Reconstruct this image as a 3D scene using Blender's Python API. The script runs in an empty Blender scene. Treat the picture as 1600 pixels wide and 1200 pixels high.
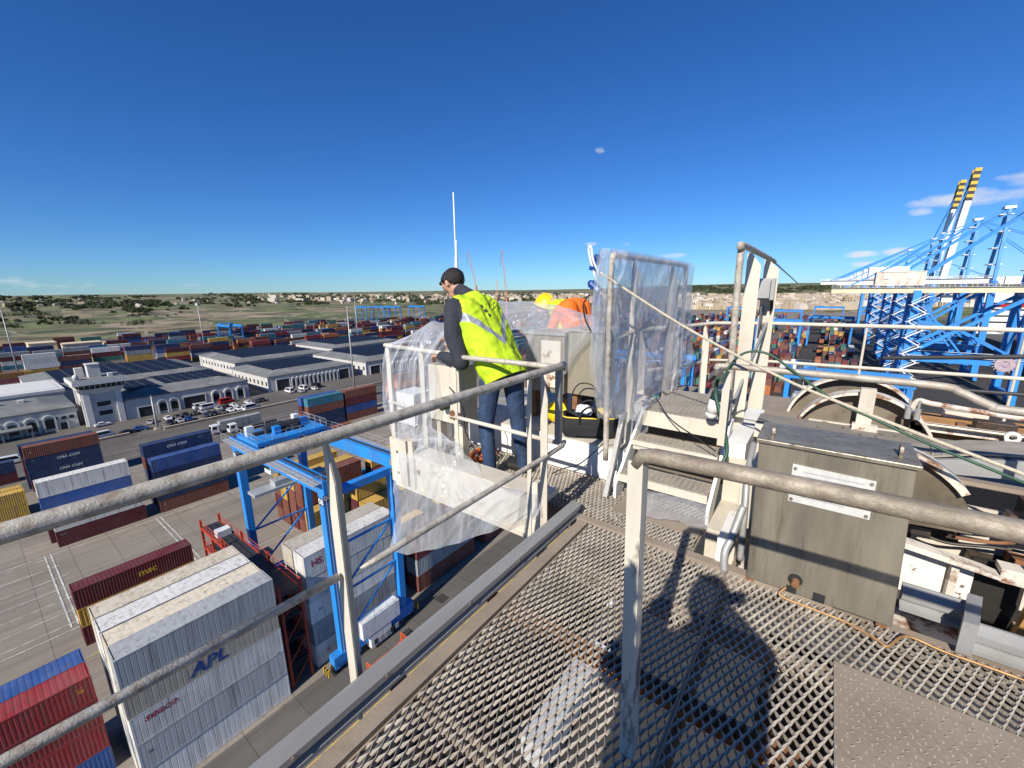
import bpy, bmesh, math, random
from mathutils import Vector, Matrix, noise
R = math.radians
rnd = random.Random(7)
scene = bpy.context.scene
col = scene.collection

# ---------------------------------------------------------------- camera
CAM_H, FOCAL = 43.4, 650.0
CAM = Matrix.Rotation(R(37), 4, 'Z') @ Matrix.Rotation(R(90 - 12.7), 4, 'X') @ Matrix.Rotation(R(-0.7), 4, 'Z')
cam_data = bpy.data.cameras.new('camera')
cam_data.sensor_width = 36.0
cam_data.lens = 36.0 * FOCAL / 1600.0
cam_data.clip_start = 0.05
cam_data.clip_end = 30000
cam = bpy.data.objects.new('camera', cam_data)
cam.matrix_world = Matrix.Translation((0, 0, CAM_H)) @ CAM
col.objects.link(cam)
scene.camera = cam

# ---------------------------------------------------------------- sky and sun
SUN_EL, SUN_AZ = R(35), R(6.5)            # light travels towards +Y, turned SUN_AZ to -X
world = bpy.data.worlds.new('World')
scene.world = world
world.use_nodes = True
wn, wl = world.node_tree.nodes, world.node_tree.links
bg = wn['Background']
sky = wn.new('ShaderNodeTexSky')
sky.sky_type = 'NISHITA'
sky.sun_disc = False
sky.sun_elevation = SUN_EL
sky.sun_rotation = R(180) - SUN_AZ
sky.altitude = 50
sky.air_density = 0.9
sky.dust_density = 0.0
sky.ozone_density = 4.5
hsv = wn.new('ShaderNodeHueSaturation')
hsv.inputs['Saturation'].default_value = 1.15
hsv.inputs['Value'].default_value = 1.0
wl.new(sky.outputs['Color'], hsv.inputs['Color'])
tint = wn.new('ShaderNodeMixRGB'); tint.blend_type = 'MULTIPLY'; tint.inputs[0].default_value = 1.0     # the clear polarised winter blue of the photograph
tint.inputs[2].default_value = (0.37, 0.595, 0.87, 1)
wl.new(hsv.outputs['Color'], tint.inputs[1])
# a few small fair-weather clouds low in the sky, each a noisy patch about its own azimuth and elevation
tc = wn.new('ShaderNodeTexCoord')
sep = wn.new('ShaderNodeSeparateXYZ')
wl.new(tc.outputs['Generated'], sep.inputs['Vector'])
def wmath(op, a, b=None, c=None):
    n = wn.new('ShaderNodeMath'); n.operation = op
    for i, s in enumerate((a, b, c)):
        if s is None: continue
        if isinstance(s, (int, float)): n.inputs[i].default_value = s
        else: wl.new(s, n.inputs[i])
    return n.outputs[0]
az = wmath('ARCTAN2', sep.outputs['X'], sep.outputs['Y']); el = wmath('ARCSINE', sep.outputs['Z'])
comb = wn.new('ShaderNodeCombineXYZ')
wl.new(wmath('MULTIPLY', az, 14.0), comb.inputs[0]); wl.new(wmath('MULTIPLY', el, 38.0), comb.inputs[1]); comb.inputs[2].default_value = 3.7
cn = wn.new('ShaderNodeTexNoise')
cn.inputs['Scale'].default_value = 1.0; cn.inputs['Detail'].default_value = 8; cn.inputs['Roughness'].default_value = 0.58
wl.new(comb.outputs[0], cn.inputs['Vector'])
total = None
for (a0, e0, w, h, k) in ((9.5, 7.5, 6.0, 1.3, 1.0), (13.5, 8.4, 5.0, 1.2, 1.0), (6.0, 6.8, 1.6, .6, .9), (1.8, 3.2, 2.2, .5, 1.0), (4.8, 3.3, 1.8, .55, 1.0), (2.4, 2.2, 1.8, .4, .8), (-16.0, 3.9, 3.0, .5, .8), (-26.5, 5.6, 1.2, .5, .7), (-22.0, 5.6, 1.0, .6, .6), (-25.8, 16.2, 1.0, .5, .5), (-8.3, 10.0, .8, .25, .5),
                          (-84.5, 1.2, 9.0, 1.3, .42), (-74.0, .9, 3.6, .5, .5), (-90.0, 1.3, 6.0, 1.0, .42), (-110, 6, 6, 1.2, .8), (40, 9, 7, 1.4, .9), (80, 6, 8, 1.3, .9), (-150, 8, 7, 1.4, .8)):
    da = wmath('DIVIDE', wmath('SUBTRACT', az, R(a0)), R(w)); de = wmath('DIVIDE', wmath('SUBTRACT', el, R(e0)), R(h))
    r2 = wmath('ADD', wmath('MULTIPLY', da, da), wmath('MULTIPLY', de, de))
    mk = wmath('MULTIPLY', wmath('MAXIMUM', wmath('SUBTRACT', 1.0, r2), 0.0), k)
    total = mk if total is None else wmath('MAXIMUM', total, mk)
dens = wmath('MULTIPLY', wmath('ADD', wmath('MULTIPLY', total, 0.55), wmath('SUBTRACT', cn.outputs['Fac'], 0.74)), 3.2)
cfac = wmath('MULTIPLY', wmath('MINIMUM', wmath('MAXIMUM', dens, 0.0), 1.0), wmath('MINIMUM', wmath('MULTIPLY', total, 4.0), 0.8))
mixc = wn.new('ShaderNodeMixRGB')
mixc.inputs[2].default_value = (6.4, 6.4, 6.5, 1)
wl.new(cfac, mixc.inputs[0]); wl.new(tint.outputs[0], mixc.inputs[1])
wl.new(mixc.outputs[0], bg.inputs['Color'])
bg.inputs['Strength'].default_value = 0.10

sun_data = bpy.data.lights.new('sun', 'SUN')
sun_data.energy = 4.9
sun_data.angle = R(0.53)
sun_data.color = (1.0, 0.945, 0.86)
sun = bpy.data.objects.new('sun', sun_data)
to_light = Vector((math.sin(SUN_AZ) * math.cos(SUN_EL), -math.cos(SUN_AZ) * math.cos(SUN_EL), math.sin(SUN_EL)))
sun.rotation_euler = to_light.to_track_quat('Z', 'Y').to_euler()
sun.location = to_light * 60 + Vector((0, 0, 40))
col.objects.link(sun)
scene.view_settings.view_transform = 'Standard'
scene.view_settings.look = 'None'
scene.view_settings.exposure = 0.42
scene.view_settings.gamma = 1.0
scene.cycles.max_bounces = 8
scene.cycles.transparent_max_bounces = 16

# ---------------------------------------------------------------- pixel helpers: a pixel gives a direction, a plane gives the distance
EYE = Vector((0, 0, CAM_H))
def ray(px, py): return (CAM @ Vector(((px - 800) / FOCAL, (600 - py) / FOCAL, -1.0)))
def GZ(px, py, z=0.0): r = ray(px, py); return EYE + r * ((z - CAM_H) / r.z)
def GX(px, py, x): r = ray(px, py); return EYE + r * (x / r.x)
def GY(px, py, y): r = ray(px, py); return EYE + r * (y / r.y)
DECK = CAM_H - 1.6                       # the crane walkway the photographer stands on

# ---------------------------------------------------------------- materials
MATS = {}
def _new(name):
    m = bpy.data.materials.new(name); m.use_nodes = True
    nt = m.node_tree
    return m, nt.nodes, nt.links, nt.nodes['Principled BSDF']
def c4(c): return (c[0], c[1], c[2], 1.0)
def srgb(r, g, b):
    f = lambda v: ((v / 255) / 12.92) if v / 255 <= 0.04045 else ((v / 255 + 0.055) / 1.055) ** 2.4
    return (f(r), f(g), f(b))
def mix_node(nodes, links, fac, a, b, blend='MIX'):
    n = nodes.new('ShaderNodeMixRGB'); n.blend_type = blend
    for i, s in ((0, fac), (1, a), (2, b)):
        if hasattr(s, 'is_output') or isinstance(s, bpy.types.NodeSocket): links.new(s, n.inputs[i])
        elif isinstance(s, (int, float)): n.inputs[i].default_value = s
        else: n.inputs[i].default_value = c4(s)
    return n.outputs[0]
def noise_node(nodes, links, vec, scale, detail=4, rough=0.55, lo=None, hi=None):
    n = nodes.new('ShaderNodeTexNoise'); n.inputs['Scale'].default_value = scale
    n.inputs['Detail'].default_value = detail; n.inputs['Roughness'].default_value = rough
    links.new(vec, n.inputs['Vector'])
    if lo is None: return n.outputs['Fac']
    r = nodes.new('ShaderNodeMapRange'); r.inputs['From Min'].default_value = lo; r.inputs['From Max'].default_value = hi
    links.new(n.outputs['Fac'], r.inputs['Value'])
    return r.outputs[0]
def coords(nodes, links, stretch=(1, 1, 1), world=False):
    t = nodes.new('ShaderNodeTexCoord'); m = nodes.new('ShaderNodeMapping')
    m.inputs['Scale'].default_value = stretch
    if world:
        g = nodes.new('ShaderNodeNewGeometry'); links.new(g.outputs['Position'], m.inputs['Vector'])
    else:
        o = nodes.new('ShaderNodeObjectInfo'); a = nodes.new('ShaderNodeVectorMath'); a.operation = 'MULTIPLY_ADD'
        cb = nodes.new('ShaderNodeCombineXYZ')
        for i in range(3): links.new(o.outputs['Random'], cb.inputs[i])
        links.new(cb.outputs[0], a.inputs[0]); a.inputs[1].default_value = (37, 53, 29)
        links.new(t.outputs['Object'], a.inputs[2]); links.new(a.outputs[0], m.inputs['Vector'])
    return m.outputs['Vector']
def mat(name, base, rough=0.6, metal=0.0, var=0.25, scale=2.0, dirt=None, dirt_amt=0.5, dirt_scale=3.0, stretch=(1, 1, 1), bump=0.0, bump_scale=40.0, world=False, lo=0.52, hi=0.7, spec=0.5):
    """weathered paint or metal: base colour, broad variation, patches of dirt or rust with their own shape, fine relief"""
    if name in MATS: return MATS[name]
    m, n, l, p = _new(name)
    v = coords(n, l, stretch, world)
    dark = tuple(x * (1 - var) for x in base)
    f = noise_node(n, l, v, scale, 5, 0.6, 0.3, 0.7)
    c = mix_node(n, l, f, dark, tuple(min(1, x * (1 + var * 0.5)) for x in base))
    if dirt:
        d = noise_node(n, l, v, dirt_scale, 8, 0.68, lo, hi)
        mm = n.new('ShaderNodeMath'); mm.operation = 'MULTIPLY'; mm.inputs[1].default_value = dirt_amt; l.new(d, mm.inputs[0])
        c = mix_node(n, l, mm.outputs[0], c, dirt)
        rm = n.new('ShaderNodeMapRange'); rm.inputs['To Min'].default_value = rough; rm.inputs['To Max'].default_value = min(1, rough + 0.3)
        l.new(mm.outputs[0], rm.inputs['Value']); l.new(rm.outputs[0], p.inputs['Roughness'])
    else:
        p.inputs['Roughness'].default_value = rough
    l.new(c, p.inputs['Base Color'])
    p.inputs['Metallic'].default_value = metal
    p.inputs['Specular IOR Level'].default_value = spec
    if bump:
        b = n.new('ShaderNodeBump'); b.inputs['Strength'].default_value = bump; b.inputs['Distance'].default_value = 0.01
        l.new(noise_node(n, l, v, bump_scale, 6, 0.6), b.inputs['Height']); l.new(b.outputs[0], p.inputs['Normal'])
    MATS[name] = m
    return m
def flat(name, base, rough=0.6, metal=0.0):
    if name in MATS: return MATS[name]
    m, n, l, p = _new(name)
    p.inputs['Base Color'].default_value = c4(base); p.inputs['Roughness'].default_value = rough; p.inputs['Metallic'].default_value = metal
    MATS[name] = m
    return m

# ---------------------------------------------------------------- mesh helpers
class MB:
    def __init__(s): s.v = []; s.f = []; s.mi = []; s.cur = 0
    def add(s, vs, fs):
        o = len(s.v); s.v.extend([tuple(p) for p in vs]); s.f.extend([tuple(i + o for i in f) for f in fs]); s.mi.extend([s.cur] * len(fs)); return s
    def box(s, lo, hi, M=None):
        x0, y0, z0 = lo; x1, y1, z1 = hi
        vs = [Vector(p) for p in ((x0, y0, z0), (x1, y0, z0), (x1, y1, z0), (x0, y1, z0), (x0, y0, z1), (x1, y0, z1), (x1, y1, z1), (x0, y1, z1))]
        if M is not None: vs = [M @ p for p in vs]
        return s.add(vs, [(0, 3, 2, 1), (4, 5, 6, 7), (0, 1, 5, 4), (1, 2, 6, 5), (2, 3, 7, 6), (3, 0, 4, 7)])
    def cbox(s, c, d, M=None):
        return s.box((c[0] - d[0] / 2, c[1] - d[1] / 2, c[2] - d[2] / 2), (c[0] + d[0] / 2, c[1] + d[1] / 2, c[2] + d[2] / 2), M)
    def bar(s, p, q, w, h=None, up=(0, 0, 1)):
        p, q = Vector(p), Vector(q); h = w if h is None else h
        d = (q - p).normalized(); u = Vector(up)
        if abs(d.dot(u)) > 0.98: u = Vector((0, 1, 0)) if abs(d.y) < 0.9 else Vector((1, 0, 0))
        a = d.cross(u).normalized(); b = a.cross(d).normalized()
        vs = []
        for e in (p, q):
            for i, j in ((-1, -1), (1, -1), (1, 1), (-1, 1)): vs.append(e + a * (w / 2 * i) + b * (h / 2 * j))
        return s.add(vs, [(0, 1, 2, 3), (7, 6, 5, 4), (0, 4, 5, 1), (1, 5, 6, 2), (2, 6, 7, 3), (3, 7, 4, 0)])
    def tube(s, pts, r, n=8, caps=True):
        pts = [Vector(p) for p in pts]; m = len(pts)
        rs = r if isinstance(r, (list, tuple)) else [r] * m
        d0 = (pts[1] - pts[0]).normalized()
        a = d0.cross(Vector((0, 0, 1)))
        if a.length < 0.05: a = d0.cross(Vector((1, 0, 0)))
        a.normalize(); vs = []
        for i, p in enumerate(pts):
            d = (pts[min(i + 1, m - 1)] - pts[max(i - 1, 0)]).normalized()
            a = (a - d * a.dot(d)).normalized(); b = d.cross(a)
            for k in range(n):
                t = 2 * math.pi * k / n; vs.append(p + (a * math.cos(t) + b * math.sin(t)) * rs[i])
        fs = [(i * n + k, i * n + (k + 1) % n, (i + 1) * n + (k + 1) % n, (i + 1) * n + k) for i in range(m - 1) for k in range(n)]
        if caps: fs += [tuple(reversed(range(n))), tuple((m - 1) * n + k for k in range(n))]
        return s.add(vs, fs)
    def prism(s, poly, axis, a, b):
        """poly of 2-D points, extruded along axis 0/1/2 from a to b"""
        n = len(poly); vs = []
        for t in (a, b):
            for (u, w) in poly:
                p = [0, 0, 0]; o = [i for i in range(3) if i != axis]; p[axis] = t; p[o[0]] = u; p[o[1]] = w; vs.append(Vector(p))
        fs = [tuple(range(n)), tuple(reversed(range(n, 2 * n)))] + [(i, i + n, (i + 1) % n + n, (i + 1) % n) for i in range(n)]
        return s.add(vs, fs)
    def ring(s, c, axis, r0, r1, w, n=28, a0=0.0, a1=2 * math.pi):
        """flat annulus of thickness w about axis (0 or 1), arc a0..a1"""
        c = Vector(c); vs = []
        for i in range(n + 1):
            t = a0 + (a1 - a0) * i / n; ca, sa = math.cos(t), math.sin(t)
            for rr in (r0, r1):
                for d in (-w / 2, w / 2):
                    vs.append(c + (Vector((d, ca * rr, sa * rr)) if axis == 0 else Vector((ca * rr, d, sa * rr))))
        fs = []
        for i in range(n):
            k = i * 4; fs += [(k, k + 1, k + 5, k + 4), (k + 2, k + 6, k + 7, k + 3), (k, k + 4, k + 6, k + 2), (k + 1, k + 3, k + 7, k + 5)]
        if a1 - a0 < 6.2: fs += [(0, 2, 3, 1), (4 * n, 4 * n + 1, 4 * n + 3, 4 * n + 2)]
        return s.add(vs, fs)
    def ball(s, c, r, n=10, m=6, M=None):
        c = Vector(c); r = Vector(r) if hasattr(r, '__len__') else Vector((r, r, r)); vs = []
        for j in range(m + 1):
            ph = math.pi * j / m
            for k in range(n):
                t = 2 * math.pi * k / n
                p = Vector((math.sin(ph) * math.cos(t) * r.x, math.sin(ph) * math.sin(t) * r.y, math.cos(ph) * r.z))
                vs.append(c + ((M @ p) if M is not None else p))
        fs = [(j * n + k, (j + 1) * n + k, (j + 1) * n + (k + 1) % n, j * n + (k + 1) % n) for j in range(m) for k in range(n)]
        return s.add(vs, fs)
    def mesh(s, name):
        me = bpy.data.meshes.new(name); me.from_pydata(s.v, [], s.f); me.update()
        bm = bmesh.new(); bm.from_mesh(me); bmesh.ops.remove_doubles(bm, verts=bm.verts, dist=1e-6)
        bmesh.ops.recalc_face_normals(bm, faces=bm.faces); bm.to_mesh(me); bm.free()
        return me
    def build(s, name, material, parent=None, smooth=False, clean=False, bevel=0.0):
        if clean: me = s.mesh(name)
        else:
            me = bpy.data.meshes.new(name); me.from_pydata(s.v, [], s.f); me.update()
            if len(set(s.mi)) > 1: me.polygons.foreach_set('material_index', s.mi)
        for mm in (material if isinstance(material, (list, tuple)) else [material]): me.materials.append(mm)
        if smooth: me.polygons.foreach_set('use_smooth', [True] * len(me.polygons))
        o = bpy.data.objects.new(name, me); col.objects.link(o)
        if parent is not None: o.parent = parent
        if bevel:
            b = o.modifiers.new('bevel', 'BEVEL'); b.width = bevel; b.segments = 2; b.limit_method = 'ANGLE'
        return o
def tag(o, label, cat, group=None, kind=None):
    o['label'] = label; o['category'] = cat
    if group: o['group'] = group
    if kind: o['kind'] = kind
    return o
def thing(name, label, cat, loc=(0, 0, 0), rz=0.0, group=None):
    o = bpy.data.objects.new(name, None); o.empty_display_size = 0.2; o.location = loc; o.rotation_euler = (0, 0, rz)
    col.objects.link(o); return tag(o, label, cat, group)
def struct(name, mb, material, **k):
    o = mb.build(name, material, **k); o['kind'] = 'structure'; return o
def kids(o, cache={}):
    return [c for c in o.children]
def dup(root, loc=None, rz=None, label=None, group=None, scale=None):
    def cp(o, par):
        c = o.copy(); col.objects.link(c)
        if par is not None: c.parent = par; c.matrix_parent_inverse = o.matrix_parent_inverse.copy()
        for ch in kids(o): cp(ch, c)
        return c
    r = cp(root, None)
    if loc is not None: r.location = loc
    if rz is not None: r.rotation_euler = (0, 0, rz)
    if label: r['label'] = label
    if group: r['group'] = group
    if scale: r.scale = scale
    return r
def lettering(text, size, material, parent, loc, rot, extrude=0.0, bold=0.0, shear=0.0, name='lettering', align='CENTER'):
    cu = bpy.data.curves.new('type', 'FONT'); cu.body = text; cu.size = size; cu.extrude = extrude; cu.offset = bold; cu.shear = shear
    cu.align_x = align; cu.align_y = 'CENTER'; cu.resolution_u = 2
    tmp = bpy.data.objects.new('type', cu); me = bpy.data.meshes.new_from_object(tmp); bpy.data.objects.remove(tmp); bpy.data.curves.remove(cu)
    me.materials.clear(); me.materials.append(material)
    o = bpy.data.objects.new(name, me); col.objects.link(o); o.parent = parent; o.location = loc; o.rotation_euler = rot
    return o
# text that stands on a face looking towards +X: reads along +Y
FACE_X = (R(90), 0, R(90))
FACE_Y = (R(90), 0, 0)                    # face looking towards -Y, reads along +X
# ================================================================ THE SETTING: land, yard, sea
def sm(a, b, x):
    t = max(0.0, min(1.0, (x - a) / (b - a))); return t * t * (3 - 2 * t)
def land_h(x, y):
    d = max(-x - 600, (y - 900) * 0.9 + min(0, x + 200) * 0.0)
    if d <= 0: return -0.4
    n = noise.fractal(Vector((x * 0.0011, y * 0.0011, 2.3)), 1.0, 2.0, 5)
    n2 = noise.noise(Vector((x * 0.0004, y * 0.0004, 7.1)))
    h = 26 * sm(1500, 2700, y) * sm(-1900, -900, x) + 2.5 * sm(0, 60, d) + 14 * sm(60, 900, d) + 26 * sm(700, 2600, d) + n * (2 + 5.5 * sm(300, 2000, d)) + n2 * 7 * sm(800, 2500, d)
    return h - 0.4 - 60 * sm(6000, 14000, d)
def axis(lo, hi, core0, core1, step, grow=1.12):
    xs = []; x = core0
    while x <= core1: xs.append(x); x += step
    s = step; x = core1
    while x < hi: s *= grow; x += s; xs.append(x)
    s = step; x = core0; pre = []
    while x > lo: s *= grow; x -= s; pre.append(x)
    return pre[::-1] + xs
gx_, gy_ = axis(-20000, 6000, -1600, 100, 26), axis(-6000, 22000, -200, 1800, 26)
mb = MB()
mb.v = [(x, y, land_h(x, y)) for y in gy_ for x in gx_]
nx = len(gx_)
mb.f = [(j * nx + i, j * nx + i + 1, (j + 1) * nx + i + 1, (j + 1) * nx + i) for j in range(len(gy_) - 1) for i in range(nx - 1)]
mb.mi = [0] * len(mb.f)
def ground_material():
    m, n, l, p = _new('fields')
    v = coords(n, l, (1, 1, 0), True)
    w = n.new('ShaderNodeVectorMath'); w.operation = 'MULTIPLY_ADD'; w.inputs[1].default_value = (60, 60, 0)
    nz = n.new('ShaderNodeTexNoise'); nz.inputs['Scale'].default_value = 0.006; nz.inputs['Detail'].default_value = 4
    l.new(v, nz.inputs['Vector']); l.new(nz.outputs['Color'], w.inputs[0]); l.new(v, w.inputs[2])
    vo = n.new('ShaderNodeTexVoronoi'); vo.inputs['Scale'].default_value = 0.0125; l.new(w.outputs[0], vo.inputs['Vector'])
    cr = n.new('ShaderNodeValToRGB'); cr.color_ramp.interpolation = 'CONSTANT'
    el = cr.color_ramp.elements
    pal = [(0.0, (0.125, 0.145, 0.038)), (0.2, (0.21, 0.165, 0.08)), (0.36, (0.085, 0.105, 0.026)), (0.55, (0.26, 0.195, 0.11)), (0.68, (0.125, 0.12, 0.045)), (0.8, (0.14, 0.175, 0.034)), (0.92, (0.30, 0.235, 0.145))]
    el[0].position, el[0].color = pal[0][0], c4(pal[0][1]); el[1].position, el[1].color = pal[1][0], c4(pal[1][1])
    for a, b in pal[2:]: e = el.new(a); e.color = c4(b)
    sepc = n.new('ShaderNodeSeparateColor'); l.new(vo.outputs['Color'], sepc.inputs[0]); l.new(sepc.outputs[0], cr.inputs[0])
    scrub = noise_node(n, l, v, 0.02, 8, 0.66, 0.46, 0.6)
    c = mix_node(n, l, scrub, cr.outputs[0], (0.035, 0.045, 0.018))
    soil = noise_node(n, l, v, 0.05, 6, 0.6, 0.56, 0.72)
    c = mix_node(n, l, soil, c, (0.26, 0.21, 0.14))
    ve = n.new('ShaderNodeTexVoronoi'); ve.feature = 'DISTANCE_TO_EDGE'; ve.inputs['Scale'].default_value = 0.0125; l.new(w.outputs[0], ve.inputs['Vector'])
    lt = n.new('ShaderNodeMath'); lt.operation = 'LESS_THAN'; lt.inputs[1].default_value = 0.022; l.new(ve.outputs['Distance'], lt.inputs[0])
    c = mix_node(n, l, lt.outputs[0], c, (0.24, 0.20, 0.14))
    l.new(c, p.inputs['Base Color']); p.inputs['Roughness'].default_value = 0.95
    return m
struct('ground', mb, ground_material(), smooth=True)

def pavement_material(name, base, slab=(0.2, 0.082), track=0.5):
    m, n, l, p = _new(name)
    v = coords(n, l, (1, 1, 0), True)
    big = noise_node(n, l, v, 0.045, 6, 0.62, 0.3, 0.72)
    c = mix_node(n, l, big, tuple(x * 0.74 for x in base), tuple(x * 1.16 for x in base))
    vs = coords(n, l, (1, 0.035, 0), True)
    tr = noise_node(n, l, vs, 0.55, 7, 0.6, 0.46, 0.68)
    tm = n.new('ShaderNodeMath'); tm.operation = 'MULTIPLY'; tm.inputs[1].default_value = track; l.new(tr, tm.inputs[0])
    c = mix_node(n, l, tm.outputs[0], c, tuple(x * 0.42 for x in base))
    st = noise_node(n, l, v, 0.3, 8, 0.7, 0.6, 0.72)
    c = mix_node(n, l, st, c, tuple(x * 0.5 for x in base))
    # slab joints, a real groove is finer than a pixel here
    br = n.new('ShaderNodeTexBrick'); br.offset = 0.5; br.inputs['Scale'].default_value = 0.16
    br.inputs['Mortar Size'].default_value = 0.008; br.inputs['Brick Width'].default_value = 1.2; br.inputs['Row Height'].default_value = 0.8
    br.inputs['Color1'].default_value = (1, 1, 1, 1); br.inputs['Color2'].default_value = (0.86, 0.86, 0.86, 1); br.inputs['Mortar'].default_value = (0.55, 0.55, 0.55, 1)
    l.new(coords(n, l, (1, 1, 0), True), br.inputs['Vector'])
    c = mix_node(n, l, 1.0, c, br.outputs['Color'], 'MULTIPLY')
    l.new(c, p.inputs['Base Color']); p.inputs['Roughness'].default_value = 0.85
    return m
PAVE = pavement_material('yard_concrete', (0.265, 0.228, 0.182))
ASPH = pavement_material('worn_asphalt', (0.125, 0.112, 0.096), track=0.35)
struct('pavement', MB().box((-560, -260, -2.5), (76, 900, 0.0)), PAVE)
struct('road', MB().add([(-171, -260, .03), (-140, -260, .03), (-140, 620, .03), (-171, 620, .03)], [(0, 1, 2, 3)]), ASPH)
struct('car_park_pavement', MB().add([(-260, -120, .02), (-171.6, -120, .02), (-171.6, 420, .02), (-260, 420, .02)], [(0, 1, 2, 3)]), ASPH)
struct('storage_pavement', MB().add([(-555, -260, .02), (-306, -260, .02), (-306, 700, .02), (-555, 700, .02)], [(0, 1, 2, 3)]), ASPH)
struct('quay_apron_pavement', MB().add([(-23.9, -260, .02), (76, -260, .02), (76, 700, .02), (-23.9, 700, .02)], [(0, 1, 2, 3)]), pavement_material('quay_asphalt', (0.05, 0.047, 0.043), track=0.4))
struct('gantry_lane_pavement', MB().add([(-41.8, -260, .02), (-24, -260, .02), (-24, 700, .02), (-41.8, 700, .02)], [(0, 1, 2, 3)]), ASPH)
SEA = mat('sea_water', (0.012, 0.05, 0.085), 0.12, 0, 0.2, 0.05, bump=0.6, bump_scale=0.35, world=True)
struct('sea', MB().add([(76, -5000, -1.6), (5000, -5000, -1.6), (5000, 880, -1.6), (76, 880, -1.6)], [(0, 1, 2, 3)]), SEA)

# painted lines
WHITE_LINE = mat('worn_white_line', (0.62, 0.60, 0.55), 0.8, 0, 0.2, 0.4, dirt=(0.2, 0.19, 0.17), dirt_amt=0.8, dirt_scale=0.9, world=True, lo=0.42, hi=0.62)
YEL_LINE = mat('worn_yellow_line', (0.55, 0.40, 0.12), 0.8, 0, 0.2, 0.4, dirt=(0.2, 0.18, 0.15), dirt_amt=0.8, dirt_scale=0.7, world=True, lo=0.44, hi=0.64)
lw = MB()
def strip(m, x0, x1, y0, y1, z=.045): m.add([(x0, y0, z), (x1, y0, z), (x1, y1, z), (x0, y1, z)], [(0, 1, 2, 3)])
for x in (-100.6, -96.4, -92, -88, -84.3, -80.5, -77): strip(lw, x, x + .16, -140, 3 + (x * 7) % 5)
for x in (-101.6, -75.4, -29.5): strip(lw, x, x + .18, -160, 500)
for x in (-156, -149): strip(lw, x, x + .16, -160, 500)
for y in (2.0, 17.0): strip(lw, -102, -76, y, y + .2, .05); strip(lw, -102, -76, y + .7, y + .9, .05)
for k in range(12):                                          # parking bays in front of the warehouses
    strip(lw, -186, -181, 34 + 2.6 * k, 34.12 + 2.6 * k); strip(lw, -178, -173, 34 + 2.6 * k, 34.12 + 2.6 * k)
struct('pavement_markings', lw, WHITE_LINE)
ly = MB()
for x in (-36.4, -33.9, -67.6): strip(ly, x, x + .2, -160, 500)
for x in (1.2, 11.5): strip(ly, x, x + .2, -60, 600)
struct('pavement_lane_lines', ly, YEL_LINE)
RAIL = mat('crane_rail_steel', (0.09, 0.075, 0.06), 0.5, 0.6, 0.2, 1, world=True)
rl = MB()
for x in (27.0, 57.0):
    for dx in (-.3, .3): rl.box((x + dx - .05, -200, -.02), (x + dx + .05, 640, .06))
struct('crane_rail_track', rl, RAIL)
# drain covers set in the gantry lane
IRON = mat('cast_iron', (0.07, 0.065, 0.06), 0.7, 0.4, 0.3, 4)
for (px, py) in ((637, 991), (590, 1075), (345, 826), (690, 935)):
    g = GZ(px, py, .03); o = MB().box((-.75, -.75, 0), (.75, .75, .035)).box((-.6, -.6, .035), (-.05, .6, .05)).box((.05, -.6, .035), (.6, .6, .05)).build('drain_cover', IRON)
    o.location = (g.x, g.y, .02); tag(o, 'square iron drain cover set in the pavement of the gantry lane', 'drain cover', 'drain covers in the yard')

# ---------------------------------------------------------------- walls, verges and the dry slope behind the yard
LIME = mat('limestone', (0.50, 0.41, 0.29), 0.9, 0, 0.25, 0.35, dirt=(0.22, 0.17, 0.11), dirt_amt=0.6, dirt_scale=0.2, world=True)
w = MB()
w.box((-171.5, -130, 0), (-171.0, 27, 1.1)).box((-171.6, -130, 1.1), (-170.9, 27, 1.25))
tag(w.build('car_park_wall', LIME), 'low pale stone wall between the yard road and the control tower forecourt', 'wall')
w = MB(); w.box((-169.2, 35, 0), (-168.7, 150, 1.0)).box((-169.3, 35, 1.0), (-168.6, 150, 1.15))
tag(w.build('car_park_wall', LIME), 'low pale stone wall edging the row of parked cars', 'wall')
w = MB()
for k in range(70):
    y = -200 + k * 16; w.box((-562 + 3 * noise.noise(Vector((y * .02, 0, 0))), y, -.3), (-561.2, y + 15.6, 2.2 + noise.noise(Vector((y * .1, 3, 0)))))
tag(w.build('boundary_wall', LIME), 'long rough stone boundary wall between storage yard and fields', 'wall')
def ground_hit(px, py):
    r = ray(px, py).normalized(); t = 60.0
    for _ in range(900):
        p = EYE + r * t
        if p.z <= max(land_h(p.x, p.y), 0.0): return p
        t *= 1.006
    return None

# ---------------------------------------------------------------- trees and bushes on the slopes
LEAF = mat('dark_foliage', (0.032, 0.043, 0.016), 0.85, 0, 0.45, 0.8, dirt=(0.07, 0.08, 0.028), dirt_amt=0.7, dirt_scale=1.4, lo=0.45, hi=0.6)
BARK = mat('tree_bark', (0.08, 0.06, 0.04), 0.9, 0, 0.3, 3)
def crown_mesh(seed, n=420):
    r = random.Random(seed); m = MB()
    lobes = [(Vector((r.uniform(-.55, .55), r.uniform(-.55, .55), r.uniform(.25, .75))), r.uniform(.28, .5)) for _ in range(7)]
    for _ in range(n):
        c, q = r.choice(lobes); d = Vector((r.gauss(0, 1), r.gauss(0, 1), r.gauss(0, .8))).normalized()
        p = c + d * q * r.uniform(.7, 1.05)
        if p.z < .08: p.z = .08 + r.random() * .1
        s = r.uniform(.07, .14); a = Vector((r.gauss(0, 1), r.gauss(0, 1), r.gauss(0, .6))).normalized(); b = d.cross(a).normalized()
        m.add([p - a * s, p - b * s * .8, p + a * s, p + b * s * .8], [(0, 1, 2, 3)])
    return m
crowns = []; trunks = MB()
for k in range(4):
    a = k * 1.7; trunks.tube([(0, 0, -.1), (.03 * math.cos(a), .03 * math.sin(a), .25), (.3 * math.cos(a), .3 * math.sin(a), .62)], [.06, .05, .02], 5)
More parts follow.
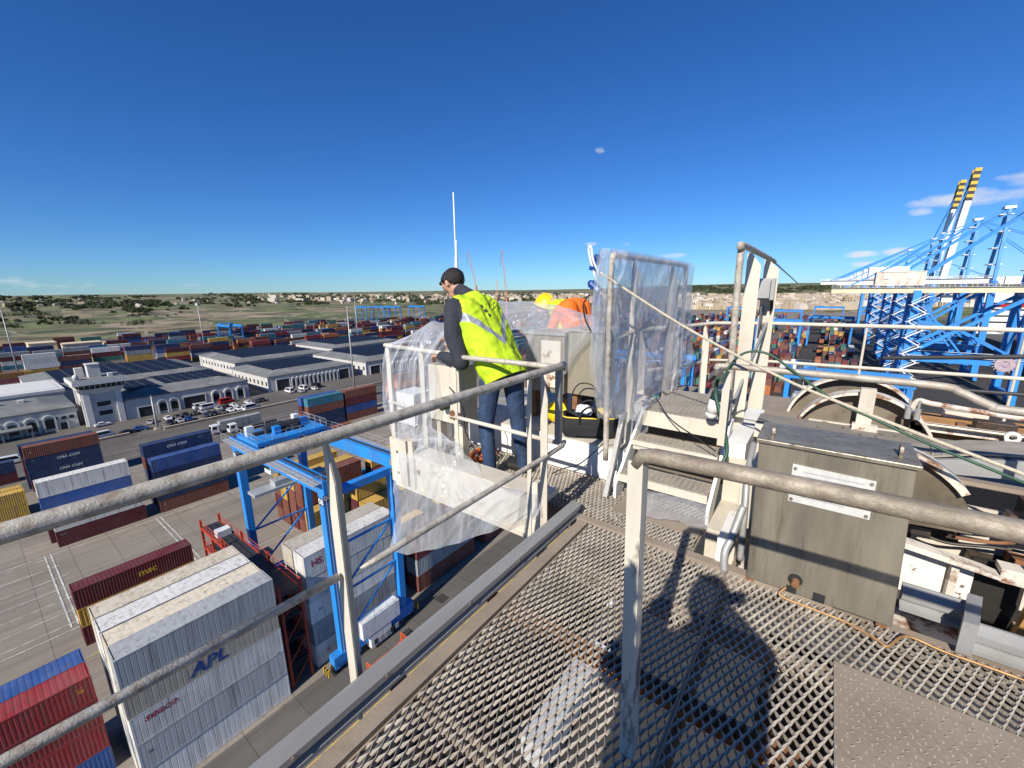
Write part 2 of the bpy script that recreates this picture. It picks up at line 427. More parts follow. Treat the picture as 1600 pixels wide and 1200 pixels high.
trunk_me = None
tree_n = 0
def put_tree(p, w, h, label, group):
    global trunk_me, tree_n
    t = thing('tree', label, 'tree', p, rnd.uniform(0, 6.28), group); t.scale = (w / 2, w / 2, h)
    if len(crowns) < 6:
        o = crown_mesh(100 + len(crowns)).build('crown', LEAF, t); crowns.append(o.data)
    else:
        o = bpy.data.objects.new('crown', crowns[tree_n % 6]); col.objects.link(o); o.parent = t
    if trunk_me is None: k = trunks.build('trunk', BARK, t); trunk_me = k.data
    else: k = bpy.data.objects.new('trunk', trunk_me); col.objects.link(k); k.parent = t
    tree_n += 1
tr = random.Random(31)
spots = []
# dark carob thicket on the left-hand slope, then looser bushes
for (x0, x1, y0, y1, n, w0, w1) in ((0, 95, 466, 488, 46, 9, 22), (120, 235, 470, 502, 60, 9, 20), (230, 300, 466, 484, 26, 9, 18), (0, 120, 496, 514, 20, 5, 11), (300, 420, 466, 482, 20, 8, 16), (420, 600, 462, 478, 34, 8, 16), (600, 690, 460, 470, 16, 9, 18), (80, 300, 484, 506, 14, 4, 8)):
    left = n
    while left > 0:
        cx, cy = tr.uniform(x0, x1), tr.uniform(y0, y1)
        for _ in range(tr.randrange(3, 11)):
            p = ground_hit(min(x1, max(x0, cx + tr.gauss(0, 11))), min(y1, max(y0, cy + tr.gauss(0, 1.4)))); left -= 1
            if p: spots.append((p, tr.uniform(w0, w1)))
for p, w in spots:
    put_tree((p.x, p.y, land_h(p.x, p.y)), w, w * tr.uniform(.42, .62), 'dark green spreading tree on the scrubby slope beyond the storage yard', 'trees on the slope beyond the yard')
# the mass of far scrub and woodland, nobody could count it
mass = MB(); tr2 = random.Random(5)
def clump(p, w, h):
    for _ in range(34):
        d = Vector((tr2.gauss(0, 1), tr2.gauss(0, 1), abs(tr2.gauss(0, .9)))).normalized() * tr2.uniform(.6, 1)
        c = p + Vector((d.x * w / 2, d.y * w / 2, d.z * h)); s = w * tr2.uniform(.1, .2)
        a = Vector((tr2.gauss(0, 1), tr2.gauss(0, 1), tr2.gauss(0, .5))).normalized(); b = d.cross(a).normalized()
        mass.add([c - a * s, c - b * s, c + a * s, c + b * s], [(0, 1, 2, 3)])
for (x0, x1, y0, y1, n, w0, w1) in ((0, 300, 463, 482, 330, 8, 20), (300, 720, 459, 476, 520, 9, 22), (720, 950, 456, 470, 260, 10, 24), (1060, 1300, 447, 458, 420, 16, 34), (1300, 1600, 444, 456, 200, 18, 34), (0, 300, 486, 515, 70, 3, 7)):
    for k in range(n):
        if k % 14 == 0: cx, cy = tr2.uniform(x0, x1), tr2.uniform(y0, y1)
        p = ground_hit(min(x1, max(x0, cx + tr2.gauss(0, 12))), min(y1, max(y0, cy + tr2.gauss(0, 1.0))))
        if p and p.length < 7000: clump(Vector((p.x, p.y, land_h(p.x, p.y))), tr2.uniform(w0, w1), tr2.uniform(4, 8))
o = mass.build('shrubbery', LEAF); tag(o, 'dark scrub and far woodland covering the slopes out to the skyline', 'shrubbery', kind='stuff')

# ---------------------------------------------------------------- farmhouses and the far town
STONES = [mat('house_stone_%d' % i, c, 0.9, 0, 0.12, 0.3) for i, c in enumerate(((0.42, 0.34, 0.24), (0.50, 0.43, 0.34), (0.36, 0.28, 0.19), (0.56, 0.51, 0.45), (0.40, 0.32, 0.25)))]
DARKWIN = flat('dark_window', (0.02, 0.022, 0.025), 0.2)
def house_mesh(seed):
    r = random.Random(seed); m = MB(); w, d, st = r.uniform(9, 17), r.uniform(8, 13), r.choice((2, 2, 3, 4))
    h = st * 3.2; m.box((-w / 2, -d / 2, -6), (w / 2, d / 2, h)); m.box((-w / 2, -d / 2, h), (w / 2, -d / 2 + .3, h + .9)); m.box((-w / 2, d / 2 - .3, h), (w / 2, d / 2, h + .9))
    a = r.uniform(-w / 3, 0); m.box((a, -d / 4, h), (a + w / 3, d / 3, h + 2.8)); m.cur = 1
    for s in range(st):
        n = int(w / 3.2)
        for k in range(n):
            x = -w / 2 + (k + .5) * w / n; z = s * 3.2 + .9
            m.box((x - .6, -d / 2 - .04, z), (x + .6, -d / 2, z + 1.6))
        for k in range(int(d / 3.5)):
            y = -d / 2 + (k + .6) * 3.4; z = s * 3.2 + .9; m.box((w / 2, y - .5, z), (w / 2 + .04, y + .5, z + 1.6))
    return m
HOUSES = []
for k in range(8):
    m = house_mesh(k); me = bpy.data.meshes.new('house'); me.from_pydata(m.v, [], m.f); me.polygons.foreach_set('material_index', m.mi); me.materials.append(STONES[k % 5]); me.materials.append(DARKWIN); HOUSES.append(me)
hr = random.Random(11); hn = 0
def put_house(p, sc, rz, label, group):
    global hn
    o = bpy.data.objects.new('house', HOUSES[hr.randrange(8)]); col.objects.link(o); o.location = (p.x, p.y, land_h(p.x, p.y)); o.rotation_euler = (0, 0, rz); o.scale = sc
    o.material_slots[0].link = 'OBJECT'; o.material_slots[0].material = hr.choice(STONES); tag(o, label, 'house', group); hn += 1
for (x0, x1, y0, y1, n, lab, g) in ((0, 340, 466, 480, 34, 'small flat roofed limestone farmhouse among the trees of the far slope', 'farmhouses on the slope'),
                                (360, 700, 461, 476, 60, 'pale flat roofed house in the village on the low ridge', 'village houses on the ridge'),
                                (720, 950, 461, 474, 60, 'cream house in the village strung along the skyline', 'village houses on the skyline'),
                                (1062, 1330, 468, 484, 120, 'cream flat roofed block in the coastal town on the hillside', 'town houses on the hillside')):
    for _ in range(n):
        p = ground_hit(hr.uniform(x0, x1), hr.uniform(y0, y1))
        if p and p.length < 5200:
            s = hr.uniform(.55, 1.0) * (1.35 if x0 > 1000 else .9); put_house(p, (s, s, s * hr.uniform(.7, 1.2)), hr.choice((0, .3, 1.57, .8)), lab, g)
town = MB(); tr3 = random.Random(3)
for (x0, x1, y0, y1, n) in ((1062, 1340, 463, 484, 620), (1340, 1600, 460, 480, 600), (720, 950, 461, 470, 150), (420, 720, 463, 472, 60)):
    for _ in range(n):
        p = ground_hit(tr3.uniform(x0, x1), tr3.uniform(y0, y1))
        if not p or p.length > 6500: continue
        k = 1 + p.length / 6000; w, d, h = tr3.uniform(7, 18) * k, tr3.uniform(7, 14) * k, tr3.uniform(4, 11) * k; z = land_h(p.x, p.y)
        M = Matrix.Translation((p.x, p.y, z)) @ Matrix.Rotation(tr3.choice((0, .3, .8)), 4, 'Z'); town.cur = tr3.randrange(5)
        town.box((-w / 2, -d / 2, -6), (w / 2, d / 2, h), M)
o = town.build('distant_town', STONES); tag(o, 'mass of pale flat roofed buildings of the far town below the ridge', 'town', kind='stuff')
# ================================================================ SHIPPING CONTAINERS
CW = 2.44
COL = dict(brown=(0.20, 0.062, 0.036), maroon=(0.115, 0.016, 0.018), red=(0.26, 0.018, 0.022), navy=(0.014, 0.036, 0.105), blue=(0.022, 0.085, 0.30), white=(0.66, 0.64, 0.58),
           grey=(0.33, 0.345, 0.345), pale=(0.42, 0.42, 0.40), beige=(0.40, 0.36, 0.28), yellow=(0.52, 0.31, 0.035), green=(0.035, 0.17, 0.12), teal=(0.03, 0.20, 0.27), orange=(0.46, 0.13, 0.025), magenta=(0.52, 0.03, 0.17), cream=(0.60, 0.52, 0.38))
def cmat(c):
    k = 'container_' + c
    if k in MATS: return MATS[k]
    base = COL[c]; m, n, l, p = _new(k)
    v = coords(n, l, (1, 1, 1)); vs = coords(n, l, (1.6, 1.6, 0.10))
    oi = n.new('ShaderNodeObjectInfo')
    mr = n.new('ShaderNodeMapRange'); mr.inputs['To Min'].default_value = 0.7; mr.inputs['To Max'].default_value = 1.15; l.new(oi.outputs['Random'], mr.inputs['Value'])
    cc = n.new('ShaderNodeHueSaturation'); cc.inputs['Color'].default_value = c4(base); l.new(mr.outputs[0], cc.inputs['Value'])
    f = noise_node(n, l, v, 0.45, 6, 0.62, 0.32, 0.7)
    lum = sum(base) / 3
    faded = tuple(min(.8, x * 0.8 + lum * 0.22 + 0.02) for x in base)
    a = mix_node(n, l, f, cc.outputs[0], faded)
    s = noise_node(n, l, vs, 1.2, 9, 0.66, 0.50, 0.76)
    grime = (0.09, 0.075, 0.055) if lum > 0.1 else (0.05, 0.04, 0.033)
    sm_ = n.new('ShaderNodeMath'); sm_.operation = 'MULTIPLY'; sm_.inputs[1].default_value = 0.72; l.new(s, sm_.inputs[0])
    a = mix_node(n, l, sm_.outputs[0], a, grime)
    rs = noise_node(n, l, v, 0.9, 9, 0.72, 0.645, 0.70)
    a = mix_node(n, l, rs, a, (0.17, 0.075, 0.03))
    l.new(a, p.inputs['Base Color']); p.inputs['Roughness'].default_value = 0.62; p.inputs['Specular IOR Level'].default_value = 0.3
    MATS[k] = m
    return m
def corr(m, n, L, z0, z1, fn, depth, duty=(.28, .22, .28, .22)):
    """a run of trapezoidal ribs: fn(along, up, out) -> point"""
    per = L / n; us = []
    for i in range(n):
        a = i * per; us += [(a, 0), (a + per * duty[0], 0), (a + per * (duty[0] + duty[1]), depth), (a + per * (1 - duty[3]), depth)]
    us.append((L, 0)); o = len(m.v)
    for (a, d) in us: m.v.append(tuple(fn(a, z0, -d))); m.v.append(tuple(fn(a, z1, -d)))
    for i in range(len(us) - 1): m.f.append((o + 2 * i, o + 2 * i + 2, o + 2 * i + 3, o + 2 * i + 1)); m.mi.append(m.cur)
def container_mesh(name, L, H, reefer=False, fine=True):
    m = MB(); hw = CW / 2; hy = L / 2; e = .1
    for sx in (-1, 1):
        for sy in (-1, 1): m.box((min(sx * hw, sx * (hw - .15)), min(sy * hy, sy * (hy - .16)), 0), (max(sx * hw, sx * (hw - .15)), max(sy * hy, sy * (hy - .16)), H))
        x0, x1 = sorted((sx * hw, sx * (hw - .07)))
        m.box((x0, -hy + .16, 0.0), (x1, hy - .16, .17)); m.box((x0, -hy + .16, H - .1), (x1, hy - .16, H))
        n = int((L - .32) / (.42 if reefer else .285)); d = .016 if reefer else .036
        if reefer: m_d = (.8, .06, .08, .06)
        else: m_d = (.28, .22, .28, .22)
        corr(m, n, L - .32, .17, H - .1, (lambda a, u, o, s=sx: (s * (hw - .008 + o), -hy + .16 + a, u)), d, m_d)
    for sy in (-1, 1):
        y0, y1 = sorted((sy * hy, sy * (hy - .08)))
        m.box((-hw + .15, y0, 0), (hw - .15, y1, .17)); m.box((-hw + .15, y0, H - .12), (hw - .15, y1, H))
    corr(m, 8, CW - .3, .17, H - .12, (lambda a, u, o: (-hw + .15 + a, -(hy - .02 + o), u)), .036)
    m.add([(-hw + .15, hy - .06, .17), (hw - .15, hy - .06, .17), (hw - .15, hy - .06, H - .12), (-hw + .15, hy - .06, H - .12)], [(0, 1, 2, 3)])
    n = int((L - .3) / (.6 if reefer else .4))
    corr(m, n, L - .3, -hw + .07, hw - .07, (lambda a, u, o: (u, -hy + .15 + a, H - .012 + o * .7)), .006 if reefer else .022, (.5, .12, .26, .12))
    m.add([(-hw, -hy, .02), (hw, -hy, .02), (hw, hy, .02), (-hw, hy, .02)], [(0, 3, 2, 1)])
    me = bpy.data.meshes.new(name); me.from_pydata(m.v, [], m.f); me.materials.append(None); return me
KIND = {'s40': (12.19, 2.59), 'h40': (12.19, 2.9), 'r40': (12.19, 2.9), 's20': (6.06, 2.59)}
CMESH = {k: container_mesh('container_' + k, v[0], v[1], k == 'r40') for k, v in KIND.items()}
def door_mesh(H, side):
    m = MB(); w = CW / 2 - .17
    x0, x1 = (-w, -.01) if side < 0 else (.01, w)
    m.box((x0, -.025, .19), (x1, 0, H - .14))
    for t in (.28, .72):
        x = x0 + (x1 - x0) * t; m.tube([(x, -.055, .1), (x, -.055, H - .05)], .022, 5)
        m.box((x - .05, -.06, .95), (x + .32 * (1 if side < 0 else -1), -.03, 1.0)) if side < 0 else m.box((x - .32, -.06, .95), (x + .05, -.03, 1.0))
    for z in (.45, H / 2, H - .5): m.box((x0 if side < 0 else x1 - .12, -.045, z), (x0 + .12 if side < 0 else x1, -.02, z + .12))
    me = bpy.data.meshes.new('door'); me.from_pydata(m.v, [], m.f); me.materials.append(None); return me
DMESH = {(h, s): door_mesh(h, s) for h in (2.59, 2.9) for s in (-1, 1)}
ink = lambda n, c, d: mat(n, c, .7, 0, .2, 2, dirt=d, dirt_amt=.8, dirt_scale=2.2, lo=.5, hi=.66)
WHITE_INK = ink('white_ink', (0.66, 0.66, 0.64), (0.25, 0.27, 0.31)); NAVY_INK = ink('navy_ink', (0.015, 0.05, 0.22), (0.11, 0.13, 0.2)); RED_INK = ink('red_ink', (0.35, 0.01, 0.05), (0.36, 0.2, 0.18)); YEL_INK = ink('yellow_ink', (0.62, 0.40, 0.05), (0.3, 0.16, 0.05)); BLACK_INK = flat('black_ink', (0.02, 0.02, 0.02))
POS = {1: 'single', 2: ('bottom', 'top'), 3: ('bottom', 'middle', 'top'), 4: ('bottom', 'second', 'third', 'top'), 5: ('bottom', 'second', 'third', 'fourth', 'top'), 6: ('bottom', 'second', 'third', 'fourth', 'fifth', 'top')}
COUNT = [0]
def container(kind, colour, x, y, z, label, group, doors=0, marks=(), rz=0.0):
    L, H = KIND[kind]
    o = bpy.data.objects.new('shipping_container', CMESH[kind]); col.objects.link(o)
    o.location = (x - CW / 2, y + L / 2, z); o.rotation_euler = (0, 0, rz)
    o.material_slots[0].link = 'OBJECT'; o.material_slots[0].material = cmat(colour)
    tag(o, label, 'container', group); COUNT[0] += 1
    if doors:
        for s in (-1, 1):
            d = bpy.data.objects.new('door', DMESH[(H, s)]); col.objects.link(d); d.parent = o
            d.location = (0, (-L / 2 - .005) if doors < 0 else (L / 2 - .05), 0)
            if doors > 0: d.rotation_euler = (0, 0, math.pi)
            d.material_slots[0].link = 'OBJECT'; d.material_slots[0].material = cmat(colour)
    for (t, size, ink, dy, dz, kw) in marks:
        lettering(t, size, ink, o, (CW / 2 + .012, dy, H / 2 + dz), FACE_X, **kw)
    return o
fm = MB(); FCOL = ('brown', 'maroon', 'red', 'navy', 'blue', 'white', 'grey', 'yellow', 'orange', 'green', 'teal', 'pale', 'beige', 'cream', 'magenta'); fmats = [cmat(c) for c in FCOL]
def stack(x, y, specs, desc, group, kind='s40', doors=0, word='', hide=0):
    """hide: how many of the lowest boxes stand wholly behind other boxes; they join the mass of far boxes"""
    z = 0.03; n = len(specs)
    jit = random.Random(int(x * 10 + y * 7))
    for i, s in enumerate(specs):
        c, k, marks = (s, kind, ()) if isinstance(s, str) else (s[0], s[1] or kind, s[2])
        if i < hide:
            fm.cur = FCOL.index(c); fm.box((x - CW, y, z), (x, y + KIND[k][0], z + KIND[k][1] - .02)); z += KIND[k][1]; continue
        pos = POS[n][i] if n > 1 else 'only'
        container(k, c, x + jit.uniform(-.03, .03), y + jit.uniform(-.05, .05), z, f'{c} {word}container, {pos} one of {desc}', group, doors, marks)
        z += KIND[k][1] + .045
    return z
B = dict(bold=0.012)
CMA = lambda dy=0.0, s=.82: [('CMA CGM', s, WHITE_INK, dy, .1, dict(bold=.03, shear=.25)), ('___', .5, WHITE_INK, dy + .9, -.45, {}), ('___', .5, WHITE_INK, dy - .6, .95, {})]
idno = lambda dy: [('-------', .5, WHITE_INK, dy, .75, {}), ('-----', .5, WHITE_INK, dy, .45, {})]     # number lines too small to read
G1 = 'reefer containers in the yard'
# the tall reefer stack with the blue letters
yA, yB = 2.7, 18.5
tall = 'the tall refrigerated stack bearing blue and red lettering'
stack(-42.4, yA, [('white', 'r40', [('=', .9, BLACK_INK, -5.3, .3, {})]), ('pale', 'r40', [('=', .8, BLACK_INK, -5.3, .3, {})]), ('white', 'r40', [('seaco', 1.0, RED_INK, -4.1, .75, dict(bold=.02, shear=.3))]),
      ('beige', 'r40', [('APL', 1.75, NAVY_INK, -.2, -.55, dict(bold=.05, shear=.2))]), 'grey'], tall, G1, 'r40', word='reefer ')
for k, cs in enumerate((('white', 'grey', 'white', 'white', 'cream'), ('grey', 'white', 'white', 'grey', 'white'), ('white', 'white', 'grey', 'white', 'cream'))):
    stack(-45.05 - 2.65 * k, yA, list(cs), ('the refrigerated stack touching the one lettered in blue', 'the refrigerated stack two rows in from the lettered one', 'the refrigerated stack three rows in from the lettered one')[k], G1, 'r40', word='reefer ', hide=4)
# red stack with blue neighbour
stack(-48.4, -10.6, ['blue', 'red', ('red', None, [('=', .7, YEL_INK, 5.3, .5, {})]), ('red', None, [('----', .4, YEL_INK, 5.2, .6, {}), ('=', .8, YEL_INK, 5.3, .2, {})])], 'the bright red stack facing the lettered reefers', 'containers in the red stack')
stack(-51.1, -10.6, ['navy', 'blue', 'blue', 'blue'], 'the blue stack tight behind the bright red one', 'containers in the blue stack', hide=3)
# maroon and yellow stack
stack(-70.0, 2.7, ['maroon', ('yellow', None, ()), ('maroon', None, [('msc', 1.25, YEL_INK, 1.0, .1, dict(bold=.04))])], 'the maroon and yellow stack standing alone in the lane', 'containers in the maroon and yellow stack')
# far side of the traffic lane
stack(-103.5, 4.0, [('maroon', None, [('----', .6, WHITE_INK, -5.2, .8, {})]), ('white', 'r40', [('HS', .9, RED_INK, -5.3, .2, dict(bold=.03))])], 'the low white over maroon pair beside the traffic lane', 'containers beside the traffic lane', 'r40', word='reefer ')
stack(-106.3, 3.4, ['maroon', 'grey', ('blue', 'r40', ()), 'white'], 'the white topped stack behind the low maroon pair', 'containers beside the traffic lane', 'r40', hide=2)
stack(-103.5, 18.4, [('brown', None, [('=', .6, WHITE_INK, -5.3, .3, {})]), ('navy', None, CMA(.3) + idno(4.4))], 'the navy over brown pair beside the traffic lane', 'containers beside the traffic lane', doors=-1)
stack(-106.3, 18.9, ['navy', 'navy', ('navy', None, ()), 'blue'], 'the blue topped stack behind the navy over brown pair', 'containers beside the traffic lane', doors=-1, hide=1)
stack(-109.1, 18.6, ['navy', 'brown', 'navy', ('brown', None, ()), ('navy', None, CMA(-.5, .75) + idno(3.9))], 'the tall stack crowned by a lettered navy box', 'containers beside the traffic lane', doors=-1, hide=3)
stack(-139.0, 4.0, ['maroon', ('navy', None, CMA(.5)), ('navy', None, CMA(.5) + [('----', .5, WHITE_INK, -4.9, .7, {})]), ('brown', None, [('=', .7, WHITE_INK, -5.1, -.1, {})])], 'the brown topped stack of navy boxes by the kerb', 'containers near the kerb')
stack(-141.8, 3.6, ['navy', 'maroon', 'brown', 'navy'], 'the navy topped stack behind the brown topped one', 'containers near the kerb', hide=3)
stack(-125.0, -9.8, ['yellow', 'yellow'], 'the pair of yellow boxes beside the traffic lane', 'yellow containers beside the lane')
stack(-127.8, -9.8, ['brown', 'yellow'], 'the second row behind the pair of yellow boxes', 'yellow containers beside the lane')
stack(-150.5, -9.5, ['maroon', 'navy'], 'the low maroon pair near the kerb', 'containers near the kerb')
# reefers under the numbered yard gantry
stack(-43.2, yB, [('white', 'r40', [('=', .9, BLACK_INK, -4.6, 0, {})]), ('grey', 'r40', [('---', .8, NAVY_INK, -4.6, .1, {})]), ('white', 'r40', [('=', .9, BLACK_INK, -4.9, 0, {})]), 'white', ('white', 'r40', [('HS', 1.1, RED_INK, -4.7, .2, dict(bold=.03))])],
      'the refrigerated stack standing under the blue yard gantry', G1, 'r40', word='reefer ')
stack(-46.0, yB, ['white', 'grey', 'white', 'white', 'beige'], 'the second refrigerated stack under the blue yard gantry', G1, 'r40', word='reefer ', hide=4)
# beyond the gantry
yC = 34.0
beyond = [(-43.2, 0, ['brown', 'grey', 'maroon', 'maroon']), (-46.0, 0, ['maroon', 'brown', 'maroon']), (-48.8, 0, ['brown', 'yellow', 'yellow']), (-51.6, 0, ['maroon', 'brown']), (-54.4, 0, ['yellow', 'brown', 'maroon', 'yellow']), (-57.2, 0, ['maroon', 'yellow', 'brown', 'maroon', 'yellow']), (-60, 0, ['brown', 'maroon', 'yellow', 'yellow']),
          (-43.2, 1, ['brown', 'white', 'grey']), (-46.0, 1, ['brown', 'maroon', 'brown', 'red']), (-48.8, 1, ['maroon', 'brown', 'brown']), (-54.4, 1, ['navy', 'brown', 'maroon']), (-57.2, 1, ['navy', 'navy', 'teal']),
          (-43.2, 2, ['brown', 'maroon']), (-46, 2, ['grey', 'brown', 'maroon']), (-48.8, 2, ['brown', 'navy', 'red', 'maroon']), (-54.4, 2, ['yellow', 'maroon'])]
slotw = ('next beyond the numbered gantry', 'two bays beyond the numbered gantry', 'three bays beyond the numbered gantry')
for (x, b, cs) in beyond:
    stack(x, yC + 15 * b, cs, f'a stack {slotw[b]}', 'containers beyond the numbered gantry', doors=-1, hide=max(0, len(cs) - 1) if (b > 0 and x < -44) else (max(0, len(cs) - 2) if x < -44 else 0))
for (x, y, cs, d) in ((-68.7, 31.8, ['yellow', 'yellow'], 'the low yellow pair behind the numbered gantry'), (-71.5, 31.9, ['brown', 'maroon', 'brown', 'brown'], 'the brown wall of boxes behind the yellow pair'), (-74.3, 31.9, ['maroon', 'brown', 'brown', 'yellow'], 'the yellow capped stack behind the brown wall'), (-77.1, 31.7, ['brown', 'brown', 'yellow'], 'the three high yellow capped stack by the traffic lane'), (-79.9, 31.7, ['brown', 'maroon', 'brown', 'yellow'], 'the four high yellow capped stack by the traffic lane'),
                      (-68.7, 46.5, ['maroon', 'maroon', 'maroon'], 'the maroon three beyond the low yellow pair'), (-71.5, 46.5, ['brown', 'navy', 'navy', 'yellow'], 'the navy and yellow stack beyond the brown wall'), (-76, 47, ['navy', 'teal'], 'the teal over navy pair beyond the brown wall')):
    stack(x, y, cs, d, 'containers behind the numbered gantry', doors=-1)
# middle distance, between the lanes and the warehouses
mid = [(-128.0, 62.5, ['navy', 'navy', 'brown', 'teal'], 'the teal topped stack by the yard road'), (-131.0, 62.0, ['maroon', 'brown', 'maroon', 'blue'], 'the blue topped stack behind the teal one'), (-128.0, 75.6, ['brown', 'blue', 'maroon', 'brown'], 'the brown topped stack beside the teal one'), (-118, 59.0, ['brown'], 'a single box in front of the teal topped stack'),
       (-134.0, 75.4, ['navy', 'maroon', 'brown'], 'the low stack behind the brown topped one'), (-126, 96, ['navy', 'brown', 'brown', 'orange', 'brown'], 'the tall orange and brown stack beside a mast'), (-128.8, 96, ['maroon', 'brown', 'navy', 'brown', 'navy'], 'the second tall stack beside a mast'), (-131.6, 96, ['navy', 'brown', 'orange', 'brown'], 'the third stack beside a mast'), (-134.4, 96, ['navy', 'navy'], 'the low navy stack beside a mast'),
       (-152.0, 92.0, ['brown'], 'a row parked before the pale arched warehouse')]
for (x, y, cs, d) in mid: stack(x, y, cs, d, 'containers by the yard road', doors=-1)

# storage blocks behind the warehouses: every box that shows is its own thing
fr = random.Random(23)
PALS = [('brown', 'brown', 'maroon', 'red', 'orange', 'maroon', 'grey'), ('navy', 'navy', 'blue', 'brown', 'grey', 'yellow', 'maroon'), ('white', 'grey', 'green', 'yellow', 'maroon', 'beige', 'navy'), ('brown', 'maroon', 'yellow', 'navy', 'red', 'grey', 'orange', 'brown')]
far = [(-330, 5.0, 2, 3), (-330, 8, 2, 3), (-336, 18.5, 5, 2), (-336, 32, 4, 3), (-340, 45.5, 5, 2), (-334, 59, 5, 3), (-328, 72, 5, 1), (-326, 76.0, 4, 3), (-334, 91, 4, 1), (-342, 104.5, 5, 1), (-325, 110.5, 2, 3),
       (-322, 124, 4, 0), (-320, 137, 2, 3), (-320, 150, 3, 0), (-323, 163, 4, 3), (-322, 177, 4, 0), (-322, 190, 2, 0), (-322, 203, 3, 3), (-324, 217, 3, 2), (-322, 231, 3, 0), (-326, 246, 4, 3)]
rowsaid = 'a stack in the storage row behind the arched warehouses'
for i, (x, y, hgt, pal) in enumerate(far):
    for r_ in range(2):
        hh = max(1, hgt - (fr.random() < .45) * r_)
        cs = [fr.choice(PALS[pal]) for _ in range(hh)]
        stack(x - 2.8 * r_, y, cs, rowsaid, 'containers behind the warehouses', doors=-1 if y > 30 and r_ == 0 else 0, hide=hh - 1 if r_ else 0)
# a magenta box and a white one singled out by their colour
stack(-312, 111.0, ['magenta', 'navy'], 'the short stack with the only magenta box', 'containers behind the warehouses')
# yard blocks seen past the stair handrails, ends towards us
blk = [(-30 + 2.8 * c, 120 + 13.2 * r_, fr.randrange(1, 5)) for r_ in range(3) for c in range(6) if fr.random() < .85]
for (x, y, n) in blk:
    stack(x, y, [fr.choice(('brown', 'maroon', 'yellow', 'navy', 'brown', 'red', 'orange', 'white')) for _ in range(n)], 'a stack in the block below the stair handrails', 'containers below the stair handrails', doors=-1, hide=0 if y < 125 else n - 1)
for (x, y, cs) in ((-1, 150, ['red', 'maroon', 'brown']), (1.8, 150, ['orange', 'yellow']), (5.4, 150, ['white', 'yellow', 'yellow']), (8.2, 150, ['white', 'yellow', 'yellow']), (11, 150, ['white', 'yellow', 'brown']), (13.8, 150, ['navy']), (16.6, 150, ['navy']), (-1, 108, ['maroon']), (1.8, 108, ['maroon'])):
    stack(x, y, cs, 'a stack framed by the blue gantry beyond the sheaves', 'containers framed by the far gantry', doors=-1)
# everything farther off, too small to pick apart
def far_box(x, y, z):
    fm.cur = fr.choice((0, 0, 0, 1, 1, 2, 3, 3, 4, 5, 6, 7, 8, 9, 10)); fm.box((x - 2.44, y, z), (x, y + 12.19, z + 2.55))
for (x0, x1, y0, y1, p) in ((-470, -345, 110, 470, .55), (-520, -470, -20, 300, .3), (-345, -300, 262, 560, .6), (-300, -150, 210, 620, .5), (-140, -40, 150, 640, .62), (-34, 14, 190, 620, .62), (-440, -360, -40, 100, .22)):
    x = x1
    while x > x0:
        for b in range(6):
            y = y0
            while y < y1:
                if fr.random() < p:
                    for k in range(fr.randrange(1, 5)): far_box(x, y, .03 + 2.59 * k)
                y += 13.2
            x -= 2.8
            if x < x0: break
        x -= 9
o = fm.build('stacked_containers', fmats); tag(o, 'far blocks of stacked shipping containers in every colour across the terminal', 'containers', kind='stuff')
# ================================================================ BUILDINGS
WALLW = mat('white_render', (0.50, 0.485, 0.455), 0.85, 0, 0.12, 0.3, dirt=(0.36, 0.34, 0.30), dirt_amt=0.55, dirt_scale=0.25, stretch=(1, 1, .4))
TRIM = mat('white_trim', (0.58, 0.57, 0.54), 0.8, 0, 0.08, 0.6)
ROOFG = mat('grey_roof', (0.165, 0.17, 0.165), 0.85, 0, 0.2, 0.2, dirt=(0.28, 0.275, 0.26), dirt_amt=0.5, dirt_scale=0.1)
SOLAR = mat('solar_glass', (0.012, 0.015, 0.026), 0.55, 0, 0.3, 0.5, spec=0.15)
OPEN = flat('dark_opening', (0.025, 0.026, 0.028), 0.6)
GLASS = mat('window_glass', (0.02, 0.026, 0.032), 0.08, 0, 0.3, 0.4)
CREAM = mat('cream_wall', (0.62, 0.50, 0.33), 0.9, 0, 0.15, 0.3)
def arch_mesh(w, h, t=.45, d=.5, n=10):
    """an arched surround proud of the wall, standing in the y-z plane, facing +X"""
    m = MB(); r = w / 2; zs = h - r
    def prof(rr): return [(rr, 0)] + [(rr * math.cos(a), zs + rr * math.sin(a)) for a in [math.pi * i / n for i in range(n + 1)]] + [(-rr, 0)]
    a, b = prof(r), prof(r - t); o = len(a)
    vs = [(0, y, z) for y, z in a] + [(0, y, z) for y, z in b] + [(d, y, z) for y, z in a] + [(d, y, z) for y, z in b]; fs = []
    for i in range(o - 1):
        fs += [(2 * o + i, 2 * o + i + 1, 3 * o + i + 1, 3 * o + i), (i, i + 1, 2 * o + i + 1, 2 * o + i), (o + i, 3 * o + i, 3 * o + i + 1, o + i + 1)]
    m.add(vs, fs); return m
def pane_mesh(w, h, n=10):
    r = w / 2; zs = h - r
    pts = [(0, r, .9), ] + [(0, r * math.cos(a), zs + r * math.sin(a)) for a in [math.pi * i / n for i in range(n + 1)]] + [(0, -r, .9)]
    m = MB(); m.add([(x + .06, y, z) for x, y, z in pts], [tuple(range(len(pts)))]); return m
def arches(root, x, ys, w, h, glazed=True):
    A = P = None
    for y in ys:
        if A is None: A = arch_mesh(w, h).build('arch_surround', TRIM, root); o = A
        else: o = A.copy(); col.objects.link(o)
        o.location = (x, y, 0)
        if glazed:
            if P is None: P = pane_mesh(w - 1.0, h - 1.4).build('window_pane', GLASS, o); q = P
            else: q = P.copy(); col.objects.link(q); q.parent = o
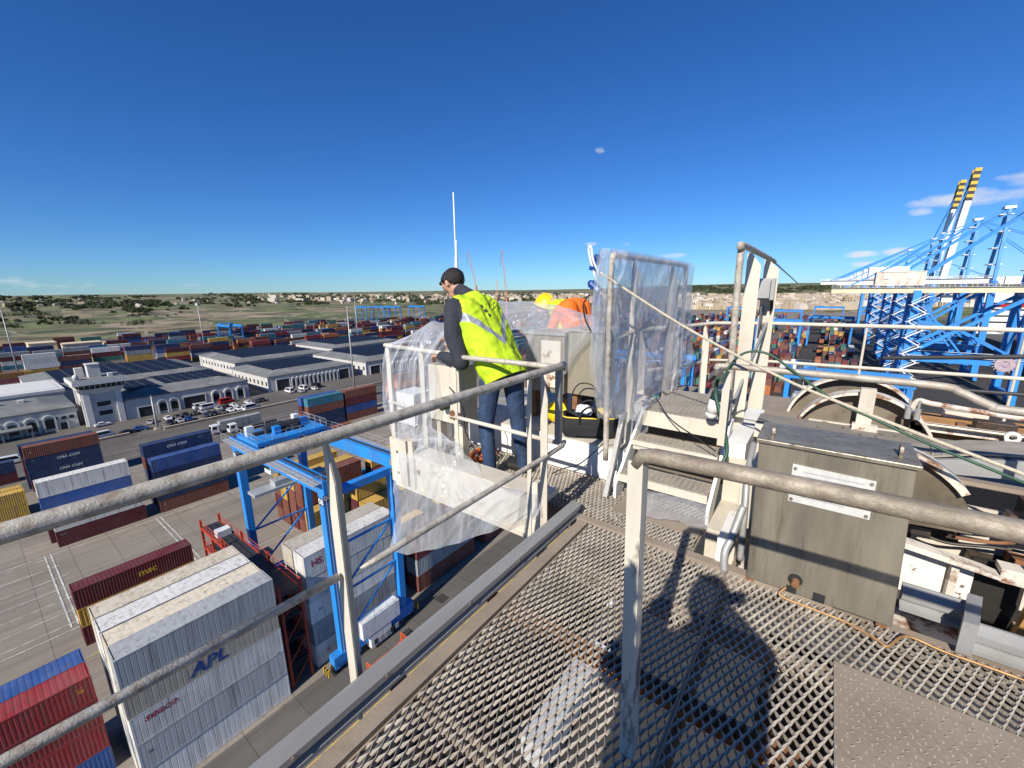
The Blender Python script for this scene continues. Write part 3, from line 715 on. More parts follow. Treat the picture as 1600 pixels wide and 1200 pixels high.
def door(root, x, y0, y1, h, name='roller_door'):
    o = MB().box((x, y0, 0), (x + .08, y1, h)).build(name, OPEN, root)
    MB().box((x, y0 - .35, 0), (x + .25, y0, h + .3)).box((x, y1, 0), (x + .25, y1 + .35, h + .3)).box((x, y0, h), (x + .25, y1, h + .3)).build('door_frame', TRIM, o)
def hip_roof(m, x0, x1, y0, y1, z, rise, inset):
    vs = [(x0, y0, z), (x1, y0, z), (x1, y1, z), (x0, y1, z), (x0 + inset, y0 + inset, z + rise), (x1 - inset, y0 + inset, z + rise), (x1 - inset, y1 - inset, z + rise), (x0 + inset, y1 - inset, z + rise)]
    m.add(vs, [(0, 1, 5, 4), (1, 2, 6, 5), (2, 3, 7, 6), (3, 0, 4, 7), (4, 5, 6, 7)])
    m.box((x0 - .25, y0 - .25, z - .5), (x1 + .25, y1 + .25, z - .02))
def solar(root, x0, x1, y0, y1, z, nx, ny):
    px, py = (x1 - x0) / nx, (y1 - y0) / ny; first = None
    for i in range(nx):
        for j in range(ny):
            if first is None: first = MB().box((0, 0, 0), (px - .5, py - .35, .12)).build('solar_panel', SOLAR, root); o = first
            else: o = first.copy(); col.objects.link(o)
            o.location = (x0 + i * px, y0 + j * py, z); o.rotation_euler = (0, R(1.5), 0)
def warehouse(label, x0, x1, y0, y1, h, arch_ys, aw, ah, doors, panels, rise=1.6, glazed=True, side=True):
    t = thing('warehouse', label, 'warehouse')
    MB().box((x0, y0, 0), (x1, y1, h - .5)).build('wall', WALLW, t)
    m = MB(); hip_roof(m, x0, x1, y0, y1, h, rise, 7); rf = m.build('roof', ROOFG, t)
    arches(t, x1, arch_ys, aw, ah, glazed)
    for (a, b, hh) in doors: door(t, x1 + .02, a, b, hh)
    for (a, b, c, d, i, j) in panels: solar(rf, a, b, c, d, h + rise + .1, i, j)
    if side:
        k = int((x1 - x0) / 4.2)
        w = MB().box((-.7, -.06, 2.6), (.7, 0, 4.4)); first = None
        for i in range(k):
            if first is None: first = w.build('window', GLASS, t); o = first
            else: o = first.copy(); col.objects.link(o)
            o.location = (x0 + (i + .5) * (x1 - x0) / k, y0 - .01, 0)
        MB().box((x0 + 3, y0 - .35, 0), (x0 + 3.6, y0, h - .8)).box((x1 - .5, y0 - .35, 0), (x1 + .1, y0, h - .8)).build('pilaster', TRIM, t)
    return t, rf
fl = lambda a, b, n: [a + (b - a) * i / (n - 1) for i in range(n)]
warehouse('long white warehouse with solar roof and arches beside the control tower', -232, -195, 31.5, 71, 7.4, [41.5, 45, 58.8, 63.2, 67.6], 3.3, 5.4, [(34.5, 39, 3.6), (48, 55, 4.5)], [(-229, -206, 46, 68, 5, 7), (-224, -204, 34, 44, 4, 3)])
warehouse('pale warehouse with a row of eleven tall arches and white sunlit gable', -238, -196, 79.5, 121, 7.0, fl(90.5, 111.5, 11), 2.15, 5.2, [(83, 88.6, 5), (113.5, 119, 5)], [(-232, -203, 85, 116, 6, 9)])
warehouse('pale warehouse partly hidden by the plastic wrapped frame', -247, -193, 127.5, 178, 7.2, fl(142, 172, 10), 2.4, 5.2, [(130, 136, 4.5)], [(-240, -200, 134, 172, 6, 9)])
warehouse('warehouse with dark solar roof behind the eleven arch one', -306, -252, 87, 140, 7.0, [], 3, 5, [(96, 104, 5)], [(-300, -258, 93, 134, 7, 9)])
warehouse('farthest pale warehouse beside the orange container row', -312, -262, 149, 205, 7.0, [], 3, 5, [(160, 166, 5)], [(-306, -268, 155, 199, 6, 9)])
warehouse('low dark roofed warehouse behind the control tower', -302, -244, 14, 74, 6.6, [], 3, 5, [], [(-296, -250, 22, 68, 7, 9)], side=False)
t, rf = warehouse('white arcaded office wing with wide arches before the control tower', -226, -199, -34, 19.5, 7.2, fl(-30, 13, 12), 3.1, 5.6, [(15.2, 16.8, 2.4)], [])
for y in (-8, 2.5, 8):
    o = MB().box((-212, y, 8.7), (-210.4, y + 1.4, 9.7)).box((-211.9, y + 1.5, 8.8), (-211.3, y + 2.4, 9.3)).build('air_unit', TRIM, rf)
w = MB().box((-.06, -.55, 3.4), (.06, .55, 4.4))
for y in (15.0, 17.0, 18.8): o = w.build('window', GLASS, t); o.location = (-198.98, y - .6, 0)
m = MB().box((-199, -34, 3.0), (-194.5, 9, 3.35)); 
for k in range(8): m.box((-195, -33.5 + 6 * k, 0), (-194.6, -33.1 + 6 * k, 3))
m.build('entrance_canopy', ROOFG, t)
t = thing('long_shed', 'long low white shed with pale parapet behind the arcaded office wing', 'shed')
MB().box((-262, -40, 0), (-233, 21, 7.4)).build('wall', WALLW, t); MB().box((-262.4, -40, 7.4), (-232.6, 21.3, 8.5)).build('parapet', TRIM, t); MB().box((-262, -40, 8.5), (-236, 20, 8.62)).build('roof', TRIM, t)
for y in fl(-36, 17, 14): MB().box((-233, y, 1), (-232.9, y + 2.4, 6.4)).build('panel', ROOFG, t)
# control tower
t = thing('control_tower', 'white control tower with flared top and dark slanted window band', 'tower')
tx0, tx1, ty0, ty1 = -207.0, -195.2, 21.3, 30.8
MB().box((tx0, ty0, 0), (tx1, ty1, 11.6)).build('shaft', WALLW, t)
for (a, b) in ((ty0 - .02, ty0 + 1.6), (ty1 - 1.6, ty1 + .02)): MB().box((tx1, a, 0), (tx1 + .7, b, 11.6)).build('buttress', TRIM, t)
MB().box((tx0, ty0 - .5, 0), (tx0 + 1.2, ty0, 11.6)).box((tx1 - 1.2, ty0 - .5, 0), (tx1, ty0, 11.6)).build('buttress', TRIM, t)
for z in (3.2, 6.4):
    o = MB().box((tx1, 24.4, z), (tx1 + .06, 27.8, z + 1.5)).build('window', GLASS, t); MB().box((tx1, 24.2, z - .2), (tx1 + .2, 28, z - .02)).build('sill', TRIM, o)
o = MB().box((tx0 + 4, ty0 - .05, 5.8), (tx0 + 6.4, ty0, 8.0)).build('window', GLASS, t)
m = MB()
def frustum(m, a, za, b, zb):
    (x0, x1, y0, y1), (X0, X1, Y0, Y1) = a, b
    m.add([(x0, y0, za), (x1, y0, za), (x1, y1, za), (x0, y1, za), (X0, Y0, zb), (X1, Y0, zb), (X1, Y1, zb), (X0, Y1, zb)], [(0, 3, 2, 1), (4, 5, 6, 7), (0, 1, 5, 4), (1, 2, 6, 5), (2, 3, 7, 6), (3, 0, 4, 7)])
frustum(m, (tx0 - .2, tx1 + .2, ty0 - .2, ty1 + .2), 11.0, (tx0 - 1.2, tx1 + 1.4, ty0 - 1.3, ty1 + 1.3), 12.8); m.build('corbel', TRIM, t)
m = MB(); frustum(m, (tx0 - .7, tx1 + .9, ty0 - .8, ty1 + .8), 12.8, (tx0 - 1.3, tx1 + 1.6, ty0 - 1.5, ty1 + 1.5), 14.3); wb = m.build('window_band', GLASS, t)
for k in range(9):
    y = ty0 - .6 + (ty1 - ty0 + 1.2) * k / 8; MB().bar((tx1 + .95, y, 12.8), (tx1 + 1.66, y * 1.0, 14.3), .14).build('mullion', TRIM, wb)
MB().box((tx0 - 1.7, ty0 - 1.9, 14.3), (tx1 + 2.0, ty1 + 1.9, 15.7)).build('fascia', TRIM, t)
rf = MB().box((tx0 - 1.4, ty0 - 1.6, 15.7), (tx1 + 1.7, ty1 + 1.6, 15.85)).build('roof', ROOFG, t)
MB().box((-203.5, 24.5, 15.85), (-199.5, 27.6, 20.2)).box((-203.7, 24.3, 20.2), (-199.3, 27.8, 20.5)).build('plant_room', WALLW, rf)
MB().box((-206.5, 22.0, 15.85), (-204, 24, 19.0)).build('tank_room', WALLW, rf)
for y in (20.6, 29): MB().box((-199, y, 15.85), (-197.4, y + 1.2, 17.0)).build('air_unit', TRIM, rf)
m = MB(); m.ball((-197.0, 21.0, 17.0), .8); m.tube([(-197, 21, 15.8), (-197, 21, 17)], .08); m.build('radome', TRIM, rf, smooth=True)
# cream buildings by the storage yard
for (x0, x1, y0, y1, h, lab) in ((-480, -462, 30, 44, 9, 'cream limestone block with flat roof among the storage containers'), (-470, -456, 46, 68, 7.4, 'long cream limestone building beside the flat roofed cream block'), (-478, -464, 71, 80, 5.5, 'small cream hut at the end of the cream buildings')):
    t = thing('yard_building', lab, 'building'); MB().box((x0, y0, 0), (x1, y1, h)).build('wall', CREAM, t); MB().box((x0 - .3, y0 - .3, h), (x1 + .3, y1 + .3, h + .6)).build('parapet', CREAM, t)
    for k in range(3): MB().box((x1, y0 + 2 + k * 4, h - 4), (x1 + .05, y0 + 3.6 + k * 4, h - 2.2)).build('window', GLASS, t)
# ================================================================ LIGHT MASTS
DARKLAMP = mat('lamp_housing', (0.10, 0.10, 0.10), 0.6)
GALV_FAR = mat('mast_steel', (0.42, 0.42, 0.40), 0.5, 0.3, 0.1, 0.2)
def mast(x, y, h, lab):
    t = thing('light_mast', lab, 'light mast', (x, y, 0))
    MB().tube([(0, 0, 0), (0, 0, h)], [.42, .16], 10).build('pole', GALV_FAR, t, smooth=True)
    MB().cbox((0, 0, .25), (1.6, 1.6, .5)).build('base', LIME, t)
    hd = MB().ring((0, 0, h), 1, .5, .6, .1, 16).tube([(-1.3, 0, h - .3), (1.3, 0, h - .3)], .06, 6).build('head_frame', GALV_FAR, t)
    for k in range(6):
        a = k * math.pi / 3; MB().cbox((1.0 * math.cos(a), 1.0 * math.sin(a), h - .45), (.36, .36, .18)).build('floodlight', DARKLAMP, hd)
mast(-165, 102.2, 37, 'tall slim light mast between the eleven arch warehouse and orange stack')
mast(-356, 105.5, 37.5, 'tall slim light mast beside a navy stack in the storage row')
mast(-362, 17, 37, 'tall slim light mast near the green topped storage stacks')
mast(-320, 206, 37.5, 'tall slim light mast behind the farthest pale warehouse')
mast(-330, 320, 37, 'tall slim light mast far down the storage row')
mast(-172.2, 34.1, 11, 'short light mast at the gap in the low stone wall')
# ================================================================ CARS, VANS, LORRIES
TYRE = mat('tyre_rubber', (0.02, 0.02, 0.02), 0.9, 0, 0.2, 8); CARGLASS = flat('car_glass', (0.01, 0.012, 0.015), 0.06); LAMPG = flat('lamp_glass', (0.6, 0.6, 0.58), 0.15); TAIL = flat('tail_lamp', (0.3, 0.01, 0.01), 0.3); RIM = flat('wheel_rim', (0.4, 0.4, 0.41), 0.35, 0.8)
def paint(n, c): return mat('car_paint_' + n, c, 0.28, 0.1, 0.06, 0.5)
PAINTS = dict(white=paint('white', (0.70, 0.70, 0.69)), black=paint('black', (0.015, 0.015, 0.017)), silver=paint('silver', (0.36, 0.37, 0.38)), blue=paint('blue', (0.02, 0.06, 0.22)), red=paint('red', (0.45, 0.015, 0.015)), grey=paint('grey', (0.09, 0.095, 0.10)))
CARME = {}
def vehicle_meshes(kind):
    if kind in CARME: return CARME[kind]
    if kind == 'car': L, W, prof, cab = 4.2, 1.7, [(-2.1, .35), (2.1, .35), (2.1, .75), (1.95, .9), (1.0, .98), (-1.75, 1.0), (-2.05, .9)], [(1.05, .96), (.35, 1.45), (-1.0, 1.47), (-1.75, .98)]
    elif kind == 'van': L, W, prof, cab = 5.4, 2.0, [(-2.7, .4), (2.7, .4), (2.7, .95), (2.3, 1.2), (-2.65, 1.25)], [(2.3, 1.18), (1.55, 2.25), (-2.55, 2.35), (-2.65, 1.22)]
    b = MB().prism(prof, 0, -W / 2, W / 2); c = MB(); g = MB(); hw = W / 2
    # cabin tapers inwards
    vs = []
    for s in (-1, 1):
        for (y, z) in cab: vs.append((s * (hw - (.04 if z < 1.3 else .2)), y, z))
    k = len(cab); c.add(vs, [tuple(range(k)), tuple(reversed(range(k, 2 * k)))] + [(i, i + k, (i + 1) % k + k, (i + 1) % k) for i in range(k)])
    def inner(s): return [Vector((s * (hw - (.03 if z < 1.3 else .185)), y, z)) for (y, z) in cab]
    for s in (-1, 1):
        q = inner(s); ctr = sum(q, Vector()) / k; g.add([ctr + (p - ctr) * .8 for p in q], [tuple(range(k))])
    for (i, j) in ((0, 1), (2, 3)):
        a = [Vector((-hw + .16, *cab[i])), Vector((hw - .16, *cab[i])), Vector((hw - .26, *cab[j])), Vector((-hw + .26, *cab[j]))]; ctr = sum(a, Vector()) / 4
        nrm = (a[1] - a[0]).cross(a[3] - a[0]).normalized(); nrm = nrm if nrm.y * (1 if i == 0 else -1) > 0 or nrm.z > 0 else -nrm
        if nrm.z < 0: nrm = -nrm
        g.add([ctr + (p - ctr) * .9 + nrm * .02 for p in a], [(0, 1, 2, 3)])
    wb = L * .31; wh = []
    for (x, y) in ((-hw + .1, wb), (hw - .1, wb), (-hw + .1, -wb), (hw - .1, -wb)):
        t_ = MB().ring((x, y, .33), 0, .2, .33, .22, 16); r_ = MB().ring((x, y, .33), 0, 0, .2, .24, 12); wh.append((t_, r_))
    hl = [MB().cbox((s * (hw - .25), prof[2][0] - .02 if kind == 'car' else 2.68, .72), (.36, .08, .16)) for s in (-1, 1)]
    tl = [MB().cbox((s * (hw - .18), prof[0][0] + .0, .8), (.26, .08, .22)) for s in (-1, 1)]
    CARME[kind] = (b, c, g, wh, hl, tl); return CARME[kind]
CARPROTO = {}
def car(kind, colour, x, y, rz, label, group):
    key = (kind, colour)
    if key in CARPROTO: return dup(CARPROTO[key], (x, y, .03), rz, label, group)
    b, c, g, wh, hl, tl = vehicle_meshes(kind); t = thing('parked_' + kind, label, kind, (x, y, .03), rz, group)
    b.build('body', PAINTS[colour], t, bevel=.08); c.build('cabin', PAINTS[colour], t, bevel=.05); g.build('windows', CARGLASS, t)
    for (a, r_) in wh: o = a.build('wheel', TYRE, t); r_.build('rim', RIM, o)
    for m in hl: m.build('headlight', LAMPG, t)
    for m in tl: m.build('tail_light', TAIL, t)
    CARPROTO[key] = t; return t
cr = random.Random(4); gp = 'vehicles parked before the warehouses'
cc = ['white', 'black', 'silver', 'grey', 'white', 'blue', 'black', 'white', 'silver', 'grey']
for k in range(13):
    if k not in (5, 9): c = cc[(k * 3) % 10]; car('car', c, -182.5, 39.5 + 2.6 * k, R(90) * (1 if k % 2 else -1), f'{c} car in the double row of cars before the arches', gp)
for k in range(11):
    if k not in (3,): c = cc[(k * 7 + 1) % 10]; car('car', c, -175.5, 38.5 + 2.6 * k, R(-90), f'{c} car in the row along the low stone wall', gp)
car('car', 'white', -192.5, 24.2, R(5), 'white car close against the foot of the control tower', gp)
car('car', 'silver', -182.6, 35.0, R(60), 'silver car turning into the car park by the short mast', gp)
car('van', 'white', -175.8, 21.6, R(12), 'white van parked beside the low wall near the tower', gp)
car('car', 'black', -174.6, 27.2, R(8), 'black car behind the white van by the low wall', gp)
car('car', 'blue', -176.0, 30.6, R(-20), 'blue car near the short light mast', gp)
car('van', 'red', -191.0, 60.8, R(4), 'red van parked under the warehouse arches', gp)
car('van', 'white', -190.5, 52.0, R(4), 'white van parked side on before the warehouse door', gp)
car('van', 'white', -187.2, 53.2, R(4), 'second white van parked side on before the warehouse door', gp)
car('van', 'white', -172.5, 62.5, R(10), 'white van at the end of the row along the low wall', gp)
for k in range(5): car('car' if k % 2 else 'van', ('white', 'silver', 'white', 'white', 'black')[k], -188 + (k % 2) * 4, 84.5 + 3.1 * k, R(90), f'{("white", "silver", "white", "white", "black")[k]} {"car" if k % 2 else "van"} before the door of the eleven arch warehouse', gp)
car('van', 'white', -196.4 + 28, 2.4, R(0), 'white van on the forecourt before the arcaded wing', gp)
# lorries
def lorry(x, y, rz, cab, box, label, group, parts=True):
    t = thing('lorry', label, 'lorry', (x, y, .03), rz, group)
    m = MB(); m.prism([(5.6, .6), (7.9, .6), (7.9, 1.7), (7.6, 3.0), (5.6, 3.1)], 0, -1.22, 1.22); cb = m.build('cab', PAINTS[cab], t, bevel=.08)
    MB().add([(-1.05, 7.93, 1.75), (1.05, 7.93, 1.75), (1.0, 7.66, 2.85), (-1.0, 7.66, 2.85)], [(0, 1, 2, 3)]).build('windscreen', CARGLASS, cb)
    for s in (-1, 1): MB().box((min(s * 1.23, s * 1.24), 6.3, 1.8), (max(s * 1.23, s * 1.24), 7.4, 2.7)).build('side_window', CARGLASS, cb)
    MB().box((-1.15, -6.6, 1.0), (1.15, 5.4, 1.25)).box((-.5, -6.6, .7), (.5, 7.5, 1.0)).build('chassis', IRON, t)
    for yy in (6.8, 2.8, 1.6, -3.2, -4.5, -5.8):
        for s in (-1, 1): o = MB().ring((s * 1.05, yy, .5), 0, .28, .5, .34, 16).build('wheel', TYRE, t); MB().ring((s * 1.05, yy, .5), 0, 0, .28, .3, 12).build('rim', RIM, o)
    if box: MB().box((-1.22, -6.8, 1.25), (1.22, 5.3, 3.9)).build('box_body', cmat(box), t)
    return t
lorry(-147.5, 54, R(180), 'white', None, 'white lorry with bare trailer stopped by the teal topped stack', 'lorries in the yard')
lorry(-150.5, 50, R(180), 'white', 'grey', 'white lorry with grey box body on the yard road', 'lorries in the yard')
# ================================================================ YARD GANTRIES
BLUE = mat('crane_blue', (0.018, 0.235, 0.64), 0.5, 0.0, 0.2, 0.25, dirt=(0.09, 0.085, 0.08), dirt_amt=0.6, dirt_scale=0.55, stretch=(1, 1, .3), lo=0.47, hi=0.74)
GALVF = mat('walkway_galvanised', (0.40, 0.41, 0.41), 0.55, 0.3, 0.15, 0.8)
DARKM = mat('dark_machinery', (0.045, 0.045, 0.048), 0.6, 0.3, 0.3, 1.0)
PANEL = mat('white_panel', (0.68, 0.68, 0.66), 0.55, 0, 0.1, 0.8, dirt=(0.2, 0.18, 0.15), dirt_amt=0.6, dirt_scale=1.2, stretch=(1, 1, .3))
REDST = mat('red_steel', (0.42, 0.045, 0.02), 0.6, 0, 0.25, 0.5, dirt=(0.10, 0.03, 0.02), dirt_amt=0.5, dirt_scale=0.8)
HAZY = flat('hazard_yellow', (0.62, 0.38, 0.03)); 
def hand_rail(m, pts, h=1.0, step=1.6, r=.025):
    for a, b in zip(pts[:-1], pts[1:]):
        a, b = Vector(a), Vector(b); n = max(1, int((b - a).length / step)); up = Vector((0, 0, h))
        m.tube([a + up, b + up], r, 4, False); m.tube([a + up * .5, b + up * .5], r * .8, 4, False)
        for k in range(n + 1): p = a.lerp(b, k / n); m.tube([p, p + up], r, 4, False)
def yard_gantry(x0, x1, y0, y1, H, label, number=None, group='rubber tyred yard gantries', full=True, trolley=.8):
    """x0 < x1 are the leg lines, y0 < y1 the leg pairs"""
    t = thing('yard_gantry', label, 'gantry crane', (0, 0, 0), 0, group); lw, ld = 1.05, 1.0
    for x in (x0, x1):
        for y in (y0, y1):
            s = 1 if y == y1 else -1
            m = MB(); m.add([(x - lw * .42, y - ld * .42, 2.4), (x + lw * .42, y - ld * .42, 2.4), (x + lw * .42, y + ld * .42, 2.4), (x - lw * .42, y + ld * .42, 2.4), (x - lw * .5, y - ld * .5, H - 1.7), (x + lw * .5, y - ld * .5, H - 1.7), (x + lw * .5, y + ld * .5, H - 1.7), (x - lw * .5, y + ld * .5, H - 1.7)],
                             [(0, 3, 2, 1), (4, 5, 6, 7), (0, 1, 5, 4), (1, 2, 6, 5), (2, 3, 7, 6), (3, 0, 4, 7)])
            lg = m.build('leg', BLUE, t)
            if full and number:
                MB().box((x + lw * .5 - .02, y - .48, H - 2.62), (x + lw * .5 + .02, y + .48, H - 1.72)).build('number_plate', BLACK_INK, lg)
                lettering(number, .95, WHITE_INK, lg, (x + lw * .5 + .03, y, H - 2.17), FACE_X, bold=.02)
                if y == y0: MB().box((x - .48, y - ld * .5 - .02, H - 3.1), (x + .48, y - ld * .5 + .02, H - 2.2)).build('number_plate', BLACK_INK, lg); lettering(number, .95, WHITE_INK, lg, (x, y - ld * .5 - .03, H - 2.65), FACE_Y, bold=.02)
        sb = MB().box((x - .55, y0 - 1.5, 1.35), (x + .55, y1 + 1.5, 2.4)).build('sill_beam', BLUE, t)
        for y in (y0 - .9, y0 + 1.6, y1 - 1.6, y1 + .9):
            w = MB().ring((x, y, .78), 0, .38, .78, .5, 20 if full else 10).build('wheel', TYRE, t)
            if full: MB().ring((x, y, .78), 0, 0, .38, .4, 14).build('rim', PANEL, w)
        if full:
            for y in (y0 + .3, y1 - .3): MB().box((x - .45, y - 1.7, .75), (x + .45, y + 1.7, 1.33)).build('bogie', BLUE, t)
            for (za, zb) in ((3.2, 9.5), (9.5, 15.5)):
                MB().bar((x, y0 + .5, za), (x, y1 - .5, zb), .2).build('brace', BLUE, t); MB().bar((x, y0 + .5, zb), (x, y1 - .5, zb), .22).build('brace', BLUE, t)
            for (s, y) in ((-1, y0 - 2.2), (1, y1 + 2.2)):
                for k in range(5): MB().box((x - .6 + .24 * k, y - .12, .5), (x - .48 + .24 * k, y + .12, 1.4)).build('hazard_bar', HAZY if k % 2 == 0 else BLACK_INK, sb)
        MB().box((x - .45, y0 + .5, H - 2.6), (x + .45, y1 - .5, H - 1.75)).build('tie_beam', BLUE, t)
    for y in (y0, y1):
        g = MB().box((x0 - .9, y - .55, H - 1.7), (x1 + .9, y + .55, H - .15)).build('girder', BLUE, t)
        MB().box((x0 - .6, y - .1, H - .15), (x1 + .6, y + .1, H)).build('rail', DARKM, g)
        if full:
            s = -1 if y == y0 else 1
            MB().box((x0 - .8, min(y + s * .58, y + s * 1.5), H - .35), (x1 + .8, max(y + s * .58, y + s * 1.5), H - .28)).build('walkway', GALVF, g)
            m = MB(); hand_rail(m, [(x0 - .8, y + s * 1.45, H - .28), (x1 + .8, y + s * 1.45, H - .28)]); hand_rail(m, [(x1 + .85, y + s * .6, H - .28), (x1 + .85, y + s * 1.45, H - .28)], step=.8); m.build('handrail', GALVF, g)
            MB().box((x0 + 9, y + s * .555 - (0.02 if s < 0 else 0), H - 1.35), (x0 + 14.5, y + s * .555 + (0.02 if s > 0 else 0), H - .6)).build('sign_panel', PAINTS['red'], g)
            MB().box((x0 + 15.5, y + s * .555 - (0.02 if s < 0 else 0), H - 1.35), (x0 + 18, y + s * .555 + (0.02 if s > 0 else 0), H - .6)).build('sign_panel', PANEL, g)
    xt = x0 + (x1 - x0) * (1 - trolley)
    tr_ = MB().box((xt - 3.2, y0 - .3, H + .1), (xt + 3.2, y1 + .3, H + .55)).build('trolley', BLUE, t)
    if full:
        q = random.Random(8)
        for k in range(9): a, b = xt - 2.8 + q.random() * 5, y0 + q.random() * (y1 - y0 - 1.5); MB().box((a, b, H + .55), (a + q.uniform(.5, 1.3), b + q.uniform(.5, 1.6), H + q.uniform(.9, 1.9))).build('machinery', (DARKM, BLUE, DARKM, PANEL)[k % 4], tr_)
        MB().tube([(xt, y0 + 2, H + 1.2), (xt, y1 - 2, H + 1.2)], .6, 14).build('hoist_drum', DARKM, tr_)
        m = MB(); hand_rail(m, [(xt - 3.2, y0 - .3, H + .55), (xt + 3.2, y0 - .3, H + .55), (xt + 3.2, y1 + .3, H + .55), (xt - 3.2, y1 + .3, H + .55), (xt - 3.2, y0 - .3, H + .55)]); m.build('handrail', GALVF, tr_)
        cb = MB().box((xt + 1, y0 + .9, H - 4.2), (xt + 2.8, y0 + 2.8, H - 1.9)).build('cab', PANEL, tr_)
        MB().box((xt + 1.1, y0 + .86, H - 3.6), (xt + 2.7, y0 + .9, H - 2.4)).build('cab_window', CARGLASS, cb)
        sp = MB().box((xt - 1.1, y0 - .8, H - 7.4), (xt + 1.1, y1 + .8, H - 7.0)).box((xt - .8, y0 + 2, H - 7.0), (xt + .8, y1 - 2, H - 6.2)).build('spreader', GALVF, tr_)
        m = MB()
        for a in (-.7, .7):
            for b in (y0 + 2.4, y1 - 2.4): m.tube([(xt + a, b, H - 6.2), (xt + a, b, H + .2)], .03, 4)
        m.build('hoist_rope', DARKM, tr_)
        # electrical house on the near sill beam, ladder on the near legs
        MB().box((x1 - .5, y0 + 2.0, 2.45), (x1 + 1.1, y1 - 1.2, 4.7)).build('electrical_house', PANEL, t)
        eh = MB().box((x1 - .2, y0 + 3.0, .55), (x1 + 1.05, y1 - 2.6, 2.35)).build('generator_housing', PANEL, t)
        for k in range(5): MB().box((x1 + 1.05, y0 + 3.4 + .8 * k, .8), (x1 + 1.09, y0 + 3.9 + .8 * k, 1.5)).build('louvre', DARKM if k % 3 == 0 else GALVF, eh)
        m = MB(); hand_rail(m, [(x1 + 1.0, y0 + 2, 4.7), (x1 + 1.0, y1 - 1.2, 4.7)]); m.build('handrail', BLUE, t)
        m = MB()
        for s in (-.22, .22): m.tube([(x1 + .62, y0 + s, 2.4), (x1 + .62, y0 + s, H - .2)], .03, 5)
        for k in range(60): m.tube([(x1 + .62, y0 - .22, 2.6 + k * .32), (x1 + .62, y0 + .22, 2.6 + k * .32)], .015, 4)
        m.build('ladder', GALVF, t)
    return t
yard_gantry(-63.5, -40.9, 20.6, 29.2, 24.2, 'blue yard gantry numbered 08 straddling the white reefer stacks', '08')
yard_gantry(-6.2, 16.8, 126, 136, 22.5, 'blue yard gantry whose long beam crosses beyond the sheave guards', trolley=.9, full=True)
yard_gantry(-58, -33.0, 131, 141, 22.5, 'blue yard gantry with legs showing between the white handrail posts', full=True, trolley=.3)
for (x0, y0, H, lab) in ((-412, 134, 18.5, 'lone pale blue yard gantry over the storage row containers'), (-584, 378, 22, 'small blue yard gantry in a far group by the fields'), (-560, 392, 22, 'small blue yard gantry in a far group by the fields'), (-540, 398, 22, 'small blue yard gantry in a far group by the fields'), (-516, 424, 22, 'small blue yard gantry in a far group by the fields'),
                         (-10, 372, 22.5, 'blue yard gantry far down the quay blocks'), (-38, 330, 22.5, 'blue yard gantry far down the quay blocks'), (-44, 470, 22.5, 'blue yard gantry far down the quay blocks'), (-90, 520, 22.5, 'blue yard gantry far down the quay blocks'), (-12, 560, 22.5, 'blue yard gantry far down the quay blocks')):
    yard_gantry(x0, x0 + 24.5, y0, y0 + 9, H, lab, full=False)
# ================================================================ RED REEFER RACK
def reefer_rack(x0, x1, y0, y1, levels, lab):
    t = thing('reefer_rack', lab, 'rack'); H = 2.95
    n = 6
    for k in range(n + 1):
        x = x0 + (x1 - x0) * k / n
        for y in (y0, y1): MB().box((x - .13, y - .13, 0), (x + .13, y + .13, levels * H + (1.1 if k % 2 == 0 else 0))).build('post', REDST, t)
    for l_ in range(1, levels + 1):
        z = l_ * H
        for y in (y0, y1): MB().box((x0, y - .1, z - .3), (x1, y + .1, z - .02)).build('beam', REDST, t)
        MB().box((x0, y0 + .1, z - .12), (x1, y1 - .1, z - .04)).build('floor', DARKM, t)
        m = MB(); hand_rail(m, [(x0, y0, z), (x1, y0, z), (x1, y1, z), (x0, y1, z)], 1.05, 2.0, .035); m.build('handrail', REDST, t)
        MB().bar((x1, y0, z - H + .1), (x1, y1, z - .3), .11).build('brace', REDST, t)
        for k in range(n):
            a, b = x0 + (x1 - x0) * k / n, x0 + (x1 - x0) * (k + 1) / n
            if (k + l_) % 2 == 0: MB().bar((a, y0 - .02, z - H + .1), (b, y0 - .02, z - .3), .08).build('brace', REDST, t)
    MB().box((x0 + 4, y0 + .3, levels * H), (x0 + 5.2, y1 - .3, levels * H + .9)).build('socket_box', PANEL, t)
reefer_rack(-66, -43.0, 15.5, 17.7, 4, 'tall red steel lattice rack between the reefer stacks')
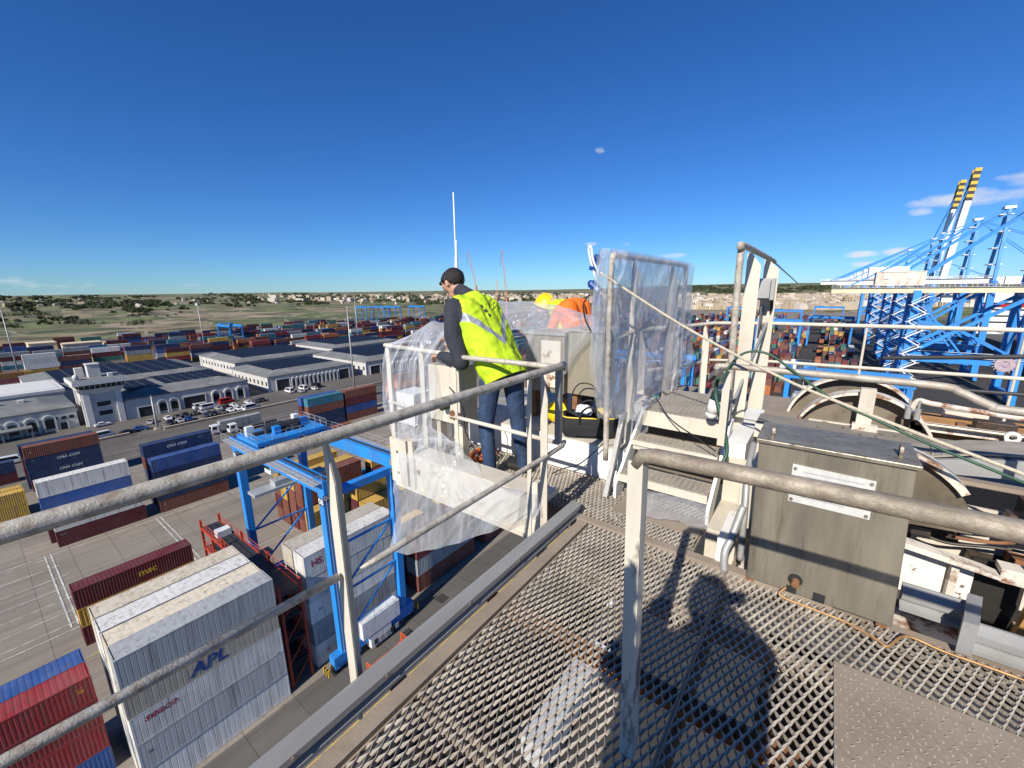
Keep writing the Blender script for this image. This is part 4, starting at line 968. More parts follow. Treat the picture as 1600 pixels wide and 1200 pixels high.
# ================================================================ QUAY CRANES
CREAMG = mat('cream_girder', (0.66, 0.56, 0.38), 0.6, 0, 0.15, 0.3, dirt=(0.25, 0.17, 0.09), dirt_amt=0.5, dirt_scale=0.3)
WHITEG = mat('white_girder', (0.74, 0.74, 0.72), 0.55, 0, 0.1, 0.3, dirt=(0.4, 0.33, 0.25), dirt_amt=0.4, dirt_scale=0.35)
RUSTW = mat('rusty_white_house', (0.68, 0.60, 0.50), 0.7, 0, 0.2, 0.3, dirt=(0.34, 0.11, 0.05), dirt_amt=0.75, dirt_scale=0.35, stretch=(1, 1, .35), lo=0.48, hi=0.66)
def quay_crane(yc, label, zg, girder, house, boom, top=76, stairs=True, sign=False, xb=0.0):
    t = thing('quay_crane', label, 'quay crane', (0, yc, 0), 0, 'ship to shore quay cranes'); xl, xw, hy = 27.0, 57.0, 9.0
    for x in (xl, xw):
        for s in (-1, 1):
            MB().bar((x, s * hy, 3), (x, s * (hy - 1.5), zg + 1), 2.2, 2.3, (0, 1, 0)).build('leg', BLUE, t)
            for k in range(4): MB().ring((x, s * hy - 3.2 + 2.1 * k, .6), 0, .2, .55, .4, 10).build('wheel', DARKM, t)
            MB().box((x - .6, s * hy - 4.4, .7), (x + .6, s * hy + 4.4, 2.2)).build('bogie', BLUE, t)
        MB().box((x - .9, -hy - 3, 2.2), (x + .9, hy + 3, 4.0)).build('sill_beam', BLUE, t)
        MB().box((x - .8, -hy + 1.2, zg - 1.6), (x + .8, hy - 1.2, zg + .4)).build('upper_beam', BLUE, t)
    for s in (-1, 1):
        MB().box((xl, s * (hy - .5) - .8, 14.0), (xw, s * (hy - .5) + .8, 16.4)).build('portal_beam', BLUE, t)
        MB().bar((xl, s * (hy - .6), 16.5), (xw, s * (hy - 1.4), zg - 1), 1.2).build('brace', BLUE, t)
        MB().bar((xw, s * (hy - .6), 16.5), ((xl + xw) / 2, s * (hy - 1), 26), .7).build('brace', BLUE, t)
        MB().bar((xl, s * (hy - 1.2), zg - 1), (xl + 16, s * (hy - .6), 16.5), .6).build('brace', BLUE, t)
        MB().bar((xl, -s * (hy - .3), 4.2), (xl, s * (hy - .5), 14), .6).build('brace', BLUE, t); MB().bar((xl, -s * (hy - .6), 16.4), (xl, s * (hy - 1.2), zg - 2), .7).build('brace', BLUE, t); MB().bar((xw, -s * (hy - .6), 16.4), (xw, s * (hy - 1.2), zg - 2), .7).build('brace', BLUE, t)
        MB().box((xl - 1.5, s * (hy - .5) - 1.6, 16.4), (xw + 1.5, s * (hy - .5) - .85, 16.5)).build('portal_walkway', WHITEG, t)
        MB().bar(((xl + xw) / 2, s * (hy - 1), 26), (xl, s * (hy - 1), 30), .6).build('brace', BLUE, t)
        # A frame and its stays
        MB().bar((xw, s * (hy - 1.6), zg), (xw + 1, s * 1.8, top), 1.1, 1.3).build('tower_leg', BLUE, t)
        MB().bar((xl - 4, s * 3.2, zg + 2), (xw + .6, s * 1.7, top - 1), 1.1, 1.0).build('back_stay', BLUE, t)
        MB().bar((xb + 4, s * 3.0, zg + 2), (xw, s * 1.7, top - .4), .5).build('back_stay', BLUE, t)
        g = MB().box((xb, s * 3.4 - .7, zg), (xw + 3, s * 3.4 + .7, zg + 2.3)).build('girder', girder, t)
        m = MB(); hand_rail(m, [(xb, s * 4.6, zg + 2.3), (xw + 3, s * 4.6, zg + 2.3)], 1.1, 3, .06); m.box((xb, min(s * 4.1, s * 4.8), zg + 2.2), (xw, max(s * 4.1, s * 4.8), zg + 2.3)); m.build('walkway', WHITEG, g)
    for k in range(7): x = xb + 1 + k * (xw - xb) / 6.2; MB().box((x - .4, -3, zg + .3), (x + .4, 3, zg + 1.6)).build('cross_beam', girder, t)
    hb = MB().box((xl - 13, -4.6, zg + 3.0), (xl + 2, 4.6, zg + 8.2)).box((xl - 13.2, -4.8, zg + 8.2), (xl + 2.2, 4.8, zg + 8.5)).build('machinery_house', house, t)
    for (a, b) in ((-10.5, -8.9), (-3.2, -1.6)): MB().box((xl + a, -4.9, zg + 5.6), (xl + b, -4.6, zg + 7.2)).build('louvre', WHITEG, hb)
    if sign:
        MB().box((xl - 8, -4.66, zg + 6.2), (xl - 6.2, -4.6, zg + 7.6)).build('emblem', PAINTS['blue'], hb)
        for k in range(3): MB().box((xl - 5.2 + 1.9 * k, -4.66, zg + 6.4), (xl - 3.9 + 1.9 * k, -4.6, zg + 7.5)).build('sign_letter_block', PAINTS['blue'], hb)
    MB().box((xw - .8, -2.6, top - .5), (xw + 2.6, 2.6, top + .7)).build('tower_head', WHITEG, t)
    for z in range(int(zg) + 8, int(top) - 2, 7): MB().box((xw - 2.2, -3.4, z), (xw + 2.2, 3.4, z + .35)).build('platform', WHITEG, t)
    # boom, hinged at the waterside legs
    L = 72; a = R(boom); hx, hz = xw + 4, zg + 1.1; d = Vector((math.cos(a), 0, math.sin(a))); u = Vector((-math.sin(a), 0, math.cos(a)))
    for s in (-1, 1):
        p = Vector((hx, s * 3.4, hz)); bm_ = MB().bar(p, p + d * (L - 20), 1.9, 3.2, u).build('boom', WHITEG, t)
        for k in range(10):
            q0 = p + d * (L - 20 + 2 * k); MB().bar(q0, q0 + d * 1.98, 1.9, 3.2, u).build('boom_stripe', HAZY if k % 2 else BLACK_INK, bm_)
        for f in (.42, .85): MB().bar(Vector((xw + 1, s * 1.8, top)), p + d * L * f + u * 1.2, .42).build('fore_stay', BLUE, t)
    for k in range(6): q0 = Vector((hx, 0, hz)) + d * (4 + k * 11); MB().bar(q0 + Vector((0, -3, 0)), q0 + Vector((0, 3, 0)), .8).build('boom_tie', WHITEG, t)
    # trolley cab under the girder
    cb = MB().box((xl + 8, -1.4, zg - 3.6), (xl + 11, 1.4, zg - .9)).build('cab', PANEL, t); MB().box((xl + 7.96, -1.2, zg - 3.2), (xl + 8, 1.2, zg - 1.6)).build('cab_window', CARGLASS, cb)
    if stairs:
        m = MB(); z = 4.0; k = 0
        while z < zg - 3:
            xa, xc = (xl - 1.6, xl + 3.2) if k % 2 == 0 else (xl + 3.2, xl - 1.6)
            for yy in (-hy - 1.6, -hy - 2.5): m.bar((xa, yy, z), (xc, yy, z + 3.2), .16, .3); m.tube([(xa, yy, z + 1.1), (xc, yy, z + 4.3)], .06, 4)
            for q in range(9): f = (q + .5) / 9; m.box((xa + (xc - xa) * f - .25, -hy - 2.5, z + 3.2 * f - .03), (xa + (xc - xa) * f + .25, -hy - 1.6, z + 3.2 * f + .03))
            m.box((xc - .8, -hy - 2.6, z + 3.15), (xc + .8, -hy - 1.0, z + 3.25)); z += 3.2; k += 1
        m.build('stairway', WHITEG, t)
    return t
quay_crane(236, 'blue quay crane with cream girder, zigzag stairs and rusty white machinery house', 40.4, CREAMG, RUSTW, 0, 74)
t = bpy.data.objects['quay_crane']
w = MB().ring((0, 0, 0), 1, 1.2, 2.6, .5, 30).ring((0, 0, 0), 1, 0, .7, .6, 16)
for k in range(18): a = k * math.pi / 9; w.bar((.6 * math.cos(a), 0, .6 * math.sin(a)), (3.2 * math.cos(a), 0, 3.2 * math.sin(a)), .12, .3)
o = w.build('cable_reel', mat('reel_mauve', (0.40, 0.31, 0.33), 0.7, 0, 0.25, 1.0), t); o.location = (xw_reel := 53.5, -10.3, 15.0)
quay_crane(287, 'blue quay crane squeezed behind the cream girder one', 44.0, WHITEG, WHITEG, 0, 76, xb=2)
quay_crane(338, 'blue quay crane with white girder and lettered white machinery house', 44.5, WHITEG, WHITEG, 0, 77, sign=True, xb=-6)
quay_crane(424, 'first quay crane with striped boom raised, taller against the sky', 45.0, WHITEG, WHITEG, 85, 78, xb=-5)
quay_crane(464, 'second quay crane with striped boom raised, just past the first raised one', 45.0, WHITEG, WHITEG, 85, 78, stairs=False, xb=-5)
quay_crane(590, 'farthest blue quay crane at the end of the quay', 45.5, WHITEG, WHITEG, 0, 78, stairs=False, xb=-5)
# ================================================================ SHIP at the quay
t = thing('container_ship', 'dark hulled container ship with white bridge block moored under the cranes', 'ship')
hull = MB(); yy = [(250, .5), (262, 8), (285, 15), (480, 16), (500, 12), (510, 8)]
vs = []; fs = []
for (y, w_) in yy: vs += [(94 - w_ * .9, y, -4), (94 + w_ * .9, y, -4), (94 + w_, y, 12), (94 - w_, y, 12)]
for i in range(len(yy) - 1):
    for k in range(4): fs.append((i * 4 + k, i * 4 + (k + 1) % 4, (i + 1) * 4 + (k + 1) % 4, (i + 1) * 4 + k))
fs += [(0, 1, 2, 3), tuple((len(yy) - 1) * 4 + k for k in (3, 2, 1, 0))]
hull.add(vs, fs); hull.build('hull', flat('hull_navy', (0.012, 0.02, 0.04), 0.5), t)
MB().box((79, 405, 12), (109, 420, 34)).box((77, 407, 34), (111, 418, 38)).build('bridge_block', PANEL, t)
for z in (15, 19, 23, 27, 31): MB().box((80, 404.9, z), (108, 405, z + 1.0)).build('window_band', GLASS, t)
MB().box((79.5, 404.6, 29.2), (108.5, 404.95, 31.0)).build('red_band', PAINTS['red'], t)
MB().box((90, 425, 12), (98, 433, 40)).build('funnel', PAINTS['red'], t)
cargo = MB()
for k in range(12):
    for j in range(3): cargo.cur = fr.randrange(8); cargo.box((79.6 + 2.5 * k, 300 + 14 * j, 12.1), (82 + 2.5 * k, 312.2 + 14 * j, 14.7))
o = cargo.build('deck_cargo', fmats, t); o['kind'] = 'stuff'
# ================================================================ things on the quay below the walkway
ORNG = mat('safety_orange', (0.62, 0.10, 0.02), 0.6, 0, 0.2, 1.0)
def barrier(p, rz, lab, L=3.2):
    t = thing('barrier', lab, 'barrier', p, rz, 'orange safety barriers on the quay')
    for x in (-L / 2, L / 2): MB().box((x - .06, -.06, 0), (x + .06, .06, 1.3)).box((x - .1, -.45, 0), (x + .1, .45, .08)).build('post', ORNG, t)
    for z in (.4, .85, 1.25): MB().box((-L / 2, -.04, z), (L / 2, .04, z + .1)).build('rail', ORNG, t)
for (px, py, a) in ((600, 1040, 40), (622, 1022, 40), (588, 1062, 130), (640, 1012, 130)):
    g = GZ(px, py, 0); barrier((g.x, g.y, .02), R(90 + a - 40), 'small orange barrier fencing an opening in the gantry lane')
UNDER = [(-16.5, 31, 'pale', 0), (-20.5, 30, 'grey', 0), (-20, 55, 'grey', 180), (-22, 62, 'grey', 0)]
for i, (x, y, b, a) in enumerate(UNDER):
    lorry(x, y, R(a), 'white', b, ('white boxed lorry on the quay seen through the walkway mesh' if b in ('white', 'pale') else 'grey boxed lorry on the quay seen through the walkway mesh'), 'lorries seen through the walkway mesh')
def orange_frame(x, y, rz, s):
    t = thing('cargo_frame', 'orange steel cargo frame standing on the quay under the walkway mesh', 'cargo frame', (x, y, .02), rz, 'orange cargo frames on the quay')
    for x in (-s, 0, s):
        for y in (-1.2, 1.2): MB().box((x - .12, y - .12, 0), (x + .12, y + .12, 2.2)).build('post', ORNG, t)
    for y in (-1.2, 1.2):
        for z in (.2, 2.1): MB().box((-s, y - .12, z), (s, y + .12, z + .22)).build('beam', ORNG, t)
    for k in range(9): x = -s + 2 * s * k / 8; MB().box((x - .09, -1.2, 2.12), (x + .09, 1.2, 2.3)).build('slat', ORNG, t)
for (x, y, a, s) in ((-20, 14.5, 2, 4.5), (-15, 13, 92, 3.5), (-24.2, 20, 91, 4), (-11, 15, 3, 3.2), (-27, 9, 88, 4), (-5.5, 14, 2, 2.6)): orange_frame(x, y, R(a), s)
# ================================================================ THE CRANE PLATFORM (x, y as the yard, z above the walkway)
GALV = mat('galvanised_pipe', (0.52, 0.475, 0.395), 0.55, 0.1, 0.35, 14, dirt=(0.22, 0.155, 0.10), dirt_amt=0.75, dirt_scale=24, stretch=(1, 1, 1), bump=0.35, bump_scale=120, lo=0.48, hi=0.66)
WPAINT = mat('old_white_paint', (0.58, 0.525, 0.425), 0.65, 0, 0.16, 3, dirt=(0.36, 0.28, 0.19), dirt_amt=0.6, dirt_scale=7, stretch=(1, 1, .4), bump=0.15, bump_scale=60, lo=0.54, hi=0.78)
WCLEAN = mat('white_paint', (0.76, 0.74, 0.68), 0.6, 0, 0.1, 3, dirt=(0.42, 0.34, 0.25), dirt_amt=0.5, dirt_scale=9, bump=0.1, bump_scale=50, lo=0.58, hi=0.74)
RUSTP = mat('rusty_white_paint', (0.66, 0.60, 0.50), 0.7, 0, 0.2, 4, dirt=(0.20, 0.075, 0.028), dirt_amt=0.95, dirt_scale=7, bump=0.25, bump_scale=50, lo=0.52, hi=0.62)
RUST = mat('rust', (0.26, 0.12, 0.055), 0.9, 0.1, 0.45, 9, dirt=(0.10, 0.045, 0.025), dirt_amt=0.7, dirt_scale=16, bump=0.4, bump_scale=60)
ORUST = mat('orange_rust_paint', (0.45, 0.235, 0.075), 0.8, 0, 0.35, 8, dirt=(0.20, 0.10, 0.05), dirt_amt=0.7, dirt_scale=12, bump=0.2)
GRATE = mat('dusty_mesh_steel', (0.43, 0.385, 0.32), 0.75, 0.0, 0.3, 6, dirt=(0.20, 0.135, 0.09), dirt_amt=0.7, dirt_scale=9, lo=0.5, hi=0.72)
PLATE = mat('dusty_plate', (0.31, 0.25, 0.19), 0.8, 0.1, 0.22, 4, dirt=(0.19, 0.145, 0.11), dirt_amt=0.6, dirt_scale=8, bump=0.15, bump_scale=70)
TOE = mat('zinc_toe_board', (0.37, 0.365, 0.345), 0.5, 0.35, 0.18, 5, dirt=(0.24, 0.21, 0.17), dirt_amt=0.6, dirt_scale=8, stretch=(1, .2, 1), bump=0.12, bump_scale=70)
BLACKM = mat('black_rubber', (0.014, 0.014, 0.015), 0.6, 0, 0.3, 12); GREEN = mat('green_hose_rubber', (0.02, 0.075, 0.04), 0.5, 0, 0.3, 20); ROPE = mat('pale_rope', (0.55, 0.48, 0.36), 0.9, 0, 0.25, 60, bump=0.6, bump_scale=260)
BOLT = mat('bolt_steel', (0.30, 0.25, 0.2), 0.5, 0.6, 0.4, 30)
def at_deck(o): o.location.z += DECK; return o
def dthing(name, label, cat, group=None): return thing(name, label, cat, (0, 0, DECK), 0, group)
def smoothpath(pts, n=8):
    P = [Vector(p) for p in pts]; out = []
    for i in range(len(P) - 1):
        a, b, c, d = P[max(i - 1, 0)], P[i], P[i + 1], P[min(i + 2, len(P) - 1)]
        for k in range(n):
            t = k / n; out.append(.5 * ((2 * b) + (c - a) * t + (2 * a - 5 * b + 4 * c - d) * t * t + (3 * b - a - 3 * c + d) * t ** 3))
    out.append(P[-1]); return out

# ---------------------------------------------------------------- the mesh walkway
def expanded(x0, x1, y0, y1, lw=.080, sw=.034, z=0.0):
    m = MB(); p = sw / 2; n = int((x1 - x0) / p); k = int((y1 - y0) / (lw / 2)); hw, hh = .0019, .0082
    for i in range(n + 1):
        s = 1 if i % 2 else -1; o = len(m.v)
        for j in range(2 * k + 1):
            ph = (j % 4); tri = (-1, -.55, 1, .55)[0] if False else (1 if ph in (0, 1) else -1)
            # a flat at each bond, a slanted strand between bonds
            y = y0 + (j // 2) * lw / 2 + (lw * .11 if j % 2 else -lw * .0)
            tri = 1 if (j // 2) % 2 == 0 else -1
            x = x0 + i * p + s * tri * (p / 2); zz = z - .003 + s * tri * .0045
            t = .0028 * s * tri
            for (dx, dz) in ((-hw - t, -hh), (hw - t, -hh), (hw + t, hh), (-hw + t, hh)): m.v.append((x + dx, y, zz + dz))
        for j in range(2 * k):
            for q in range(4): a = o + j * 4; m.f.append((a + q, a + (q + 1) % 4, a + 4 + (q + 1) % 4, a + 4 + q)); m.mi.append(0)
    return m
wk = dthing('crane_walkway', 'dusty expanded metal crane walkway with support joists and tread plate', 'walkway')
for (x0, x1, y0, y1) in ((-1.14, -.300, -1.0, 2.42), (-.276, 1.7, -1.0, 2.43), (-2.98, -.50, 2.49, 3.1)):
    o = expanded(x0, x1, y0, y1).build('mesh_panel', GRATE, wk); o['kind'] = 'stuff'
    MB().box((x0 - .011, y0, -.02), (x0 - .003, y1, .004)).build('edge_bar', PLATE, wk); MB().box((x1 + .003, y0, -.02), (x1 + .011, y1, .004)).build('edge_bar', PLATE, wk)
MB().box((-1.30, 2.425, -.03), (.2, 2.487, .008)).build('cross_bar', PLATE, wk)
MB().box((-1.24, -1.1, -.022), (-1.169, 2.42, .004)).build('edge_angle', PLATE, wk)
for (y, mt) in ((-.45, PLATE), (.1, PLATE), (.86, PLATE), (1.49, RUST), (1.98, PLATE), (2.46, PLATE)):
    MB().box((-1.33, y - .04, -.035), (1.8, y + .04, -.024)).box((-1.33, y + .03, -.15), (1.8, y + .04, -.035)).build('joist', mt, wk)
for x in (-1.33, -.29, 1.0): MB().box((x - .012, -1.1, -.26), (x + .012, 3.1, -.155)).build('bearer', PLATE, wk)
MB().box((-3.0, 2.50, -.16), (-.5, 2.58, -.024)).build('joist', PLATE, wk); MB().box((-3.0, 3.02, -.16), (-.5, 3.09, -.024)).build('joist', PLATE, wk)
OILY_SHADE = mat('oily_shaded_girder', (0.032, 0.028, 0.024), 0.7, 0.1, 0.5, 5, dirt=(0.09, 0.06, 0.04), dirt_amt=0.6, dirt_scale=6)  # oily brown taken near black, carrying the shade below the mesh
MB().box((-.05, .3, -.75), (1.8, 2.75, -.55)).build('girder_top', OILY_SHADE, wk); MB().box((-1.34, -1.2, -.62), (-1.02, 3.05, -.36)).build('girder_top', OILY_SHADE, wk)
MB().box((-.6, .15, -.9), (1.8, .32, -.7)).build('blue_cross_beam', BLUE, wk)
tp = MB().box((.205, -.6, .002), (1.7, 2.035, .009)).build('tread_plate', PLATE, wk)
m = MB()
lz = MB()
i = 0; yy_ = -.55
while yy_ < 2.0:
    xx = .24 + (i % 2) * .017; j = 0
    while xx < 1.66:
        a = R(45 if (i + j) % 2 else -45); Mx = Matrix.Translation((xx, yy_, .009)) @ Matrix.Rotation(a, 4, 'Z')
        vs = [Mx @ Vector(p) for p in ((-.013, 0, 0), (0, -.0045, 0), (.013, 0, 0), (0, .0045, 0), (-.007, 0, .0026), (.007, 0, .0026))]
        lz.add(vs, [(0, 1, 5, 4), (1, 2, 5), (2, 3, 4, 5), (3, 0, 4)]); xx += .034; j += 1
    yy_ += .03; i += 1
o = lz.build('tread_pattern', PLATE, tp); o['kind'] = 'stuff'
# toe board: a ribbed zinc profile
def toe_profile(h=.13): return [(0, 0), (.055, 0), (.055, .02), (.03, .032), (.03, .052), (.058, .066), (.058, .1), (.03, .118), (.012, h), (0, h)]
pr = [(-1.315 + a, b * .85) for a, b in toe_profile()]
o = MB().prism(pr, 1, -1.1, 2.47).build('toe_board', TOE, wk)
for y in (.05, .42, .8, 1.3, 1.72, 2.1): MB().tube([(-1.262, y, .071), (-1.252, y, .071)], .008, 8).build('bolt', BOLT, o)
pr = [(2.47 + a * -1, b) for a, b in toe_profile()]
m = MB()
def toe_x(m, x0, x1, y, s=-1): m.prism([(y + s * a, b) for a, b in toe_profile()], 0, x0, x1)
toe_x(m, .47, .70, 2.66); m.build('toe_board', TOE, wk); m = MB(); toe_x(m, .66, 1.9, 2.50); m.build('toe_board', TOE, wk)
MB().prism([(.64, 2.42), (.69, 2.42), (.75, 2.68), (.70, 2.68)], 2, 0, .16).build('corner_gusset', TOE, wk)

# ---------------------------------------------------------------- handrails
def angle_post(m, x, y, z0, z1, w=.052, th=.007, fx=1, fy=1, tip=.16):
    """an angle iron whose head is cut to a slant; corner at x, y, legs run towards fx, fy"""
    for leg in (0, 1):
        zz = [(z0, w), (z1 - tip, w), (z1, w * .3)]
        vs = []
        for (z, ww) in zz:
            if leg == 0: a = [(x, y), (x + fx * ww, y), (x + fx * ww, y + fy * th), (x, y + fy * th)]
            else: a = [(x, y + fy * th), (x + fx * th, y + fy * th), (x + fx * th, y + fy * ww), (x, y + fy * ww)]
            vs += [(p[0], p[1], z) for p in a]
        fs = []
        for i in range(2): fs += [(i * 4 + k, i * 4 + (k + 1) % 4, i * 4 + 4 + (k + 1) % 4, i * 4 + 4 + k) for k in range(4)]
        fs += [(0, 3, 2, 1), (8, 9, 10, 11)]; m.add(vs, fs)
    return m
def pipe(pts, r, n=14): return MB().tube(pts, r, n)
t = dthing('handrail', 'weathered pipe handrail on cream posts running along the mesh walkway', 'handrail')
pipe([(-1.355, -1.6, 1.105), (-1.352, -.4, 1.108), (-1.35, .7, 1.105), (-1.35, 1.6, 1.11), (-1.352, 2.30, 1.115), (-1.36, 2.375, 1.115)], .0235, 18).build('top_rail', GALV, t, smooth=True)
pipe([(-1.345, -1.6, .61), (-1.345, -.2, .595), (-1.345, .69, .562)], .0155, 12).build('mid_rail', GALV, t, smooth=True)
pipe([(-1.325, .77, .56), (-1.32, .83, .56), (-1.325, 1.0, .56), (-1.335, 2.13, .557), (-1.34, 2.34, .56), (-1.37, 2.42, .56)], [.004, .013, .0155, .0155, .0155, .0155], 12).build('mid_rail', GALV, t, smooth=True)
angle_post(MB(), -1.375, .705, -.12, 1.09).build('post', WPAINT, t); angle_post(MB(), -1.375, 2.12, -.12, 1.095).build('post', WPAINT, t)
angle_post(MB(), -1.395, 2.0, .02, 1.095, .03, tip=.02).build('post', WPAINT, t)
MB().box((-1.385, 2.31, .58), (-1.345, 2.345, 1.10)).build('gate_bar', mat('dark_grey_bar', (0.22, 0.22, 0.22), 0.5, 0.4), t)  # gate bar in its own dark grey
t = dthing('handrail', 'cream pipe handrail behind which the man in the yellow vest stands', 'handrail')
pipe([(-2.42, 2.415, 1.075), (-2.2, 2.415, 1.078), (-1.37, 2.42, 1.085)], .0195, 14).build('top_rail', GALV, t, smooth=True)
pipe([(-2.50, 2.43, .55), (-2.2, 2.43, .545), (-1.42, 2.43, .535)], .0165, 12).build('mid_rail', WPAINT, t, smooth=True)
angle_post(MB(), -2.46, 2.43, -.02, 1.06, .045, tip=.03).build('post', WPAINT, t)
MB().cbox((-2.47, 2.44, .56), (.05, .05, .07)).build('clamp', RUST, t)
t = dthing('handrail', 'thick stained pipe handrail on one bent post over the tread plate', 'handrail')
pipe([(-.405, 1.15, 1.085), (-.385, 1.15, 1.118), (-.35, 1.15, 1.125), (.35, 1.16, 1.135), (1.8, 1.16, 1.14)], [.02, .0225, .0235, .0235, .0235], 20).build('top_rail', mat('stained_pipe', (0.37, 0.315, 0.24), 0.55, 0.3, 0.4, 10, dirt=(0.15, 0.11, 0.08), dirt_amt=0.7, dirt_scale=16, bump=0.35, bump_scale=110, lo=0.42, hi=0.66), t, smooth=True)
m = MB(); ww = .046
pts = [(-.425, 1.1), (-.42, .8), (-.413, .5), (-.405, .25), (-.40, 0.0)]
vs = []
for (x, z) in pts: vs += [(x, 1.135, z), (x + ww, 1.135, z), (x + ww, 1.145, z), (x, 1.145, z)]
fs = [(i * 4 + k, i * 4 + (k + 1) % 4, i * 4 + 4 + (k + 1) % 4, i * 4 + 4 + k) for i in range(4) for k in range(4)] + [(3, 2, 1, 0), (16, 17, 18, 19)]
m.add(vs, fs)
vs = []
for (x, z) in pts: vs += [(x + ww - .006, 1.146, z), (x + ww, 1.146, z), (x + ww, 1.185, z), (x + ww - .006, 1.185, z)]
m.add(vs, fs); m.build('post', mat('flaking_post_paint', (0.56, 0.51, 0.42), 0.75, 0, 0.25, 6, dirt=(0.13, 0.10, 0.075), dirt_amt=0.9, dirt_scale=12, stretch=(1, 1, .25), bump=0.3, bump_scale=60, lo=0.54, hi=0.62), t)
t = dthing('handrail', 'rust streaked pipe rail with a kink passing behind the steel cabinet', 'handrail')
pipe(smoothpath([(-.53, 2.97, 1.08), (-.49, 2.97, 1.10), (.1, 2.97, 1.10), (.50, 2.97, 1.095), (.58, 2.95, 1.075), (.68, 2.93, 1.03), (.78, 2.93, 1.015), (1.5, 2.93, 1.01)], 6), .021, 16).build('top_rail', mat('rust_streaked_pipe', (0.42, 0.38, 0.32), 0.55, 0.25, 0.3, 9, dirt=(0.34, 0.20, 0.11), dirt_amt=0.7, dirt_scale=7, bump=0.3, bump_scale=110, lo=0.48, hi=0.68), t, smooth=True)
angle_post(MB(), -.50, 2.98, .55, 1.08, .045, tip=.03).build('post', WPAINT, t); angle_post(MB(), .95, 2.95, 0, 1.0, .045, tip=.03).build('post', WPAINT, t)
t = dthing('handrail', 'thin cream railing at the far edge of the machinery floor', 'handrail')
fp = [(-1.86, 5.15), (-1.45, 6.1), (-1.31, 6.6), (-.67, 6.92), (1.9, 7.1), (3.4, 7.2)]
for z, r in ((1.1, .026), (.56, .022)): pipe([(x, y, z) for x, y in fp], r, 10).build('rail', WPAINT, t, smooth=True)
for (x, y) in ((-1.86, 5.15), (-1.6, 5.75), (-1.38, 6.35)): angle_post(MB(), x, y, -.1, 1.08, .09, tip=.25).build('post', WPAINT, t)
for (x, y) in ((.42, 7.0), (1.78, 7.09), (3.0, 7.17)): pipe([(x, y, 0), (x, y, 1.1)], .014, 8).build('post', WPAINT, t)

# ---------------------------------------------------------------- stairs up to the machinery floor
t = dthing('stair', 'short cream steel stair with ribbed treads beside the wrapped handrail', 'stair')
RIBT = mat('tread_steel', (0.36, 0.32, 0.26), 0.75, 0.1, 0.25, 6, dirt=(0.2, 0.16, 0.12), dirt_amt=0.6, dirt_scale=9)
def tread(y0, y1, z, ribs=True, front=.06):
    o = MB().box((-1.15, y0, z - .012), (-.51, y1, z)).build('tread', RIBT, t)
    MB().box((-1.15, y0 - .008, z - front), (-.51, y0, z - .001)).box((-1.15, y1, z - front), (-.51, y1 + .008, z)).build('nosing', WPAINT, o)
    if ribs:
        m = MB(); x = -1.12
        while x < -.54: m.prism([(x, z), (x + .012, z + .008), (x + .024, z)], 1, y0 + .01, y1 - .01); x += .04
        m.build('rib', RIBT, o)
    return o
tread(2.90, 3.10, .20); tread(3.13, 3.31, .41, front=.04); MB().box((-1.14, 3.14, .33), (-.52, 3.16, .365)).build('tread_angle', WPAINT, t)
tread(3.37, 4.24, .60, front=.13)
for x in (-1.175, -.505):
    MB().prism([(2.86, 0), (2.98, 0), (3.52, .6), (3.4, .6), (2.86, .12)], 0, x, x + .022).build('stringer', WCLEAN, t)
MB().box((-1.16, 3.55, .02), (-.5, 3.6, .47)).build('gap_shade_plate', mat('shade_plate', (0.16, 0.13, 0.10), 0.8), t)  # dark plate added for the gap under the stair, its shade in the colour
MB().prism([(2.80, .02), (2.84, .02), (3.12, .62), (3.08, .62)], 0, -1.235, -1.20).prism([(2.86, .02), (2.88, .02), (3.16, .62), (3.14, .62)], 0, -1.225, -1.205).build('conduit', TOE, t)
MB().box((-.50, 3.30, .3), (-.36, 4.4, .48)).build('side_beam', WCLEAN, t)

# stair handrails: one wrapped in film, one bare
t = dthing('stair_handrail', 'cream tubular stair handrail wrapped in clear plastic film', 'handrail')
pipe(smoothpath([(-1.25, 2.86, .3), (-1.25, 2.83, 1.2), (-1.25, 2.83, 1.74), (-1.25, 2.87, 1.82), (-1.25, 3.0, 1.83), (-1.25, 4.55, 1.83), (-1.25, 4.68, 1.81), (-1.25, 4.72, 1.72), (-1.25, 4.75, .6)], 6), .021, 14).build('frame_tube', GALV, t, smooth=True)
angle_post(MB(), -1.285, 3.30, .3, 1.81, .075, tip=.12).build('post', WPAINT, t); angle_post(MB(), -1.285, 4.28, .3, 1.81, .09, tip=.14).build('post', WPAINT, t)
pipe([(-1.25, 2.84, 1.22), (-1.25, 4.74, 1.36)], .012, 10).build('mid_rail', GALV, t)
t = dthing('stair_handrail', 'bare cream stair handrail with tube newel and two flat posts', 'handrail')
pipe(smoothpath([(-.52, 3.42, .35), (-.52, 3.34, 1.1), (-.52, 3.27, 1.72), (-.52, 3.28, 1.84), (-.52, 3.36, 1.88), (-.52, 4.9, 1.87), (-.52, 5.3, 1.86)], 6), .0225, 14).build('frame_tube', GALV, t, smooth=True)
angle_post(MB(), -.555, 3.80, .3, 1.86, .10, tip=.10).build('post', WPAINT, t); angle_post(MB(), -.555, 4.85, .3, 1.86, .13, tip=.10).build('post', WPAINT, t)
MB().box((-.60, 4.6, 1.50), (-.46, 4.85, 1.66)).cbox((-.53, 4.72, 1.58), (.2, .06, .2)).build('lamp_box', TOE, t)
MB().box((-.53, 4.7, 1.2), (-.515, 5.1, 1.42)).build('plate', mat('grey_blue_plate', (0.10, 0.11, 0.13), 0.5, 0.3), t)
